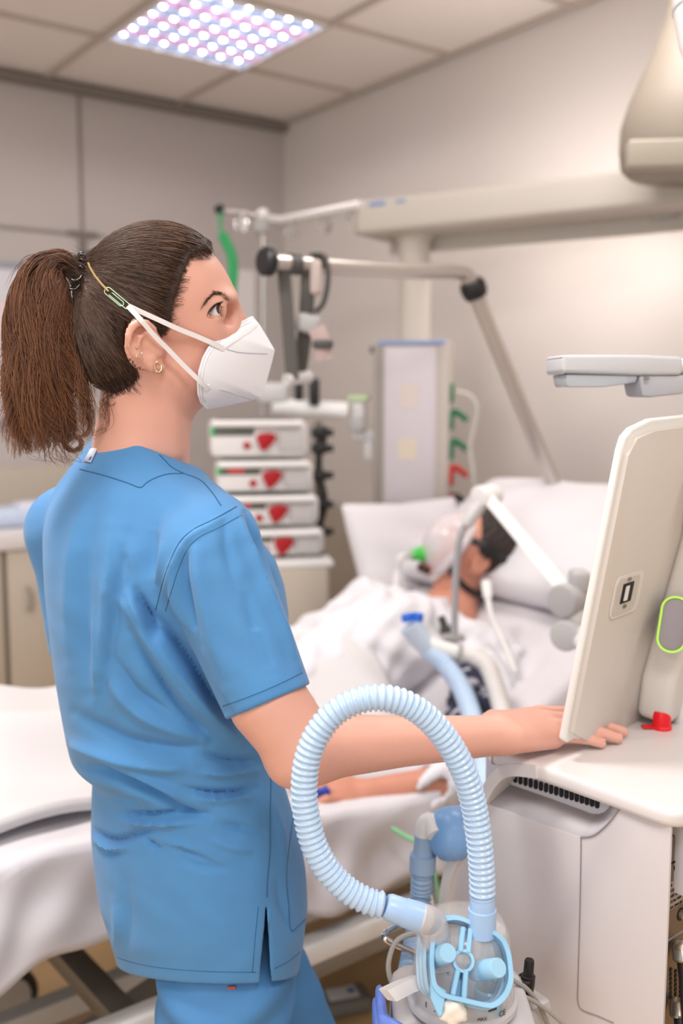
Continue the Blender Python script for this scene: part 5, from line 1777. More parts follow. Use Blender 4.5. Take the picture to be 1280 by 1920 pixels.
ear_pts = [(284, 652, .072), (291, 634, .074), (286, 617, .080), (274, 607, .085), (260, 605, .089), (248, 613, .091), (242, 630, .091), (243, 648, .089), (249, 662, .086), (259, 673, .082), (272, 682, .078), (285, 689, .076), (296, 690, .075)]
ear_in = [(272, 627, .081), (263, 634, .084), (259, 648, .083), (264, 662, .081), (275, 671, .079), (286, 674, .077)]

def poly_sd(pp, poly):
    """signed distance in picture units to a closed outline (inside negative)"""
    P = np.asarray(poly, float); n = len(P)
    d = np.full(len(pp), 1e9); ins = np.zeros(len(pp), bool)
    for i in range(n):
        a, b = P[i], P[(i + 1) % n]
        e = b - a; w = pp - a
        t = np.clip((w @ e) / (e @ e), 0, 1)
        d = np.minimum(d, np.linalg.norm(w - t[:, None] * e, axis=1))
        c1 = (a[1] > pp[:, 1]) != (b[1] > pp[:, 1])
        with np.errstate(divide='ignore', invalid='ignore'):
            xx = (b[0] - a[0]) * (pp[:, 1] - a[1]) / (b[1] - a[1]) + a[0]
        ins ^= c1 & (pp[:, 0] < xx)
    return np.where(ins, -d, d)
LA = [at(140, 1000, 1.43), at(166, 1200, 1.46), at(196, 1310, 1.48)]
LW = LA[2] + TF * .235 - UP * .03
def gate(f, p, pts, rad, reach):
    """f evaluated only near the line pts; elsewhere the distance to a hull round it"""
    b = sd_chain(p, fr(pts), [rad] * len(pts))
    ii = np.where(b < reach)[0]
    out = np.maximum(b, reach * .8)
    if len(ii): out[ii] = f(p[ii])
    return out
def arm_sd(p):
    # arm and hand only where near
    arm = sd_chain(p, fr([armA, armS, armE]), [.048, .0455, .0405])
    arm = smin(arm, sd_chain(p, fr([armE, farm1, farm2, armW]), [.0385, .0365, .0300, .0250]), .012)
    arm = smin(arm, sd_cap(p, nparr(armE + V(-.012, 0, -.016)), nparr(armE + V(.02, 0, -.012)), .026, .022), .02)
    hd = (kn[1] - armW).normalized()
    sdv = (kn[3] - kn[0]).normalized(); sdv = (sdv - hd * sdv.dot(hd)).normalized()
    hup = sdv.cross(hd)
    if hup.z < 0: hup = -hup
    HMX = (hd, sdv, hup)
    palm = None
    for i in range(4):
        base = armW + hd * .02 + sdv * (-.018 + .012 * i)
        c = sd_cap(p, nparr(base), nparr(kn[i] - hup * .004), .019, .0145)
        palm = c if palm is None else smin(palm, c, .012)
    arm = smin(arm, palm, .016)
    for i in range(4):
        a, b = kn[i], tipz[i]
        L = (b - a).length
        u = [a, a.lerp(b, .44) + UP * (.006 if i < 3 else .003), a.lerp(b, .74) + UP * .003, b]
        r = ([.0108, .0098, .0088, .0072], [.0112, .0100, .0090, .0074], [.0106, .0096, .0086, .0070], [.0098, .0086, .0076, .0062])[i]
        arm = smin(arm, sd_chain(p, fr(u), r), .0045)
    th = [armW + hd * .03 - sdv * .026 - hup * .004, armW + hd * .062 - sdv * .05 - hup * .012, armW + hd * .092 - sdv * .058 - hup * .02]
    arm = smin(arm, sd_chain(p, fr(th), [.017, .0125, .0088]), .010)
    return arm
def left_arm_sd(p):
    # left arm, bent forward beyond the torso, its hand over the bed
    la, lw = LA, LW
    ld = sd_chain(p, fr(la), [.044, .043, .040])
    ld = smin(ld, sd_chain(p, fr([la[2], la[2].lerp(lw, .3), lw]), [.038, .035, .025]), .012)
    ld = smin(ld, sd_cap(p, nparr(lw + TF * .02), nparr(lw + TF * .075 - UP * .01), .024, .022, [((0, 0, 1), 1.5)]), .012)
    for i in range(4):
        b0_ = lw + TF * .08 - UP * .012 + TR * (-.027 + .018 * i)
        ld = smin(ld, sd_chain(p, fr([b0_, b0_ + TF * .035 - UP * .012, b0_ + TF * (.062 if i in (1, 2) else .052) - UP * .034]), [.0105, .0092, .0072]), .005)
    ld = smin(ld, sd_chain(p, fr([lw + TF * .03 + TR * .026, lw + TF * .06 + TR * .046 - UP * .012, lw + TF * .085 + TR * .05 - UP * .022]), [.014, .011, .0085]), .008)
    return ld
def head_sd(p):
    # head
    d = sd_ell(p, hn(303, 560), (.0875, .0735, .0815), NM)
    d = smin(d, sd_ell(p, hn(384, 640), (.046, .047, .068), NM), .035)
    d = smin(d, sd_ell(p, hn(346, 690), (.050, .050, .042), NM), .03)
    for s in (-1, 1):
        d = smin(d, sd_cap(p, hn(300, 704, .044 * s), hn(410, 716, .012 * s), .015, .015), .022)     # jaw
        d = smin(d, sd_ell(p, hn(362, 618, .045 * s), (.026, .013, .016), NM), .022)                # cheekbone
        d = smin(d, sd_ell(p, hn(412, 560, .030 * s), (.020, .026, .009), NM), .016)                # brow
        d = smax(d, -sd_ell(p, hn(428, 587, .041 * s), (.010, .014, .010), NM), .018)             # hollow beside the nose
    d = smin(d, sd_cap(p, hn(428, 570), hn(449, 602), .0085, .0085), .016)
    d = smin(d, sd_cap(p, hn(449, 602), hn(476, 640), .0085, .0135), .008)
    for s in (-1, 1):
        d = smin(d, sd_ell(p, hn(466, 646, .012 * s), (.012, .009, .009), NM), .006)
    d = smin(d, sd_ell(p, hn(452, 684), (.014, .026, .014), NM), .014)                              # lips
    d = smin(d, sd_ell(p, hn(428, 712), (.016, .020, .016), NM), .02)                               # chin
    # ears
    for s in (-1, 1):
        pts = [hn(x, y, s * o) for x, y, o in ear_pts]
        e = sd_chain(p, pts, [.0035, .0038, .0042, .0044, .0046, .0046, .0044, .0042, .0040, .0040, .0046, .0062, .0066])
        ax = (nparr(HX) * .96, nparr(HY), nparr(HZ))
        nrm = (HY * -s - HX * .34).normalized()
        ux = (HX - nrm * HX.dot(nrm)).normalized(); uz = nrm.cross(ux)
        t_ = math.radians(14 * (1 if s < 0 else -1))
        plate = sd_ell(p, hn(266, 644, s * .0770), (.0235, .0032, .031), (ux, nrm, uz))
        e = smin(e, plate, .004)
        e = smin(e, sd_chain(p, [hn(x, y, s * o) for x, y, o in ear_in], [.0032, .0036, .0036, .0036, .0036, .003]), .004)
        e = smax(e, -sd_ell(p, hn(281, 652, s * .088), (.0120, .0100, .0150), NM), .003)
        e = smax(e, -sd_chain(p, [hn(x, y, s * .0915) for x, y in ((282, 622), (268, 618), (254, 628), (250, 648), (256, 664))], [.0042, .0045, .0045, .0045, .004]), .002)
        e = smin(e, sd_ell(p, hn(301, 656, s * .073), (.004, .005, .006), NM), .004)                # tragus
        e = smin(e, sd_cap(p, hn(284, 655, s * .066), hn(272, 640, s * .068), .014, .014), .006)    # root
        d = smin(d, e, .005)
    return d
def skin_core(p):
    arm = gate(arm_sd, p, [armA, armE, armW, tipz[1]], .07, .06)
    ld = gate(left_arm_sd, p, [LA[0], LA[2], LW, LW + TF * .16], .07, .06)
    d = gate(head_sd, p, [hp(300, 560), hp(340, 690)], .125, .06)
    # neck running into the shoulders
    d = smin(d, sd_cap(p, hn(290, 690), nparr(at(270, 865, 1.265)), .0535, .052), .03)
    d = smin(d, sd_cap(p, hn(248, 725), nparr(at(228, 860, 1.29)), .033, .034), .03)
    d = smin(d, sd_cap(p, nparr(at(262, 870, 1.275)), nparr(at(290, 1060, 1.28)), .045, .07), .04)
    d = smin(d, sd_cap(p, nparr(at(275, 960, 1.27)), nparr(armA), .03, .04), .04)
    sc = sd_cap(p, hn(300, 700, -.045), hn(318, 850, -.030), .009, .006)                           # neck muscle
    d = smin(d, sc, .02)
    return smin(smin(d, arm, .02), smin(ld, sd_cap(p, nparr(LA[0]), nparr(at(275, 960, 1.27)), .038, .03), .03), .02)

# eye opening: where the gaze side of the head is met by the drawn lid line
def march(f, px, py, t=.9):
    d_ = nparr(ray(px, py).normalized())
    for _ in range(60):
        e_ = f((nparr(CAMV) + d_ * t)[None])[0]
        t += e_ * .9
        if abs(e_) < 1e-5: break
    return Vector(nparr(CAMV) + d_ * t)
lid_px = [(387.5, 592), (391, 586), (396, 579), (402, 573), (408, 569.5), (412.5, 569.5), (413.5, 575), (412.5, 582), (413, 588), (411, 593), (404, 595), (395, 594.5)]
eS = march(skin_core, 401, 583)
eV = (CAMV - eS).normalized()
eye_c = eS - eV * .0128 + HX * .0012
lid_c = catmull([(a, b, 0) for a, b in lid_px], 5, True)
lid_poly = [(q.x, q.y) for q in lid_c]
def mirror(p):
    q = p - nparr(H0)
    return p - 2 * np.outer(q @ nparr(HY), nparr(HY))
def skin_sd(p):
    d = skin_core(p)
    y = (p - nparr(H0)) @ nparr(HY)
    pm = np.where((y > 0)[:, None], mirror(p), p)
    far = np.linalg.norm(pm - nparr(eye_c), axis=1)
    ii = np.where(far < .05)[0]
    if len(ii):
        pq = pm[ii]
        dd = smin(d[ii], sd_ell(pq, nparr(eye_c), (.0136, .0136, .0132), NM), .007)
        cut = poly_sd(projn(pq), lid_poly) / 1500.
        cut = np.maximum(cut, far[ii] - .0185)
        d[ii] = smax(dd, -cut, .0012)
    return d

_c = [hp(150, 420, -.1), hp(500, 420, .1), armE + V(-.1, -.1, -.1), tipz[1] + V(.04, .1, -.05), armA + V(0, -.1, 0), at(200, 1100, 1.4), at(196, 1310, 1.48) + TF * .36, at(90, 1300, 1.56)]
lo = np.min([nparr(q) for q in _c], 0) - .02
hi = np.max([nparr(q) for q in _c], 0) + .02
spos, squads = sdf_mesh(skin_sd, lo, hi, NQ)
nurse = thing('nurse', 'person with a brown ponytail in blue scrubs and a white mask, hand on the ventilator', 'person', V(H0.x, H0.y, 0))
put('body', np_mesh('body', spos, squads), m_skin, nurse)
sk_bvh = bvh_of(spos, squads)

# --- eye, lids, lashes, brow
m_eye = mat('eye_white', '#d9d8dc', .08, coat=.6)
m_iris = mat('iris_brown', '#3a2216', .1, coat=.8)
m_pupil = mat('pupil', '#0a0808', .05, coat=1)
m_lash = mat('lash_dark', '#1d1412', .6)
m_lid = mat('lid_skin', '#d89c86', .5, sss=.1)
eP = march(lambda q: sd_ell(q, nparr(eye_c), (.0127, .0127, .0127)), 404, 579)
gz = ((eP - eye_c).normalized() * .62 + HX * .38).normalized()
def lidhit(px, py, off):
    q = march(skin_core, px, py)
    q2 = march(lambda w_: sd_ell(w_, nparr(eye_c), (.0136, .0136, .0132), NM), px, py)
    e_ = q if (q - CAMV).length < (q2 - CAMV).length or (q2 - eye_c).length > .0145 else q2
    return e_ + (CAMV - e_).normalized() * off
for s in (-1, 1):
    c = eye_c
    if s > 0: c = eye_c - HY * (2 * (eye_c - H0).dot(HY))
    g2 = gz if s < 0 else gz - HY * (2 * gz.dot(HY))
    eb = put('eye', MB().ell(c, (.0127, .0127, .0127), NM, 36, 24), m_eye, nurse)
    put('iris', MB().lathe([(.0066, .0108), (.0062, .0115), (.003, .0127), (0, .0130)], c, g2, 28, up=HZ), m_iris, eb)
    put('pupil', MB().lathe([(.0028, .0128), (.0018, .0132), (0, .0133)], c, g2, 20, up=HZ), m_pupil, eb)
rim_pts = [lidhit(q.x, q.y, .0002) for q in lid_c]
put('lid_rim', MB().tube(rim_pts, .0009, 8, closed=True), m_lid, nurse, sharp=180)
ml = MB()
upl = catmull([(388, 591.5, 0), (391, 585.5, 0), (396, 578.5, 0), (402, 572.5, 0), (408, 569, 0), (413, 568.5, 0)], 6)
ml.tube([lidhit(q.x, q.y, .0011) for q in upl], [.0004 + .0007 * min(1, k / 14) for k in range(len(upl))], 6)
frl = catmull([(413, 569, 0), (414, 577, 0), (413, 584, 0), (414, 592, 0)], 5)
ml.tube([lidhit(q.x, q.y, .0010) for q in frl], [.0008, .0008] + [.00045] * (len(frl) - 2), 6)
for u in np.linspace(.25, 1, 20):
    q = upl[int(u * (len(upl) - 1))]
    p0 = lidhit(q.x, q.y, .0012)
    ml.tube([p0, p0 + HX * .0026 + eV * .0014 + HZ * .0004, p0 + HX * .0048 + eV * .002 + HZ * .0030], [.0003, .00024, .0001], 4)
for u in np.linspace(.2, 1, 8):
    q = frl[int(u * (len(frl) - 1))]
    p0 = lidhit(q.x, q.y, .0011)
    ml.tube([p0, p0 + HX * .0024 - HZ * .0006, p0 + HX * .0042 - HZ * .0004], [.00022, .00018, .0001], 4)
put('eyelashes', ml, m_lash, nurse, sharp=180)
bm_ = MB()
for i in range(110):
    u = rnd.random() ** .65
    cen = np.array([(377, 576), (390, 560), (403, 550), (417, 552), (430, 565)], float)
    j = u * 4; k = min(int(j), 3); f_ = j - k
    cxy = cen[k] * (1 - f_) + cen[k + 1] * f_
    tan = cen[k + 1] - cen[k]; tan = tan / np.linalg.norm(tan)
    w_ = .8 + 3.2 * u ** .8
    o = (rnd.random() * 2 - 1) * w_
    nxy = np.array((-tan[1], tan[0]))
    a = cxy + nxy * o
    ang = rnd.uniform(-.2, .5)
    dirv = -tan * math.cos(ang) + nxy * -math.sin(ang) * .9
    b = a + dirv * rnd.uniform(6, 10)
    ha, hb_ = hit(sk_bvh, *a), hit(sk_bvh, *b)
    if ha[0] is None or hb_[0] is None: continue
    pa, pb_ = ha[0] + ha[1] * .0010, hb_[0] + hb_[1] * .0014
    if (pa - pb_).length > .045: continue
    bm_.tube([pa, pa.lerp(pb_, .5) + ha[1] * .0006, pb_], [.00022, .0002, .0001], 4)
put('eyebrow', bm_, mat('brow_dark', '#2f211b', .7), nurse, sharp=180)

# --- hair: a cap over the skull, combed strands, a ponytail
tie = hp(152, 510, 0.0)
hairline = [(402, 481), (384, 474), (364, 481), (349, 512), (336, 552), (327, 577), (323, 604), (314, 626), (303, 630), (284, 612), (262, 598), (243, 606), (236, 630), (240, 665), (252, 692), (262, 712), (240, 738), (208, 745)]
def hair_thick(p):
    return .007
def skull_sd(p):
    d = sd_ell(p, hn(301, 560), (.0885, .0745, .0825), NM)
    d = smin(d, sd_ell(p, hn(235, 650), (.052, .050, .065), NM), .04)
    return d
hair_poly = hairline + [(180, 730), (140, 640), (120, 520), (200, 400), (330, 395), (410, 440)]
def head_px(p):
    """side-on drawing coordinates of the head (same outline on both sides)"""
    q = p - nparr(H0)
    x, y, z = q @ nparr(HX), q @ nparr(HY), q @ nparr(HZ)
    ya = -np.abs(y)
    dep = ya * math.cos(PH) + x * math.sin(PH)
    k = _k * _d0 / (_d0 + dep)
    return np.stack([300 + k * (x * math.cos(PH) - ya * math.sin(PH)), 590 - k * z], 1)
def cap_sd(p):
    d = skull_sd(p) - .0065
    ob = poly_sd(head_px(p), hair_poly) / 1500.0 + .003
    return smax(d, ob, .006)
lo = np.min([hn(120, 400, -.12), hn(450, 780, -.12), hn(120, 400, .12)], 0) - .03
hi = np.max([hn(450, 400, .12), hn(450, 780, .12), hn(450, 400, -.12)], 0) + .03
cpos, cquads = sdf_mesh(cap_sd, lo, hi, .0034)
hair = put('hair', np_mesh('hair', cpos, cquads), m_hair, nurse)

def strands_mesh(name, paths, r0, tips, nside=3):
    """paths (S, n, 3): thin tapering three-sided hairs as one mesh with a root-to-tip value"""
    Sn, n, _ = paths.shape
    T = np.gradient(paths, axis=1)
    T /= np.linalg.norm(T, axis=2, keepdims=True) + 1e-12
    ref = np.array([.31, .77, .55])
    u = np.cross(T, ref); u /= np.linalg.norm(u, axis=2, keepdims=True) + 1e-12
    w = np.cross(T, u)
    s = np.linspace(0, 1, n)
    rr = r0[:, None] * (1 - .75 * s[None] ** 2) * np.clip(.3 + s[None] * 5, 0, 1)
    vs = []
    for k in range(nside):
        a = 2 * PI * k / nside
        vs.append(paths + (u * math.cos(a) + w * math.sin(a)) * rr[..., None])
    vv = np.stack(vs, 2).reshape(-1, 3)
    idx = np.arange(Sn * n * nside).reshape(Sn, n, nside)
    q = []
    for k in range(nside):
        k2 = (k + 1) % nside
        q.append(np.stack([idx[:, :-1, k], idx[:, :-1, k2], idx[:, 1:, k2], idx[:, 1:, k]], -1).reshape(-1, 4))
    me = np_mesh(name, vv, np.concatenate(q))
    at_ = me.attributes.new('tip', 'FLOAT', 'POINT')
    tv = np.repeat((tips[:, None] * s[None])[..., None], nside, 2).reshape(-1)
    at_.data.foreach_set('value', tv.astype(np.float32))
    a2 = me.attributes.new('shade', 'FLOAT', 'POINT')
    sv_ = np.repeat(np.repeat(nrs.rand(Sn, 1) ** 1.6, n, 1)[..., None], nside, 2).reshape(-1)
    a2.data.foreach_set('value', sv_.astype(np.float32))
    return me

def hair_mat(name, dark, mid, tipc):
    m = mat(name, mid, .42)
    nt = m.node_tree; b = nt.nodes['Principled BSDF']
    a1 = nt.nodes.new('ShaderNodeAttribute'); a1.attribute_name = 'tip'
    a2 = nt.nodes.new('ShaderNodeAttribute'); a2.attribute_name = 'shade'
    m1 = nt.nodes.new('ShaderNodeMix'); m1.data_type = 'RGBA'
    m1.inputs[6].default_value = hexc(dark); m1.inputs[7].default_value = hexc(mid)
    nt.links.new(a2.outputs['Fac'], m1.inputs[0])
    m2 = nt.nodes.new('ShaderNodeMix'); m2.data_type = 'RGBA'
    nt.links.new(a1.outputs['Fac'], m2.inputs[0])
    nt.links.new(m1.outputs[2], m2.inputs[6]); m2.inputs[7].default_value = hexc(tipc)
    nt.links.new(m2.outputs[2], b.inputs['Base Color'])
    b.inputs['Specular IOR Level'].default_value = .45
    return m
m_hs = hair_mat('hair_strands', '#30221b', '#6f5241', '#553d2e')
m_pt = hair_mat('ponytail_strands', '#2e1e17', '#74503e', '#9c6a4b')

def grad(f, p, e=.002):
    g_ = np.stack([f(p + np.eye(3)[k] * e) - f(p - np.eye(3)[k] * e) for k in range(3)], 1)
    return g_ / (np.linalg.norm(g_, axis=1, keepdims=True) + 1e-12)
# roots: over the cap, denser along the hairline
ed = poly_sd(head_px(cpos), hair_poly)
cand = np.argsort(nrs.rand(len(cpos)))
oks = skull_sd(cpos[cand]) > .004
cand = cand[oks]
near = cand[ed[cand] > -26][:2400]
inner = cand[ed[cand] <= -26][:2600]
rim = []
HLc = catmull([(a, b, 0) for a, b in hairline], 10)
rr2 = np.random.RandomState(21)
while len(rim) < 1500:
    k_ = rr2.randint(len(HLc)); o_ = rr2.randn(2) * 5
    x_, y_ = HLc[k_].x - 5 + o_[0], HLc[k_].y + o_[1]
    if poly_sd(np.array([[x_, y_]]), hair_poly)[0] > 4 * rr2.rand(): continue
    h_ = hit(sk_bvh, x_, y_)
    if h_[0] is not None and (h_[0] - H0).length < .2 and skull_sd(np.array([nparr(h_[0])]))[0] < .011: rim.append(nparr(h_[0] + h_[1] * .0004))
    else: rim.append(cpos[near[rr2.randint(len(near))]])
rim = np.array(rim)
roots = cpos[np.r_[near, inner]] + nrs.randn(len(near) + len(inner), 3) * .0015
roots = np.concatenate([roots, rim])
tv = nparr(tie)
NS = 26
P = roots.copy()
paths = [P.copy()]
hgt = nrs.rand(len(P)) * .0028 + .0006
tgt = tv + nrs.randn(len(P), 3) * .007
ph_ = nrs.rand(len(P)) * 6.28
for i in range(1, NS):
    rem = NS - i
    dv = (tgt - P)
    st = np.linalg.norm(dv, axis=1, keepdims=True) / rem
    g_ = grad(skull_sd, P)
    dist = np.linalg.norm(dv, axis=1, keepdims=True)
    tg = dv - g_ * (dv * g_).sum(1, keepdims=True) * np.clip(dist / .05, 0, 1)
    tg /= np.linalg.norm(tg, axis=1, keepdims=True) + 1e-12
    P = P + tg * st * 1.02
    dd = skull_sd(P)
    want = .0065 + hgt
    want = np.where(np.arange(len(P)) >= len(P) - len(rim), np.minimum(want, .0012 + .0022 * i), want)
    fix_ = np.where(dist[:, 0] > .03, want - dd, np.maximum(0, want * .3 - dd))
    P = P + grad(skull_sd, P) * fix_[:, None]
    P = P + g_ * (.0004 * np.sin(i * .9 + ph_))[:, None]
    paths.append(P.copy())
paths = np.stack(paths, 1)
paths[:, -1] = tgt
put('combed_strands', strands_mesh('combed_strands', paths, .00042 + .0003 * nrs.rand(len(paths)), .2 + .5 * nrs.rand(len(paths))), m_hs, hair)

# ponytail
cl = [(150, 509), (118, 500), (92, 530), (82, 590), (80, 660), (81, 730), (88, 790), (102, 842)]
wd = [9, 24, 41, 54, 62, 66, 60, 40]
CLp = np.array([nparr(hp(x, y, .0)) for x, y in cl]); CLr = np.array(wd) / _k
def pony_paths(N, n, rscale, seed, endlo=.62):
    r_ = np.random.RandomState(seed)
    s = np.linspace(0, 1, n)
    u = np.sqrt(r_.rand(N)) * rscale; a = r_.rand(N) * 2 * PI
    end = endlo + (1 - endlo) * r_.rand(N) ** .6
    tt = s[None] * end[:, None] * (len(cl) - 1)
    fine = np.array([tuple(p) for p in catmull([Vector(p) for p in CLp], 12)])
    fr_ = np.interp(np.linspace(0, len(cl) - 1, len(fine)), np.arange(len(cl)), CLr)
    x = np.linspace(0, len(cl) - 1, len(fine))
    C = np.stack([np.interp(tt, x, fine[:, k]) for k in range(3)], -1)
    Rr_ = np.interp(tt, x, fr_)
    off = np.cos(a)[:, None] * u[:, None] * Rr_, np.sin(a)[:, None] * u[:, None] * Rr_ * .62
    # across the ponytail: along the picture and in depth; spread leans outwards near the end
    T = np.gradient(C, axis=1); T /= np.linalg.norm(T, axis=2, keepdims=True) + 1e-12
    X = np.cross(T, nparr(nF)); X /= np.linalg.norm(X, axis=2, keepdims=True) + 1e-12
    Pq = C + X * off[0][..., None] + nparr(nF)[None, None] * off[1][..., None]
    f1, f2, f3 = r_.rand(N) * 6.28, r_.rand(N) * 6.28, 5 + 6 * r_.rand(N)
    lock = np.floor(a / (2 * PI) * 9) * 1.7 + np.floor(u * 2.2) * 2.9
    amp = .0035 + .009 * s[None] ** 1.5
    wave = np.sin(s[None] * 9.5 + lock[:, None]) * amp + np.sin(s[None] * f3[:, None] * 2.2 + f1[:, None]) * .0022 * s[None]
    wave2 = np.cos(s[None] * 8.5 + lock[:, None] * 1.3) * amp * .8 + np.sin(s[None] * f3[:, None] * 1.7 + f2[:, None]) * .002 * s[None]
    curl = np.clip((s[None] - .78) / .22, 0, 1) ** 2 * .016 * np.sign(np.cos(lock))[:, None]
    Pq = Pq + X * (wave + curl)[..., None] + nparr(nF)[None, None] * wave2[..., None]
    return Pq
pp_ = pony_paths(5200, 30, 1.0, 5)
pony = put('ponytail', strands_mesh('ponytail', pp_, .0004 + .00035 * nrs.rand(len(pp_)), .25 + .75 * nrs.rand(len(pp_))), m_pt, nurse)
core = catmull([Vector(p) for p in CLp[:7]], 6)
cr = np.interp(np.linspace(0, 6, len(core)), np.arange(7), CLr[:7] * .74)
cr[-5:] *= np.linspace(1, .25, 5)
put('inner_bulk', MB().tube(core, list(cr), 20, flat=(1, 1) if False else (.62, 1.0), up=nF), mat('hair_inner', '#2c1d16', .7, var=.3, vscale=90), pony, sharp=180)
# curls at the ends, fly-away hairs, fine hairs at nape and temple
fly = []
r_ = np.random.RandomState(3)
def addpx(pts, y0, y1=None, jit=2.0, n=14):
    y1 = y0 if y1 is None else y1
    c_ = catmull([(x + r_.randn() * jit, y + r_.randn() * jit, y0 + (y1 - y0) * i / (len(pts) - 1)) for i, (x, y) in enumerate(pts)], 10)
    ii = np.linspace(0, len(c_) - 1, n).astype(int)
    fly.append([nparr(hp(c_[i].x, c_[i].y, c_[i].z)) for i in ii])
for k in range(34):
    addpx([(140, 730), (152, 760), (164, 790), (158, 815), (140, 824)], r_.uniform(-.02, .02), jit=3)
    addpx([(118, 790), (112, 820), (120, 845), (140, 848), (146, 832), (138, 822), (126, 828)], r_.uniform(-.02, .02), jit=3)
for k in range(16):
    addpx([(205, 735), (196, 760), (202, 785), (190, 805), (160, 820)], r_.uniform(-.03, .0), jit=7)
    addpx([(215, 738), (200, 748), (190, 765), (196, 790)], r_.uniform(-.03, .0), jit=6)
for k in range(60):
    y = r_.uniform(520, 800); x = np.interp(y, [520, 600, 680, 720, 800], [60, 38, 16, 12, 20])
    addpx([(x + 22, y - 40), (x + 4, y), (x - r_.uniform(-4, 12), y + 40), (x - r_.uniform(-12, 14), y + 75)], r_.uniform(-.03, .03), jit=3)
for k in range(40):
    x = r_.uniform(70, 130)
    addpx([(x, 780), (x - 6 + r_.randn() * 6, 820), (x + r_.randn() * 12, 852 + r_.rand() * 14), (x + 12 + r_.randn() * 14, 866 + r_.rand() * 12)], r_.uniform(-.03, .03), jit=4)
for k in range(26):
    x = r_.uniform(80, 150)
    addpx([(150, 505), (x + 10, 488 - r_.rand() * 8), (x - 40, 500 + r_.randn() * 8), (x - 60, 540 + r_.randn() * 8)], r_.uniform(-.02, .02), jit=3)
fly = np.array(fly)
put('loose_strands', strands_mesh('loose_strands', fly, np.full(len(fly), .0004), .3 + .7 * r_.rand(len(fly))), m_pt, pony)
fine_h = []
hd_bvh = sk_bvh
for k in range(150):
    if k % 3 == 0:
        a = (r_.uniform(228, 268), r_.uniform(700, 742)); b = (a[0] - r_.uniform(6, 22), a[1] - r_.uniform(16, 40))
    elif k % 3 == 1:
        t_ = r_.rand(); a = (345 - 24 * t_ + r_.uniform(0, 16), 515 + 90 * t_); b = (a[0] - r_.uniform(18, 34), a[1] + r_.uniform(-6, 10))
    else:
        t_ = r_.rand(); a = (398 - 34 * t_ + r_.uniform(0, 5), 479 + 3 * t_ + r_.uniform(0, 8)); b = (a[0] - r_.uniform(16, 30), a[1] - r_.uniform(0, 12))
    ha = hit(hd_bvh, *a); hb_ = hit(hd_bvh, *b)
    if ha[0] is None or hb_[0] is None or (ha[0] - hb_[0]).length > .05: continue
    p0, p1 = ha[0] + ha[1] * .0004, hb_[0] + hb_[1] * .007
    fine_h.append([nparr(p1.lerp(p0, u) + ha[1] * .002 * math.sin(u * PI)) for u in np.linspace(0, 1, 8)])
fine_h = np.array(fine_h)
put('baby_hairs', strands_mesh('baby_hairs', fine_h, np.full(len(fine_h), .00034), np.zeros(len(fine_h))), m_hs, hair)['kind'] = 'stuff'
# coiled black hair tie
tcen = hp(156, 510, 0)
tax = (hp(140, 508, 0) - hp(172, 512, 0)).normalized()
tx, ty, tn = frame_from(tax, UP)
coil = []
for i in range(230):
    a = 2 * PI * i / 230
    b = a * 13
    rr_ = .0165 + .0036 * math.cos(b)
    coil.append(tcen + (tx * math.cos(a) + ty * math.sin(a)) * rr_ + tn * (.0036 * math.sin(b)))
m_coil = mat('coil_black', '#15110f', .18, coat=.5)
ti = put('hair_tie', MB().tube(coil, .0014, 8, closed=True), m_coil, nurse, sharp=180)
lp_ = [hp(150 + 8 * math.cos(t * 1.0) - 6 * t / 9, 520 + t * 2.6 + 5 * math.sin(t), -.022 - .003 * math.sin(t)) for t in np.linspace(0, 11, 60)]
put('coil_end', MB().tube(lp_, .0014, 8), m_coil, ti, sharp=180)

# --- scrub top
def zpx(y): return at(300, y, 1.28).z
tor = [(800, 176, 346, .074), (815, 172, 347, .078), (850, 150, 354, .088), (880, 126, 374, .105), (920, 94, 408, .130), (960, 78, 446, .146), (1000, 74, 486, .156), (1050, 78, 524, .162), (1100, 82, 541, .163), (1150, 87, 549, .163), (1200, 92, 549, .162),
       (1250, 97, 540, .158), (1300, 103, 530, .155), (1350, 109, 525, .155), (1395, 116, 528, .156), (1420, 122, 531, .156), (1436, 146, 536, .155), (1460, 157, 545, .156), (1500, 155, 558, .160), (1560, 154, 577, .165), (1620, 158, 588, .168), (1680, 165, 592, .168), (1740, 179, 584, .166), (1800, 191, 572, .164), (1880, 200, 566, .162)]
tz, tcx, ta, tb_ = [], [], [], []
DT = 1.285
for (y, xl, xr_, a) in tor:
    c = at((xl + xr_) / 2, y, DT)
    w_ = (xr_ - xl) / 2 * DT / FPX
    w_ *= .985
    b = math.sqrt(max(w_ * w_ - (a * TR.x) ** 2, .0012)) / TF.x
    tz.append(c.z); tcx.append(c.x); ta.append(a); tb_.append(b)
tz, tcx, ta, tb_ = [np.array(v)[::-1] for v in (tz, tcx, ta, tb_)]
zf = np.linspace(tz[0], tz[-1], 160)
def sm_(v):
    v = np.interp(zf, tz, v)
    kx = np.exp(-np.linspace(-2, 2, 7) ** 2); kx /= kx.sum()
    vp = np.r_[[v[0]] * 3, v, [v[-1]] * 3]
    return np.convolve(vp, kx, 'valid')
fcx, fa, fb = sm_(tcx), sm_(ta), sm_(tb_)
def torso_sd(p, grow=0.0):
    z = p[:, 2]
    cx = np.interp(z, zf, fcx); a = np.interp(z, zf, fa) + grow; b = np.interp(z, zf, fb) + grow
    x, y = p[:, 0] - cx, p[:, 1] - DT
    u = x * TR.x + y * TR.y; w = x * TF.x + y * TF.y
    k0 = np.sqrt((u / a) ** 2 + (w / b) ** 2) + 1e-6
    k1 = np.sqrt((u / (a * a)) ** 2 + (w / (b * b)) ** 2) + 1e-6
    d = k0 * (k0 - 1) / k1
    return np.maximum(d, z - zf[-1] + .01)
slA, slB = at(394, 1048, 1.145), at(503, 1316, 1.10)
sax = (slB - slA).normalized()
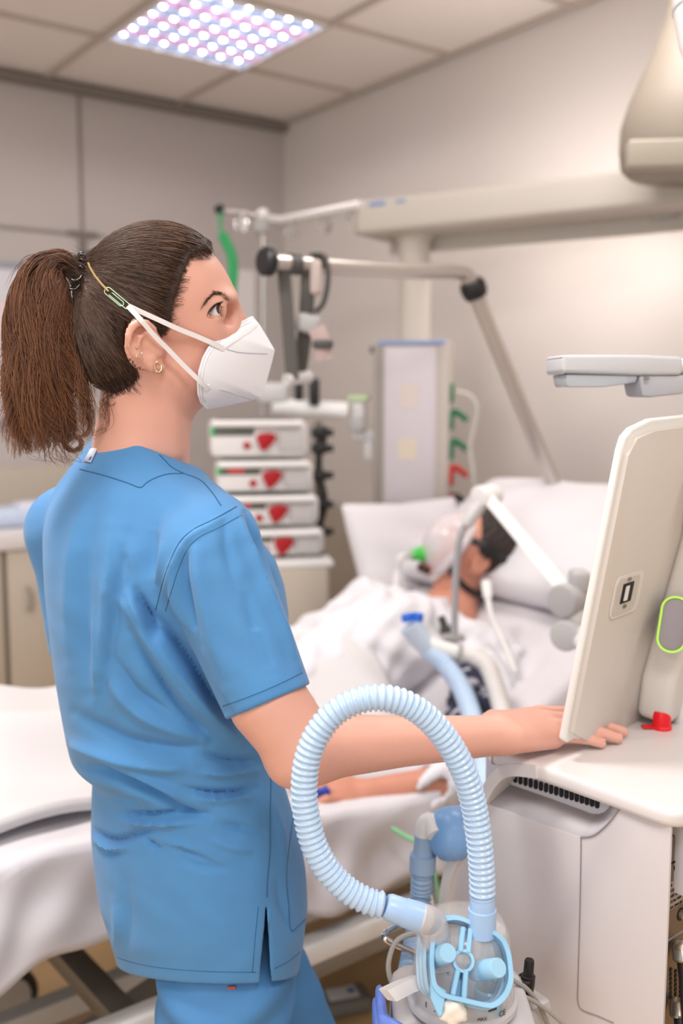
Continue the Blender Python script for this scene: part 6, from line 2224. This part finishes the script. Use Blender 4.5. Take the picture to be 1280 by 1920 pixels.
flA, flB = at(134, 995, 1.43), at(162, 1200, 1.46)
cn0, cn1, cn2 = at(172, 797, 1.285), at(298, 849, 1.21), at(346, 866, 1.29)
cpl = (cn1 - cn0).cross(cn2 - cn0).normalized()
if cpl.z < 0: cpl = -cpl
hm0, hm1, hm2 = at(485, 1846, 1.13), at(196, 1802, 1.33), at(566, 1806, 1.34)
hmn = (hm1 - hm0).cross(hm2 - hm0).normalized()
if hmn.z < 0: hmn = -hmn
z_hem = min(hm0.z, hm1.z, hm2.z) - .02
def neck_axis_d(p):
    return sd_cap(p, hn(285, 690), nparr(at(262, 900, 1.27)), 0, 0)
def scrub_sd(p):
    d = torso_sd(p)
    # shoulders
    sh0 = nparr(at(275, 885, 1.275))
    d = smin(d, sd_cap(p, sh0, nparr(at(398, 1000, 1.16)), .042, .049), .035)
    d = smin(d, sd_cap(p, sh0, nparr(flA), .045, .058), .05)
    sl = sd_cap(p, nparr(slA), nparr(slB + sax * .03), .0620, .0495)
    sl = smax(sl, (p - nparr(slB)) @ nparr(sax), .003)
    d = smin(d, sl, .022)
    fl = sd_cap(p, nparr(flA), nparr(flB), .060, .056)
    d = smin(d, fl, .03)
    # sleeve mouth
    d = smax(d, -sd_cap(p, nparr(slB - sax * .05), nparr(slB + sax * .06), .0440, .0445), .003)
    # neck opening
    nk = neck_axis_d(p)
    d = smax(d, -smax(-((p - nparr(cn1)) @ nparr(cpl)), nk - .105, .004), .003)
    # hem: open below, hollow inside, side slit
    d = smax(d, -((p - nparr(hm0)) @ nparr(hmn)), .002)
    cav = np.maximum(torso_sd(p, -.007), p[:, 2] - zpx(1600))
    d = smax(d, -cav, .002)
    pp = projn(p)
    t_ = np.clip((pp[:, 1] - 1683) / (1850 - 1683), 0, 1.2)
    xc = 499 + (497 - 499) * t_
    hw = 12.5 * t_
    sl_ = np.maximum((np.abs(pp[:, 0] - xc) - hw) / 1650., (1683 - pp[:, 1]) / 1650.)
    sl_ = np.maximum(sl_, p[:, 1] - 1.22)
    d = np.maximum(d, -sl_)
    return d
lo = np.array([-.62, .92, z_hem - .02]); hi = np.array([.02, 1.62, at(300, 800, 1.2).z + .02])
tpos, tquads = sdf_mesh(scrub_sd, lo, hi, .0031)
tnor = vnormals(tpos, tquads)
# folds: drawn lines on the cloth, each a ridge (+) or a valley (-) some millimetres high
folds = [
    # back, long soft drapes
    ([(207, 985), (203, 1080), (196, 1180), (186, 1290)], 16, 3.0), ([(225, 990), (240, 1060), (232, 1130)], 14, 2.0), ([(165, 930), (140, 1010), (128, 1120), (130, 1250)], 20, 2.5),
    ([(180, 940), (160, 1060), (160, 1200), (165, 1300)], 18, -3.0), ([(240, 1000), (222, 1110), (205, 1230), (188, 1330)], 13, -2.5), ([(172, 1150), (178, 1230), (182, 1310)], 9, 2.0),
    # pulling from the armhole
    ([(255, 1108), (272, 1140), (288, 1178), (300, 1190)], 9, -7.0), ([(240, 1112), (262, 1150), (282, 1180)], 10, 4.5), ([(288, 1150), (320, 1192), (352, 1240), (395, 1300), (440, 1352)], 10, -7.5),
    ([(285, 1185), (320, 1240), (360, 1290), (410, 1350), (470, 1400)], 15, 5.0), ([(205, 1110), (245, 1150), (285, 1215), (330, 1285), (400, 1360), (470, 1410)], 15, 4.0), ([(245, 1185), (290, 1260), (340, 1330), (400, 1385)], 13, -5.0),
    ([(195, 1260), (240, 1320), (300, 1360), (380, 1385)], 15, 3.5), ([(210, 1235), (260, 1300), (330, 1345)], 12, -3.5), ([(232, 1030), (240, 1075), (236, 1120)], 10, -2.5), ([(292, 990), (285, 1040), (287, 1090)], 14, -3.0), ([(305, 1010), (298, 1060), (294, 1100)], 10, 2.0),
    # overhang at the waist
    ([(125, 1392), (170, 1408), (230, 1425), (300, 1438), (360, 1440)], 16, 5.0), ([(140, 1335), (190, 1365), (250, 1392), (330, 1405), (390, 1400)], 14, -4.5), ([(152, 1436), (200, 1446), (250, 1470), (300, 1498), (345, 1523), (390, 1530)], 11, -6.5), ([(200, 1430), (255, 1452), (310, 1480), (350, 1505)], 9, 3.5),
    ([(375, 1412), (430, 1425), (490, 1428)], 9, -4.0), ([(370, 1448), (420, 1450), (480, 1446)], 9, 3.5), ([(345, 1478), (390, 1487), (430, 1487), (480, 1478)], 7, -5.0), ([(370, 1497), (420, 1500), (470, 1496)], 8, 3.0),
    ([(228, 1526), (270, 1530), (320, 1529), (388, 1527)], 7, -5.5), ([(230, 1540), (290, 1545), (360, 1541)], 9, 3.5), ([(160, 1545), (190, 1568), (222, 1575), (262, 1562), (300, 1550)], 8, -4.5), ([(168, 1565), (200, 1590), (240, 1588)], 8, 3.0),
    ([(180, 1585), (205, 1598), (232, 1600)], 6, -3.0), ([(268, 1572), (285, 1582), (303, 1594)], 5, -3.0), ([(330, 1590), (370, 1607), (405, 1622)], 7, -2.6), ([(300, 1575), (340, 1585), (370, 1598)], 7, 2.0), ([(410, 1545), (450, 1552), (490, 1560)], 9, -2.5), ([(340, 1610), (380, 1625), (430, 1628)], 8, -2.0), ([(395, 1575), (440, 1590), (480, 1596)], 9, 2.2),
    ([(190, 1480), (230, 1500), (270, 1515)], 9, -3.0), ([(510, 1500), (525, 1560), (535, 1640)], 12, 2.5),
    # lower panel, soft
    ([(215, 1690), (222, 1740), (210, 1790)], 12, 2.5), ([(232, 1640), (240, 1720), (236, 1790)], 14, -1.8), ([(520, 1650), (530, 1700), (545, 1745)], 12, -2.0),
    # sleeve
    ([(348, 1025), (343, 1070), (352, 1140), (372, 1210)], 12, -4.5), ([(368, 1010), (372, 1080), (395, 1180), (430, 1290)], 20, 3.0), ([(322, 1060), (330, 1130), (352, 1200)], 10, 3.0), ([(446, 962), (470, 1030), (500, 1110), (535, 1190), (560, 1250)], 9, 4.0),
    ([(462, 960), (490, 1025), (520, 1100)], 8, -4.0), ([(475, 958), (505, 1010), (525, 1050)], 7, 3.5), ([(420, 965), (425, 1030), (445, 1110)], 14, -2.0), ([(455, 1100), (480, 1180), (510, 1260)], 16, -2.0), ([(320, 1130), (345, 1190), (370, 1240), (388, 1270)], 9, -3.0),
    # seams: band beside the armhole
    ([(432, 957), (395, 985), (362, 1003), (338, 1030), (322, 1066), (310, 1105), (299, 1143)], 7, 1.6),
]
tpx = projn(tpos)
vd_ = nparr(CAMV) - tpos; vd_ /= np.linalg.norm(vd_, axis=1, keepdims=True)
face_ = np.clip((tnor * vd_).sum(1) * 3, 0, 1)
disp = np.zeros(len(tpos))
for (pts, wpx, amp) in folds:
    c_ = catmull([(a, b, 0) for a, b in pts], 6)
    Q = np.array([(q.x, q.y) for q in c_])
    bx = (tpx[:, 0] > Q[:, 0].min() - 4 * wpx) & (tpx[:, 0] < Q[:, 0].max() + 4 * wpx) & (tpx[:, 1] > Q[:, 1].min() - 4 * wpx) & (tpx[:, 1] < Q[:, 1].max() + 4 * wpx)
    ii = np.where(bx)[0]
    if not len(ii): continue
    X = tpx[ii]
    best = np.full(len(ii), 1e9); arc = np.zeros(len(ii))
    L = len(Q) - 1
    for j in range(L):
        e = Q[j + 1] - Q[j]; w = X - Q[j]
        t_ = np.clip((w @ e) / (e @ e + 1e-9), 0, 1)
        dd = np.linalg.norm(w - t_[:, None] * e, axis=1)
        m_ = dd < best
        best[m_] = dd[m_]; arc[m_] = (j + t_[m_]) / L
    taper = np.clip(np.sin(PI * np.clip(arc, .04, .96)), 0, 1) ** .7
    disp[ii] += amp * .0026 * np.exp(-(best / (wpx * .8)) ** 1.6) * taper
# small irregular creasing of the cotton
disp += .0009 * np.sin(tpos[:, 0] * 61 + 2.2 * np.sin(tpos[:, 2] * 37)) * np.sin(tpos[:, 2] * 53 + 1.7 * np.sin(tpos[:, 0] * 41 + tpos[:, 1] * 23))
insl = sd_cap(tpos, nparr(slA), nparr(slB + sax * .03), .062, .0495) < .006
disp = np.where(insl & (tpx[:, 1] > 1180), np.maximum(disp, -.002), disp)
tpos2 = tpos + tnor * (disp * face_)[:, None]
tpos2 = lap(tpos2, tquads, 1, .2)
scrub = put('scrub_top', np_mesh('scrub_top', tpos2, tquads, 62), m_scrub, nurse)
sb = bvh_of(tpos2, tquads)
def seamline(pts, r=.0007, off=.0002, name='seam', m=m_stitch, par=None):
    q = on(sb, pts, off, 8)
    # drop leaps where the line slips off an edge
    runs = [[q[0]]] if q else [[]]
    for p in q[1:]:
        if (p - runs[-1][-1]).length < .03: runs[-1].append(p)
        else: runs.append([p])
    keep = max(runs, key=len)
    if len(keep) > 2:
        return put(name, MB().tube(keep, r, 6), m, par or scrub, sharp=180)
seamline([(150, 880), (200, 893), (240, 906), (263, 914), (275, 905), (292, 896), (315, 889), (345, 888)])
seamline([(299, 853), (308, 862), (322, 876), (345, 888), (375, 900), (398, 924), (414, 948)])
seamline([(443, 950), (400, 974), (362, 993), (336, 1018), (316, 1060), (303, 1100), (292, 1143)], .0006)
seamline([(452, 966), (408, 990), (372, 1008), (350, 1032), (334, 1068), (322, 1106), (310, 1146)], .0004)
seamline([(498, 1418), (507, 1460), (506, 1520), (506, 1590), (501, 1650), (500, 1682)])
seamline([(549, 1535), (540, 1600), (537, 1650), (541, 1700), (545, 1744), (562, 1733), (579, 1716)], .0006)
seamline([(193, 1775), (225, 1797), (290, 1813), (380, 1821), (480, 1823)], .0004)
seamline([(514, 1816), (540, 1803), (563, 1784)], .0004)
seamline([(418, 1324), (470, 1305), (520, 1284), (573, 1258)], .0005)
seamline([(484, 1700), (478, 1760), (473, 1822)], .0004)
# neck label
lt = on(sb, [(172, 832)], .001, 1)
tl0 = [hit(sb, x, y) for x, y in ((186, 838), (172, 868), (159, 866), (171, 843))]
if all(h[0] is not None for h in tl0):
    qd = [h[0] + (h[1] if h[1].y < 0 else -h[1]) * .0016 for h in tl0]
    tg = put('neck_label', MB().add(qd, [(0, 1, 2, 3)]), mat('label_cloth', '#d9dbe8', .7), scrub, solid=.0006)
    c = (qd[1] * .68 + qd[2] * .32).lerp(qd[0], .22)
    nn_ = (qd[1] - qd[0]).cross(qd[3] - qd[0]).normalized()
    if nn_.dot(CAMV - c) < 0: nn_ = -nn_
    put('label_mark', MB().box(c + nn_ * .0006, (.005, .005, .0006), ((qd[3] - qd[0]).normalized(), (qd[1] - qd[0]).normalized(), nn_), .0002), mat('mark_blue', '#2f5fb0', .6), tg)

# --- trousers and shoes
hipR, hipL = at(418, 1860, 1.215), at(488, 1860, 1.36)
def trou_sd(p):
    d = sd_ell(p, nparr(at(432, 1760, 1.285)), (.095, .105, .12))
    kR = V(hipR.x + .01, hipR.y + .0, .47); aR = V(hipR.x - .0, hipR.y - .01, .10)
    kL = V(hipL.x + .065, hipL.y + .02, .47); aL = V(hipL.x + .06, hipL.y + .0, .10)
    d = smin(d, sd_chain(p, fr([hipR, kR, aR]), [.088, .068, .062]), .03)
    d = smin(d, sd_chain(p, fr([hipL, kL, aL]), [.083, .066, .062]), .03)
    w = .0035 * np.sin(p[:, 2] * 95 + 1.8 * np.sin(p[:, 0] * 30)) * np.exp(-((p[:, 2] - .70) / .09) ** 2) + .0016 * np.sin(p[:, 2] * 40 + p[:, 0] * 60)
    return smax(d + w, .055 - p[:, 2], .004)
ps, qs = sdf_mesh(trou_sd, np.array([-.45, .98, .03]), np.array([.15, 1.62, 1.0]), .006)
trs = put('trousers', np_mesh('trousers', ps, qs), mat('trouser_blue', '#4c86bd', .8, var=.05, vscale=26, bump=.3, bscale=1400), nurse)
_tb = bvh_of(ps, qs); _th = hit(_tb, 434, 1852)
if _th[0] is not None:
    put('red_tag', MB().box(_th[0] + (CAMV - _th[0]).normalized() * .001, (.010, .002, .004), (V(.98, .1, 0), V(-.1, .98, 0), UP), .0005), mat('tag_red', '#b5554c', .6), trs)
for hx_, hy_ in ((hipR.x, hipR.y - .01), (hipL.x + .06, hipL.y)):
    c = V(hx_, hy_, 0) + TF * .05
    sh = put('shoe', MB().loft([[c + TF * t_ + TR * (w_ * math.cos(a)) + UP * (max(0, .5 + .5 * math.sin(a)) * h_ + .001) for a in np.linspace(0, 2 * PI, 20, endpoint=False)]
             for t_, w_, h_ in ((-.125, .018, .05), (-.115, .034, .085), (-.07, .04, .10), (0, .042, .085), (.06, .046, .06), (.10, .044, .045), (.128, .03, .032), (.137, .012, .02))]), mat('shoe_white', '#e2e0dd', .5), nurse)

# --- white folded respirator with its straps
def half(s):
    def q(px, py, y): return hp(px, py, y * s)
    ridge = [(475, 591, 0), (488, 606, 0), (505, 633, 0), (518, 655, 0), (513, 676, 0), (505, 705, 0), (497, 733, 0), (490, 746, 0), (470, 752, 0), (440, 759, 0), (412, 765, 0), (386, 769, 0)]
    edge = [(475, 591, -.002), (456, 600, -.016), (438, 610, -.029), (420, 621, -.041), (404, 633, -.050), (390, 650, -.057), (379, 670, -.061), (371, 695, -.063), (368, 720, -.062), (369, 742, -.056), (374, 758, -.046), (386, 769, -.030)]
    mid_y = [-.003, -.016, -.026, -.034, -.040, -.043, -.044, -.043, -.040, -.036, -.030, -.016]
    rows = []
    R_ = catmull([Vector((*a[:2], a[2])) for a in ridge], 1)
    for i in range(12):
        row = []
        for u in np.linspace(0, 1, 11):
            x = ridge[i][0] + (edge[i][0] - ridge[i][0]) * u
            y = ridge[i][1] + (edge[i][1] - ridge[i][1]) * u
            lat = (1 - u) ** 2 * 0 + 2 * u * (1 - u) * (mid_y[i] * 1.25) + u * u * (edge[i][2] * 1.10 - .001)
            row.append((x, y, lat))
        rows.append(row)
    # finer rows between
    out = []
    for i in range(11):
        for k in range(4):
            t_ = k / 4
            out.append([tuple(np.array(rows[i][j]) * (1 - t_) + np.array(rows[i + 1][j]) * t_) for j in range(11)])
    out.append(rows[-1])
    return [[hp(a, b, c * -s if s > 0 else c) for a, b, c in r] for r in out]
mk2 = MB()
for s in (-1, 1):
    mk2.loft(half(s), caps=False, closed=False)
bmx = bmesh.new(); mx_ = bpy.data.meshes.new('tmp'); mx_.from_pydata(mk2.v, [], mk2.f); bmx.from_mesh(mx_)
bmesh.ops.remove_doubles(bmx, verts=list(bmx.verts), dist=.0004)
mk2 = MB().bm(bmx); bpy.data.meshes.remove(mx_)
mask = put('face_mask', mk2, m_maskw, nurse, sharp=28, solid=.0016)
mb_bvh = BVHTree.FromPolygons([tuple(v) for v in mk2.v], mk2.f)
def onmask(pts, off, n=8): return on(mb_bvh, pts, off, n)
m_emb = mat('emboss_grey', '#c3c6d2', .7)
for pts in ([(424, 655), (445, 660), (470, 662), (500, 663)], [(411, 730), (430, 735), (450, 742), (470, 748)]):
    put('fold_line', MB().tube(onmask(pts, .0008), .0008, 6), m_emb, mask)
wl = MB()
for o_ in (4, 9):
    e_ = catmull([(474 + o_ * .3, 592 + o_, 0), (438 + o_ * .6, 610 + o_ * .9, 0), (404 + o_ * .9, 633 + o_ * .7, 0), (379 + o_, 670 + o_ * .3, 0), (369 + o_, 715, 0), (370 + o_, 742, 0), (376 + o_, 757 - o_ * .4, 0)], 14)
    for i in range(0, len(e_), 1):
        h = hit(mb_bvh, e_[i].x, e_[i].y)
        if h[0] is None: continue
        nn_ = h[1] if h[1].dot(CAMV - h[0]) > 0 else -h[1]
        wl.box(h[0] + nn_ * .0009, (.0013, .0008, .0006), (nn_.cross(UP).normalized(), nn_.cross(nn_.cross(UP)).normalized(), nn_))
put('weld_line', wl, m_emb, mask)
nc = onmask([(415, 650), (430, 640), (450, 628), (465, 618), (478, 606)], .0014)
put('nose_clip', MB().tube(nc, [.0035] + [.0042] * (len(nc) - 2) + [.004], 12, flat=(.14, 1.0), up=nF), m_maskw, mask)
for (x, y) in ((415, 652), (388, 727)):
    h = hit(mb_bvh, x, y); nn_ = h[1] if h[1].dot(CAMV - h[0]) > 0 else -h[1]
    put('strap_joint', MB().lathe([(.0048, 0), (.0046, .0014), (.003, .002), (0, .0022)], h[0], nn_, 20), m_maskw, mask)
# straps: taut over cheek, ear front and hair
allv = [tuple(p) for p in spos] + [tuple(p) for p in cpos]
allf = [tuple(int(i) for i in q) for q in squads] + [tuple(int(i) + len(spos) for i in q) for q in cquads]
hb_all = BVHTree.FromPolygons(allv, allf)
def taut(pts, off, n=10):
    c_ = catmull([(a, b, 0) for a, b in pts], n)
    ds = []
    for p in c_:
        h = hit(hb_all, p.x, p.y); h2 = hit(mb_bvh, p.x, p.y)
        dd = [((x[0] - CAMV).length) for x in (h, h2) if x[0] is not None]
        ds.append(min(dd) - off if dd else 1.2)
    ds = np.array(ds); s_ = np.arange(len(ds))
    # nearest-envelope: the strap spans hollows
    hull = [0]
    for i in range(1, len(ds)):
        while len(hull) > 1 and (ds[hull[-1]] - ds[hull[-2]]) * (i - hull[-2]) >= (ds[i] - ds[hull[-2]]) * (hull[-1] - hull[-2]):
            hull.pop()
        hull.append(i)
    env = np.interp(s_, hull, ds[hull])
    return [CAMV + ray(p.x, p.y).normalized() * e for p, e in zip(c_, env)]
def flatband(path, w, th, name, m, par):
    rings = []
    for i, p in enumerate(path):
        t = (path[min(i + 1, len(path) - 1)] - path[max(i - 1, 0)]).normalized()
        v_ = (CAMV - p).normalized(); v_ = (v_ - t * v_.dot(t)).normalized()
        b = t.cross(v_)
        rings.append([p + b * (w / 2) + v_ * (th / 2), p - b * (w / 2) + v_ * (th / 2), p - b * (w / 2) - v_ * (th / 2), p + b * (w / 2) - v_ * (th / 2)])
    return put(name, MB().loft(rings), m, par, sharp=40)
flatband(taut([(418, 653), (395, 642), (365, 629), (335, 617), (300, 601), (265, 585), (240, 573)], .0042), .0058, .0012, 'strap', m_strapw, mask)
flatband(taut([(390, 729), (374, 714), (345, 686), (315, 655), (290, 630), (265, 601), (240, 574)], .0046), .0056, .0012, 'strap', m_strapw, mask)
rb_ = taut([(203, 546), (190, 532), (178, 517), (169, 502), (165, 492)], .0040)
put('rubber_band', MB().tube(rb_, 1, 10, flat=(.0024, .0012), up=nF), mat('rubber_beige', '#d9bd86', .6), mask)
# the paper clip joining them
pcl = taut([(199, 543), (215, 556), (240, 577)], .0056)
A_, B_ = pcl[0], pcl[-1]
t_ = (B_ - A_).normalized(); v_ = (CAMV - A_).normalized(); v_ = (v_ - t_ * v_.dot(t_)).normalized(); b_ = t_.cross(v_)
L_ = (B_ - A_).length
w1 = .0042
def oval(x0, x1, w):
    return [(x0, w), (x1 - w, w)] + [(x1 - w + w * math.sin(a), w * math.cos(a)) for a in np.linspace(0, PI, 9)] + [(x1 - w, -w), (x0 + .0, -w)]
clip_pts = [(L_ * .2, w1 * .62)] + [(L_ - .002, w1 * .62)] + [(L_ - .002 + w1 * .8 * math.sin(a), w1 * .81 * math.cos(a) - w1 * .19) for a in np.linspace(.2, PI - .05, 8)] + [(.003, -w1)] + [(.003 - w1 * .9 * math.sin(a), -w1 * math.cos(a)) for a in np.linspace(.1, PI - .1, 8)] + [(L_ * .72, w1)] + [(L_ * .72 + w1 * .8 * math.sin(a), w1 * .3 + w1 * .7 * math.cos(a)) for a in np.linspace(.2, PI, 7)] + [(L_ * .25, -w1 * .4)]
put('paper_clip', MB().tube([A_ + t_ * x + b_ * y + v_ * .001 for x, y in clip_pts], .00055, 8), mat('clip_green', '#bfe6c4', .3, metal=.2), mask)

# --- earrings
m_gold = mat('gold', '#e6c9a0', .2, metal=1)
h = hit(sk_bvh, 296, 688)
if h[0] is not None:
    c = h[0] + (CAMV - h[0]).normalized() * .0015
    put('hoop_earring', MB().tube([c + HX * (.0042 * math.sin(a)) + HZ * (.0062 * math.cos(a)) - HY * (.0012 * math.sin(a * .5)) for a in np.linspace(0, 2 * PI, 28, endpoint=False)], .0011, 8, closed=True), m_gold, nurse)
h = hit(sk_bvh, 257, 652)
if h[0] is not None:
    put('stud_earring', MB().ell(h[0] + (CAMV - h[0]).normalized() * .001, (.0013, .0013, .0013), None, 12, 8), m_gold, nurse)
h = hit(sk_bvh, 262, 668)
if h[0] is not None:
    c = h[0] + (CAMV - h[0]).normalized() * .0012
    put('ring_earring', MB().tube([c + HX * (.0038 * math.sin(a)) + HZ * (.0042 * math.cos(a)) for a in np.linspace(.4, 5.4, 20)], .0006, 8), m_gold, nurse)

# fingernails of the hand on the ventilator
for i in (1, 2, 3):
    d_ = (tipz[i] - kn[i]).normalized()
    n_ = (UP - d_ * UP.dot(d_)).normalized()
    put('fingernail', MB().ell(tipz[i] + n_ * .0056 - d_ * .001, (.0065, .0046, .0016), (d_, d_.cross(n_) * -1, n_), 16, 10), mat('nail', '#e3b2a2', .25), nurse)
# ------------------------------------------------------------------ turn the whole place so that the room's walls follow the axes
bpy.context.view_layer.update()
rot = Matrix.Rotation(-math.radians(36.2), 4, 'Z')
done = set()
for o in list(S.objects):
    if o.type in ('CAMERA', 'LIGHT'):
        o.matrix_world = rot @ o.matrix_world
        continue
    o.location = rot @ o.location
    pi_ = o.matrix_parent_inverse
    o.matrix_parent_inverse = Matrix.Translation(rot @ pi_.translation)
    if o.type == 'MESH' and o.data.name not in done:
        done.add(o.data.name)
        o.data.transform(rot)
        o.data.update()
bpy.context.view_layer.update()
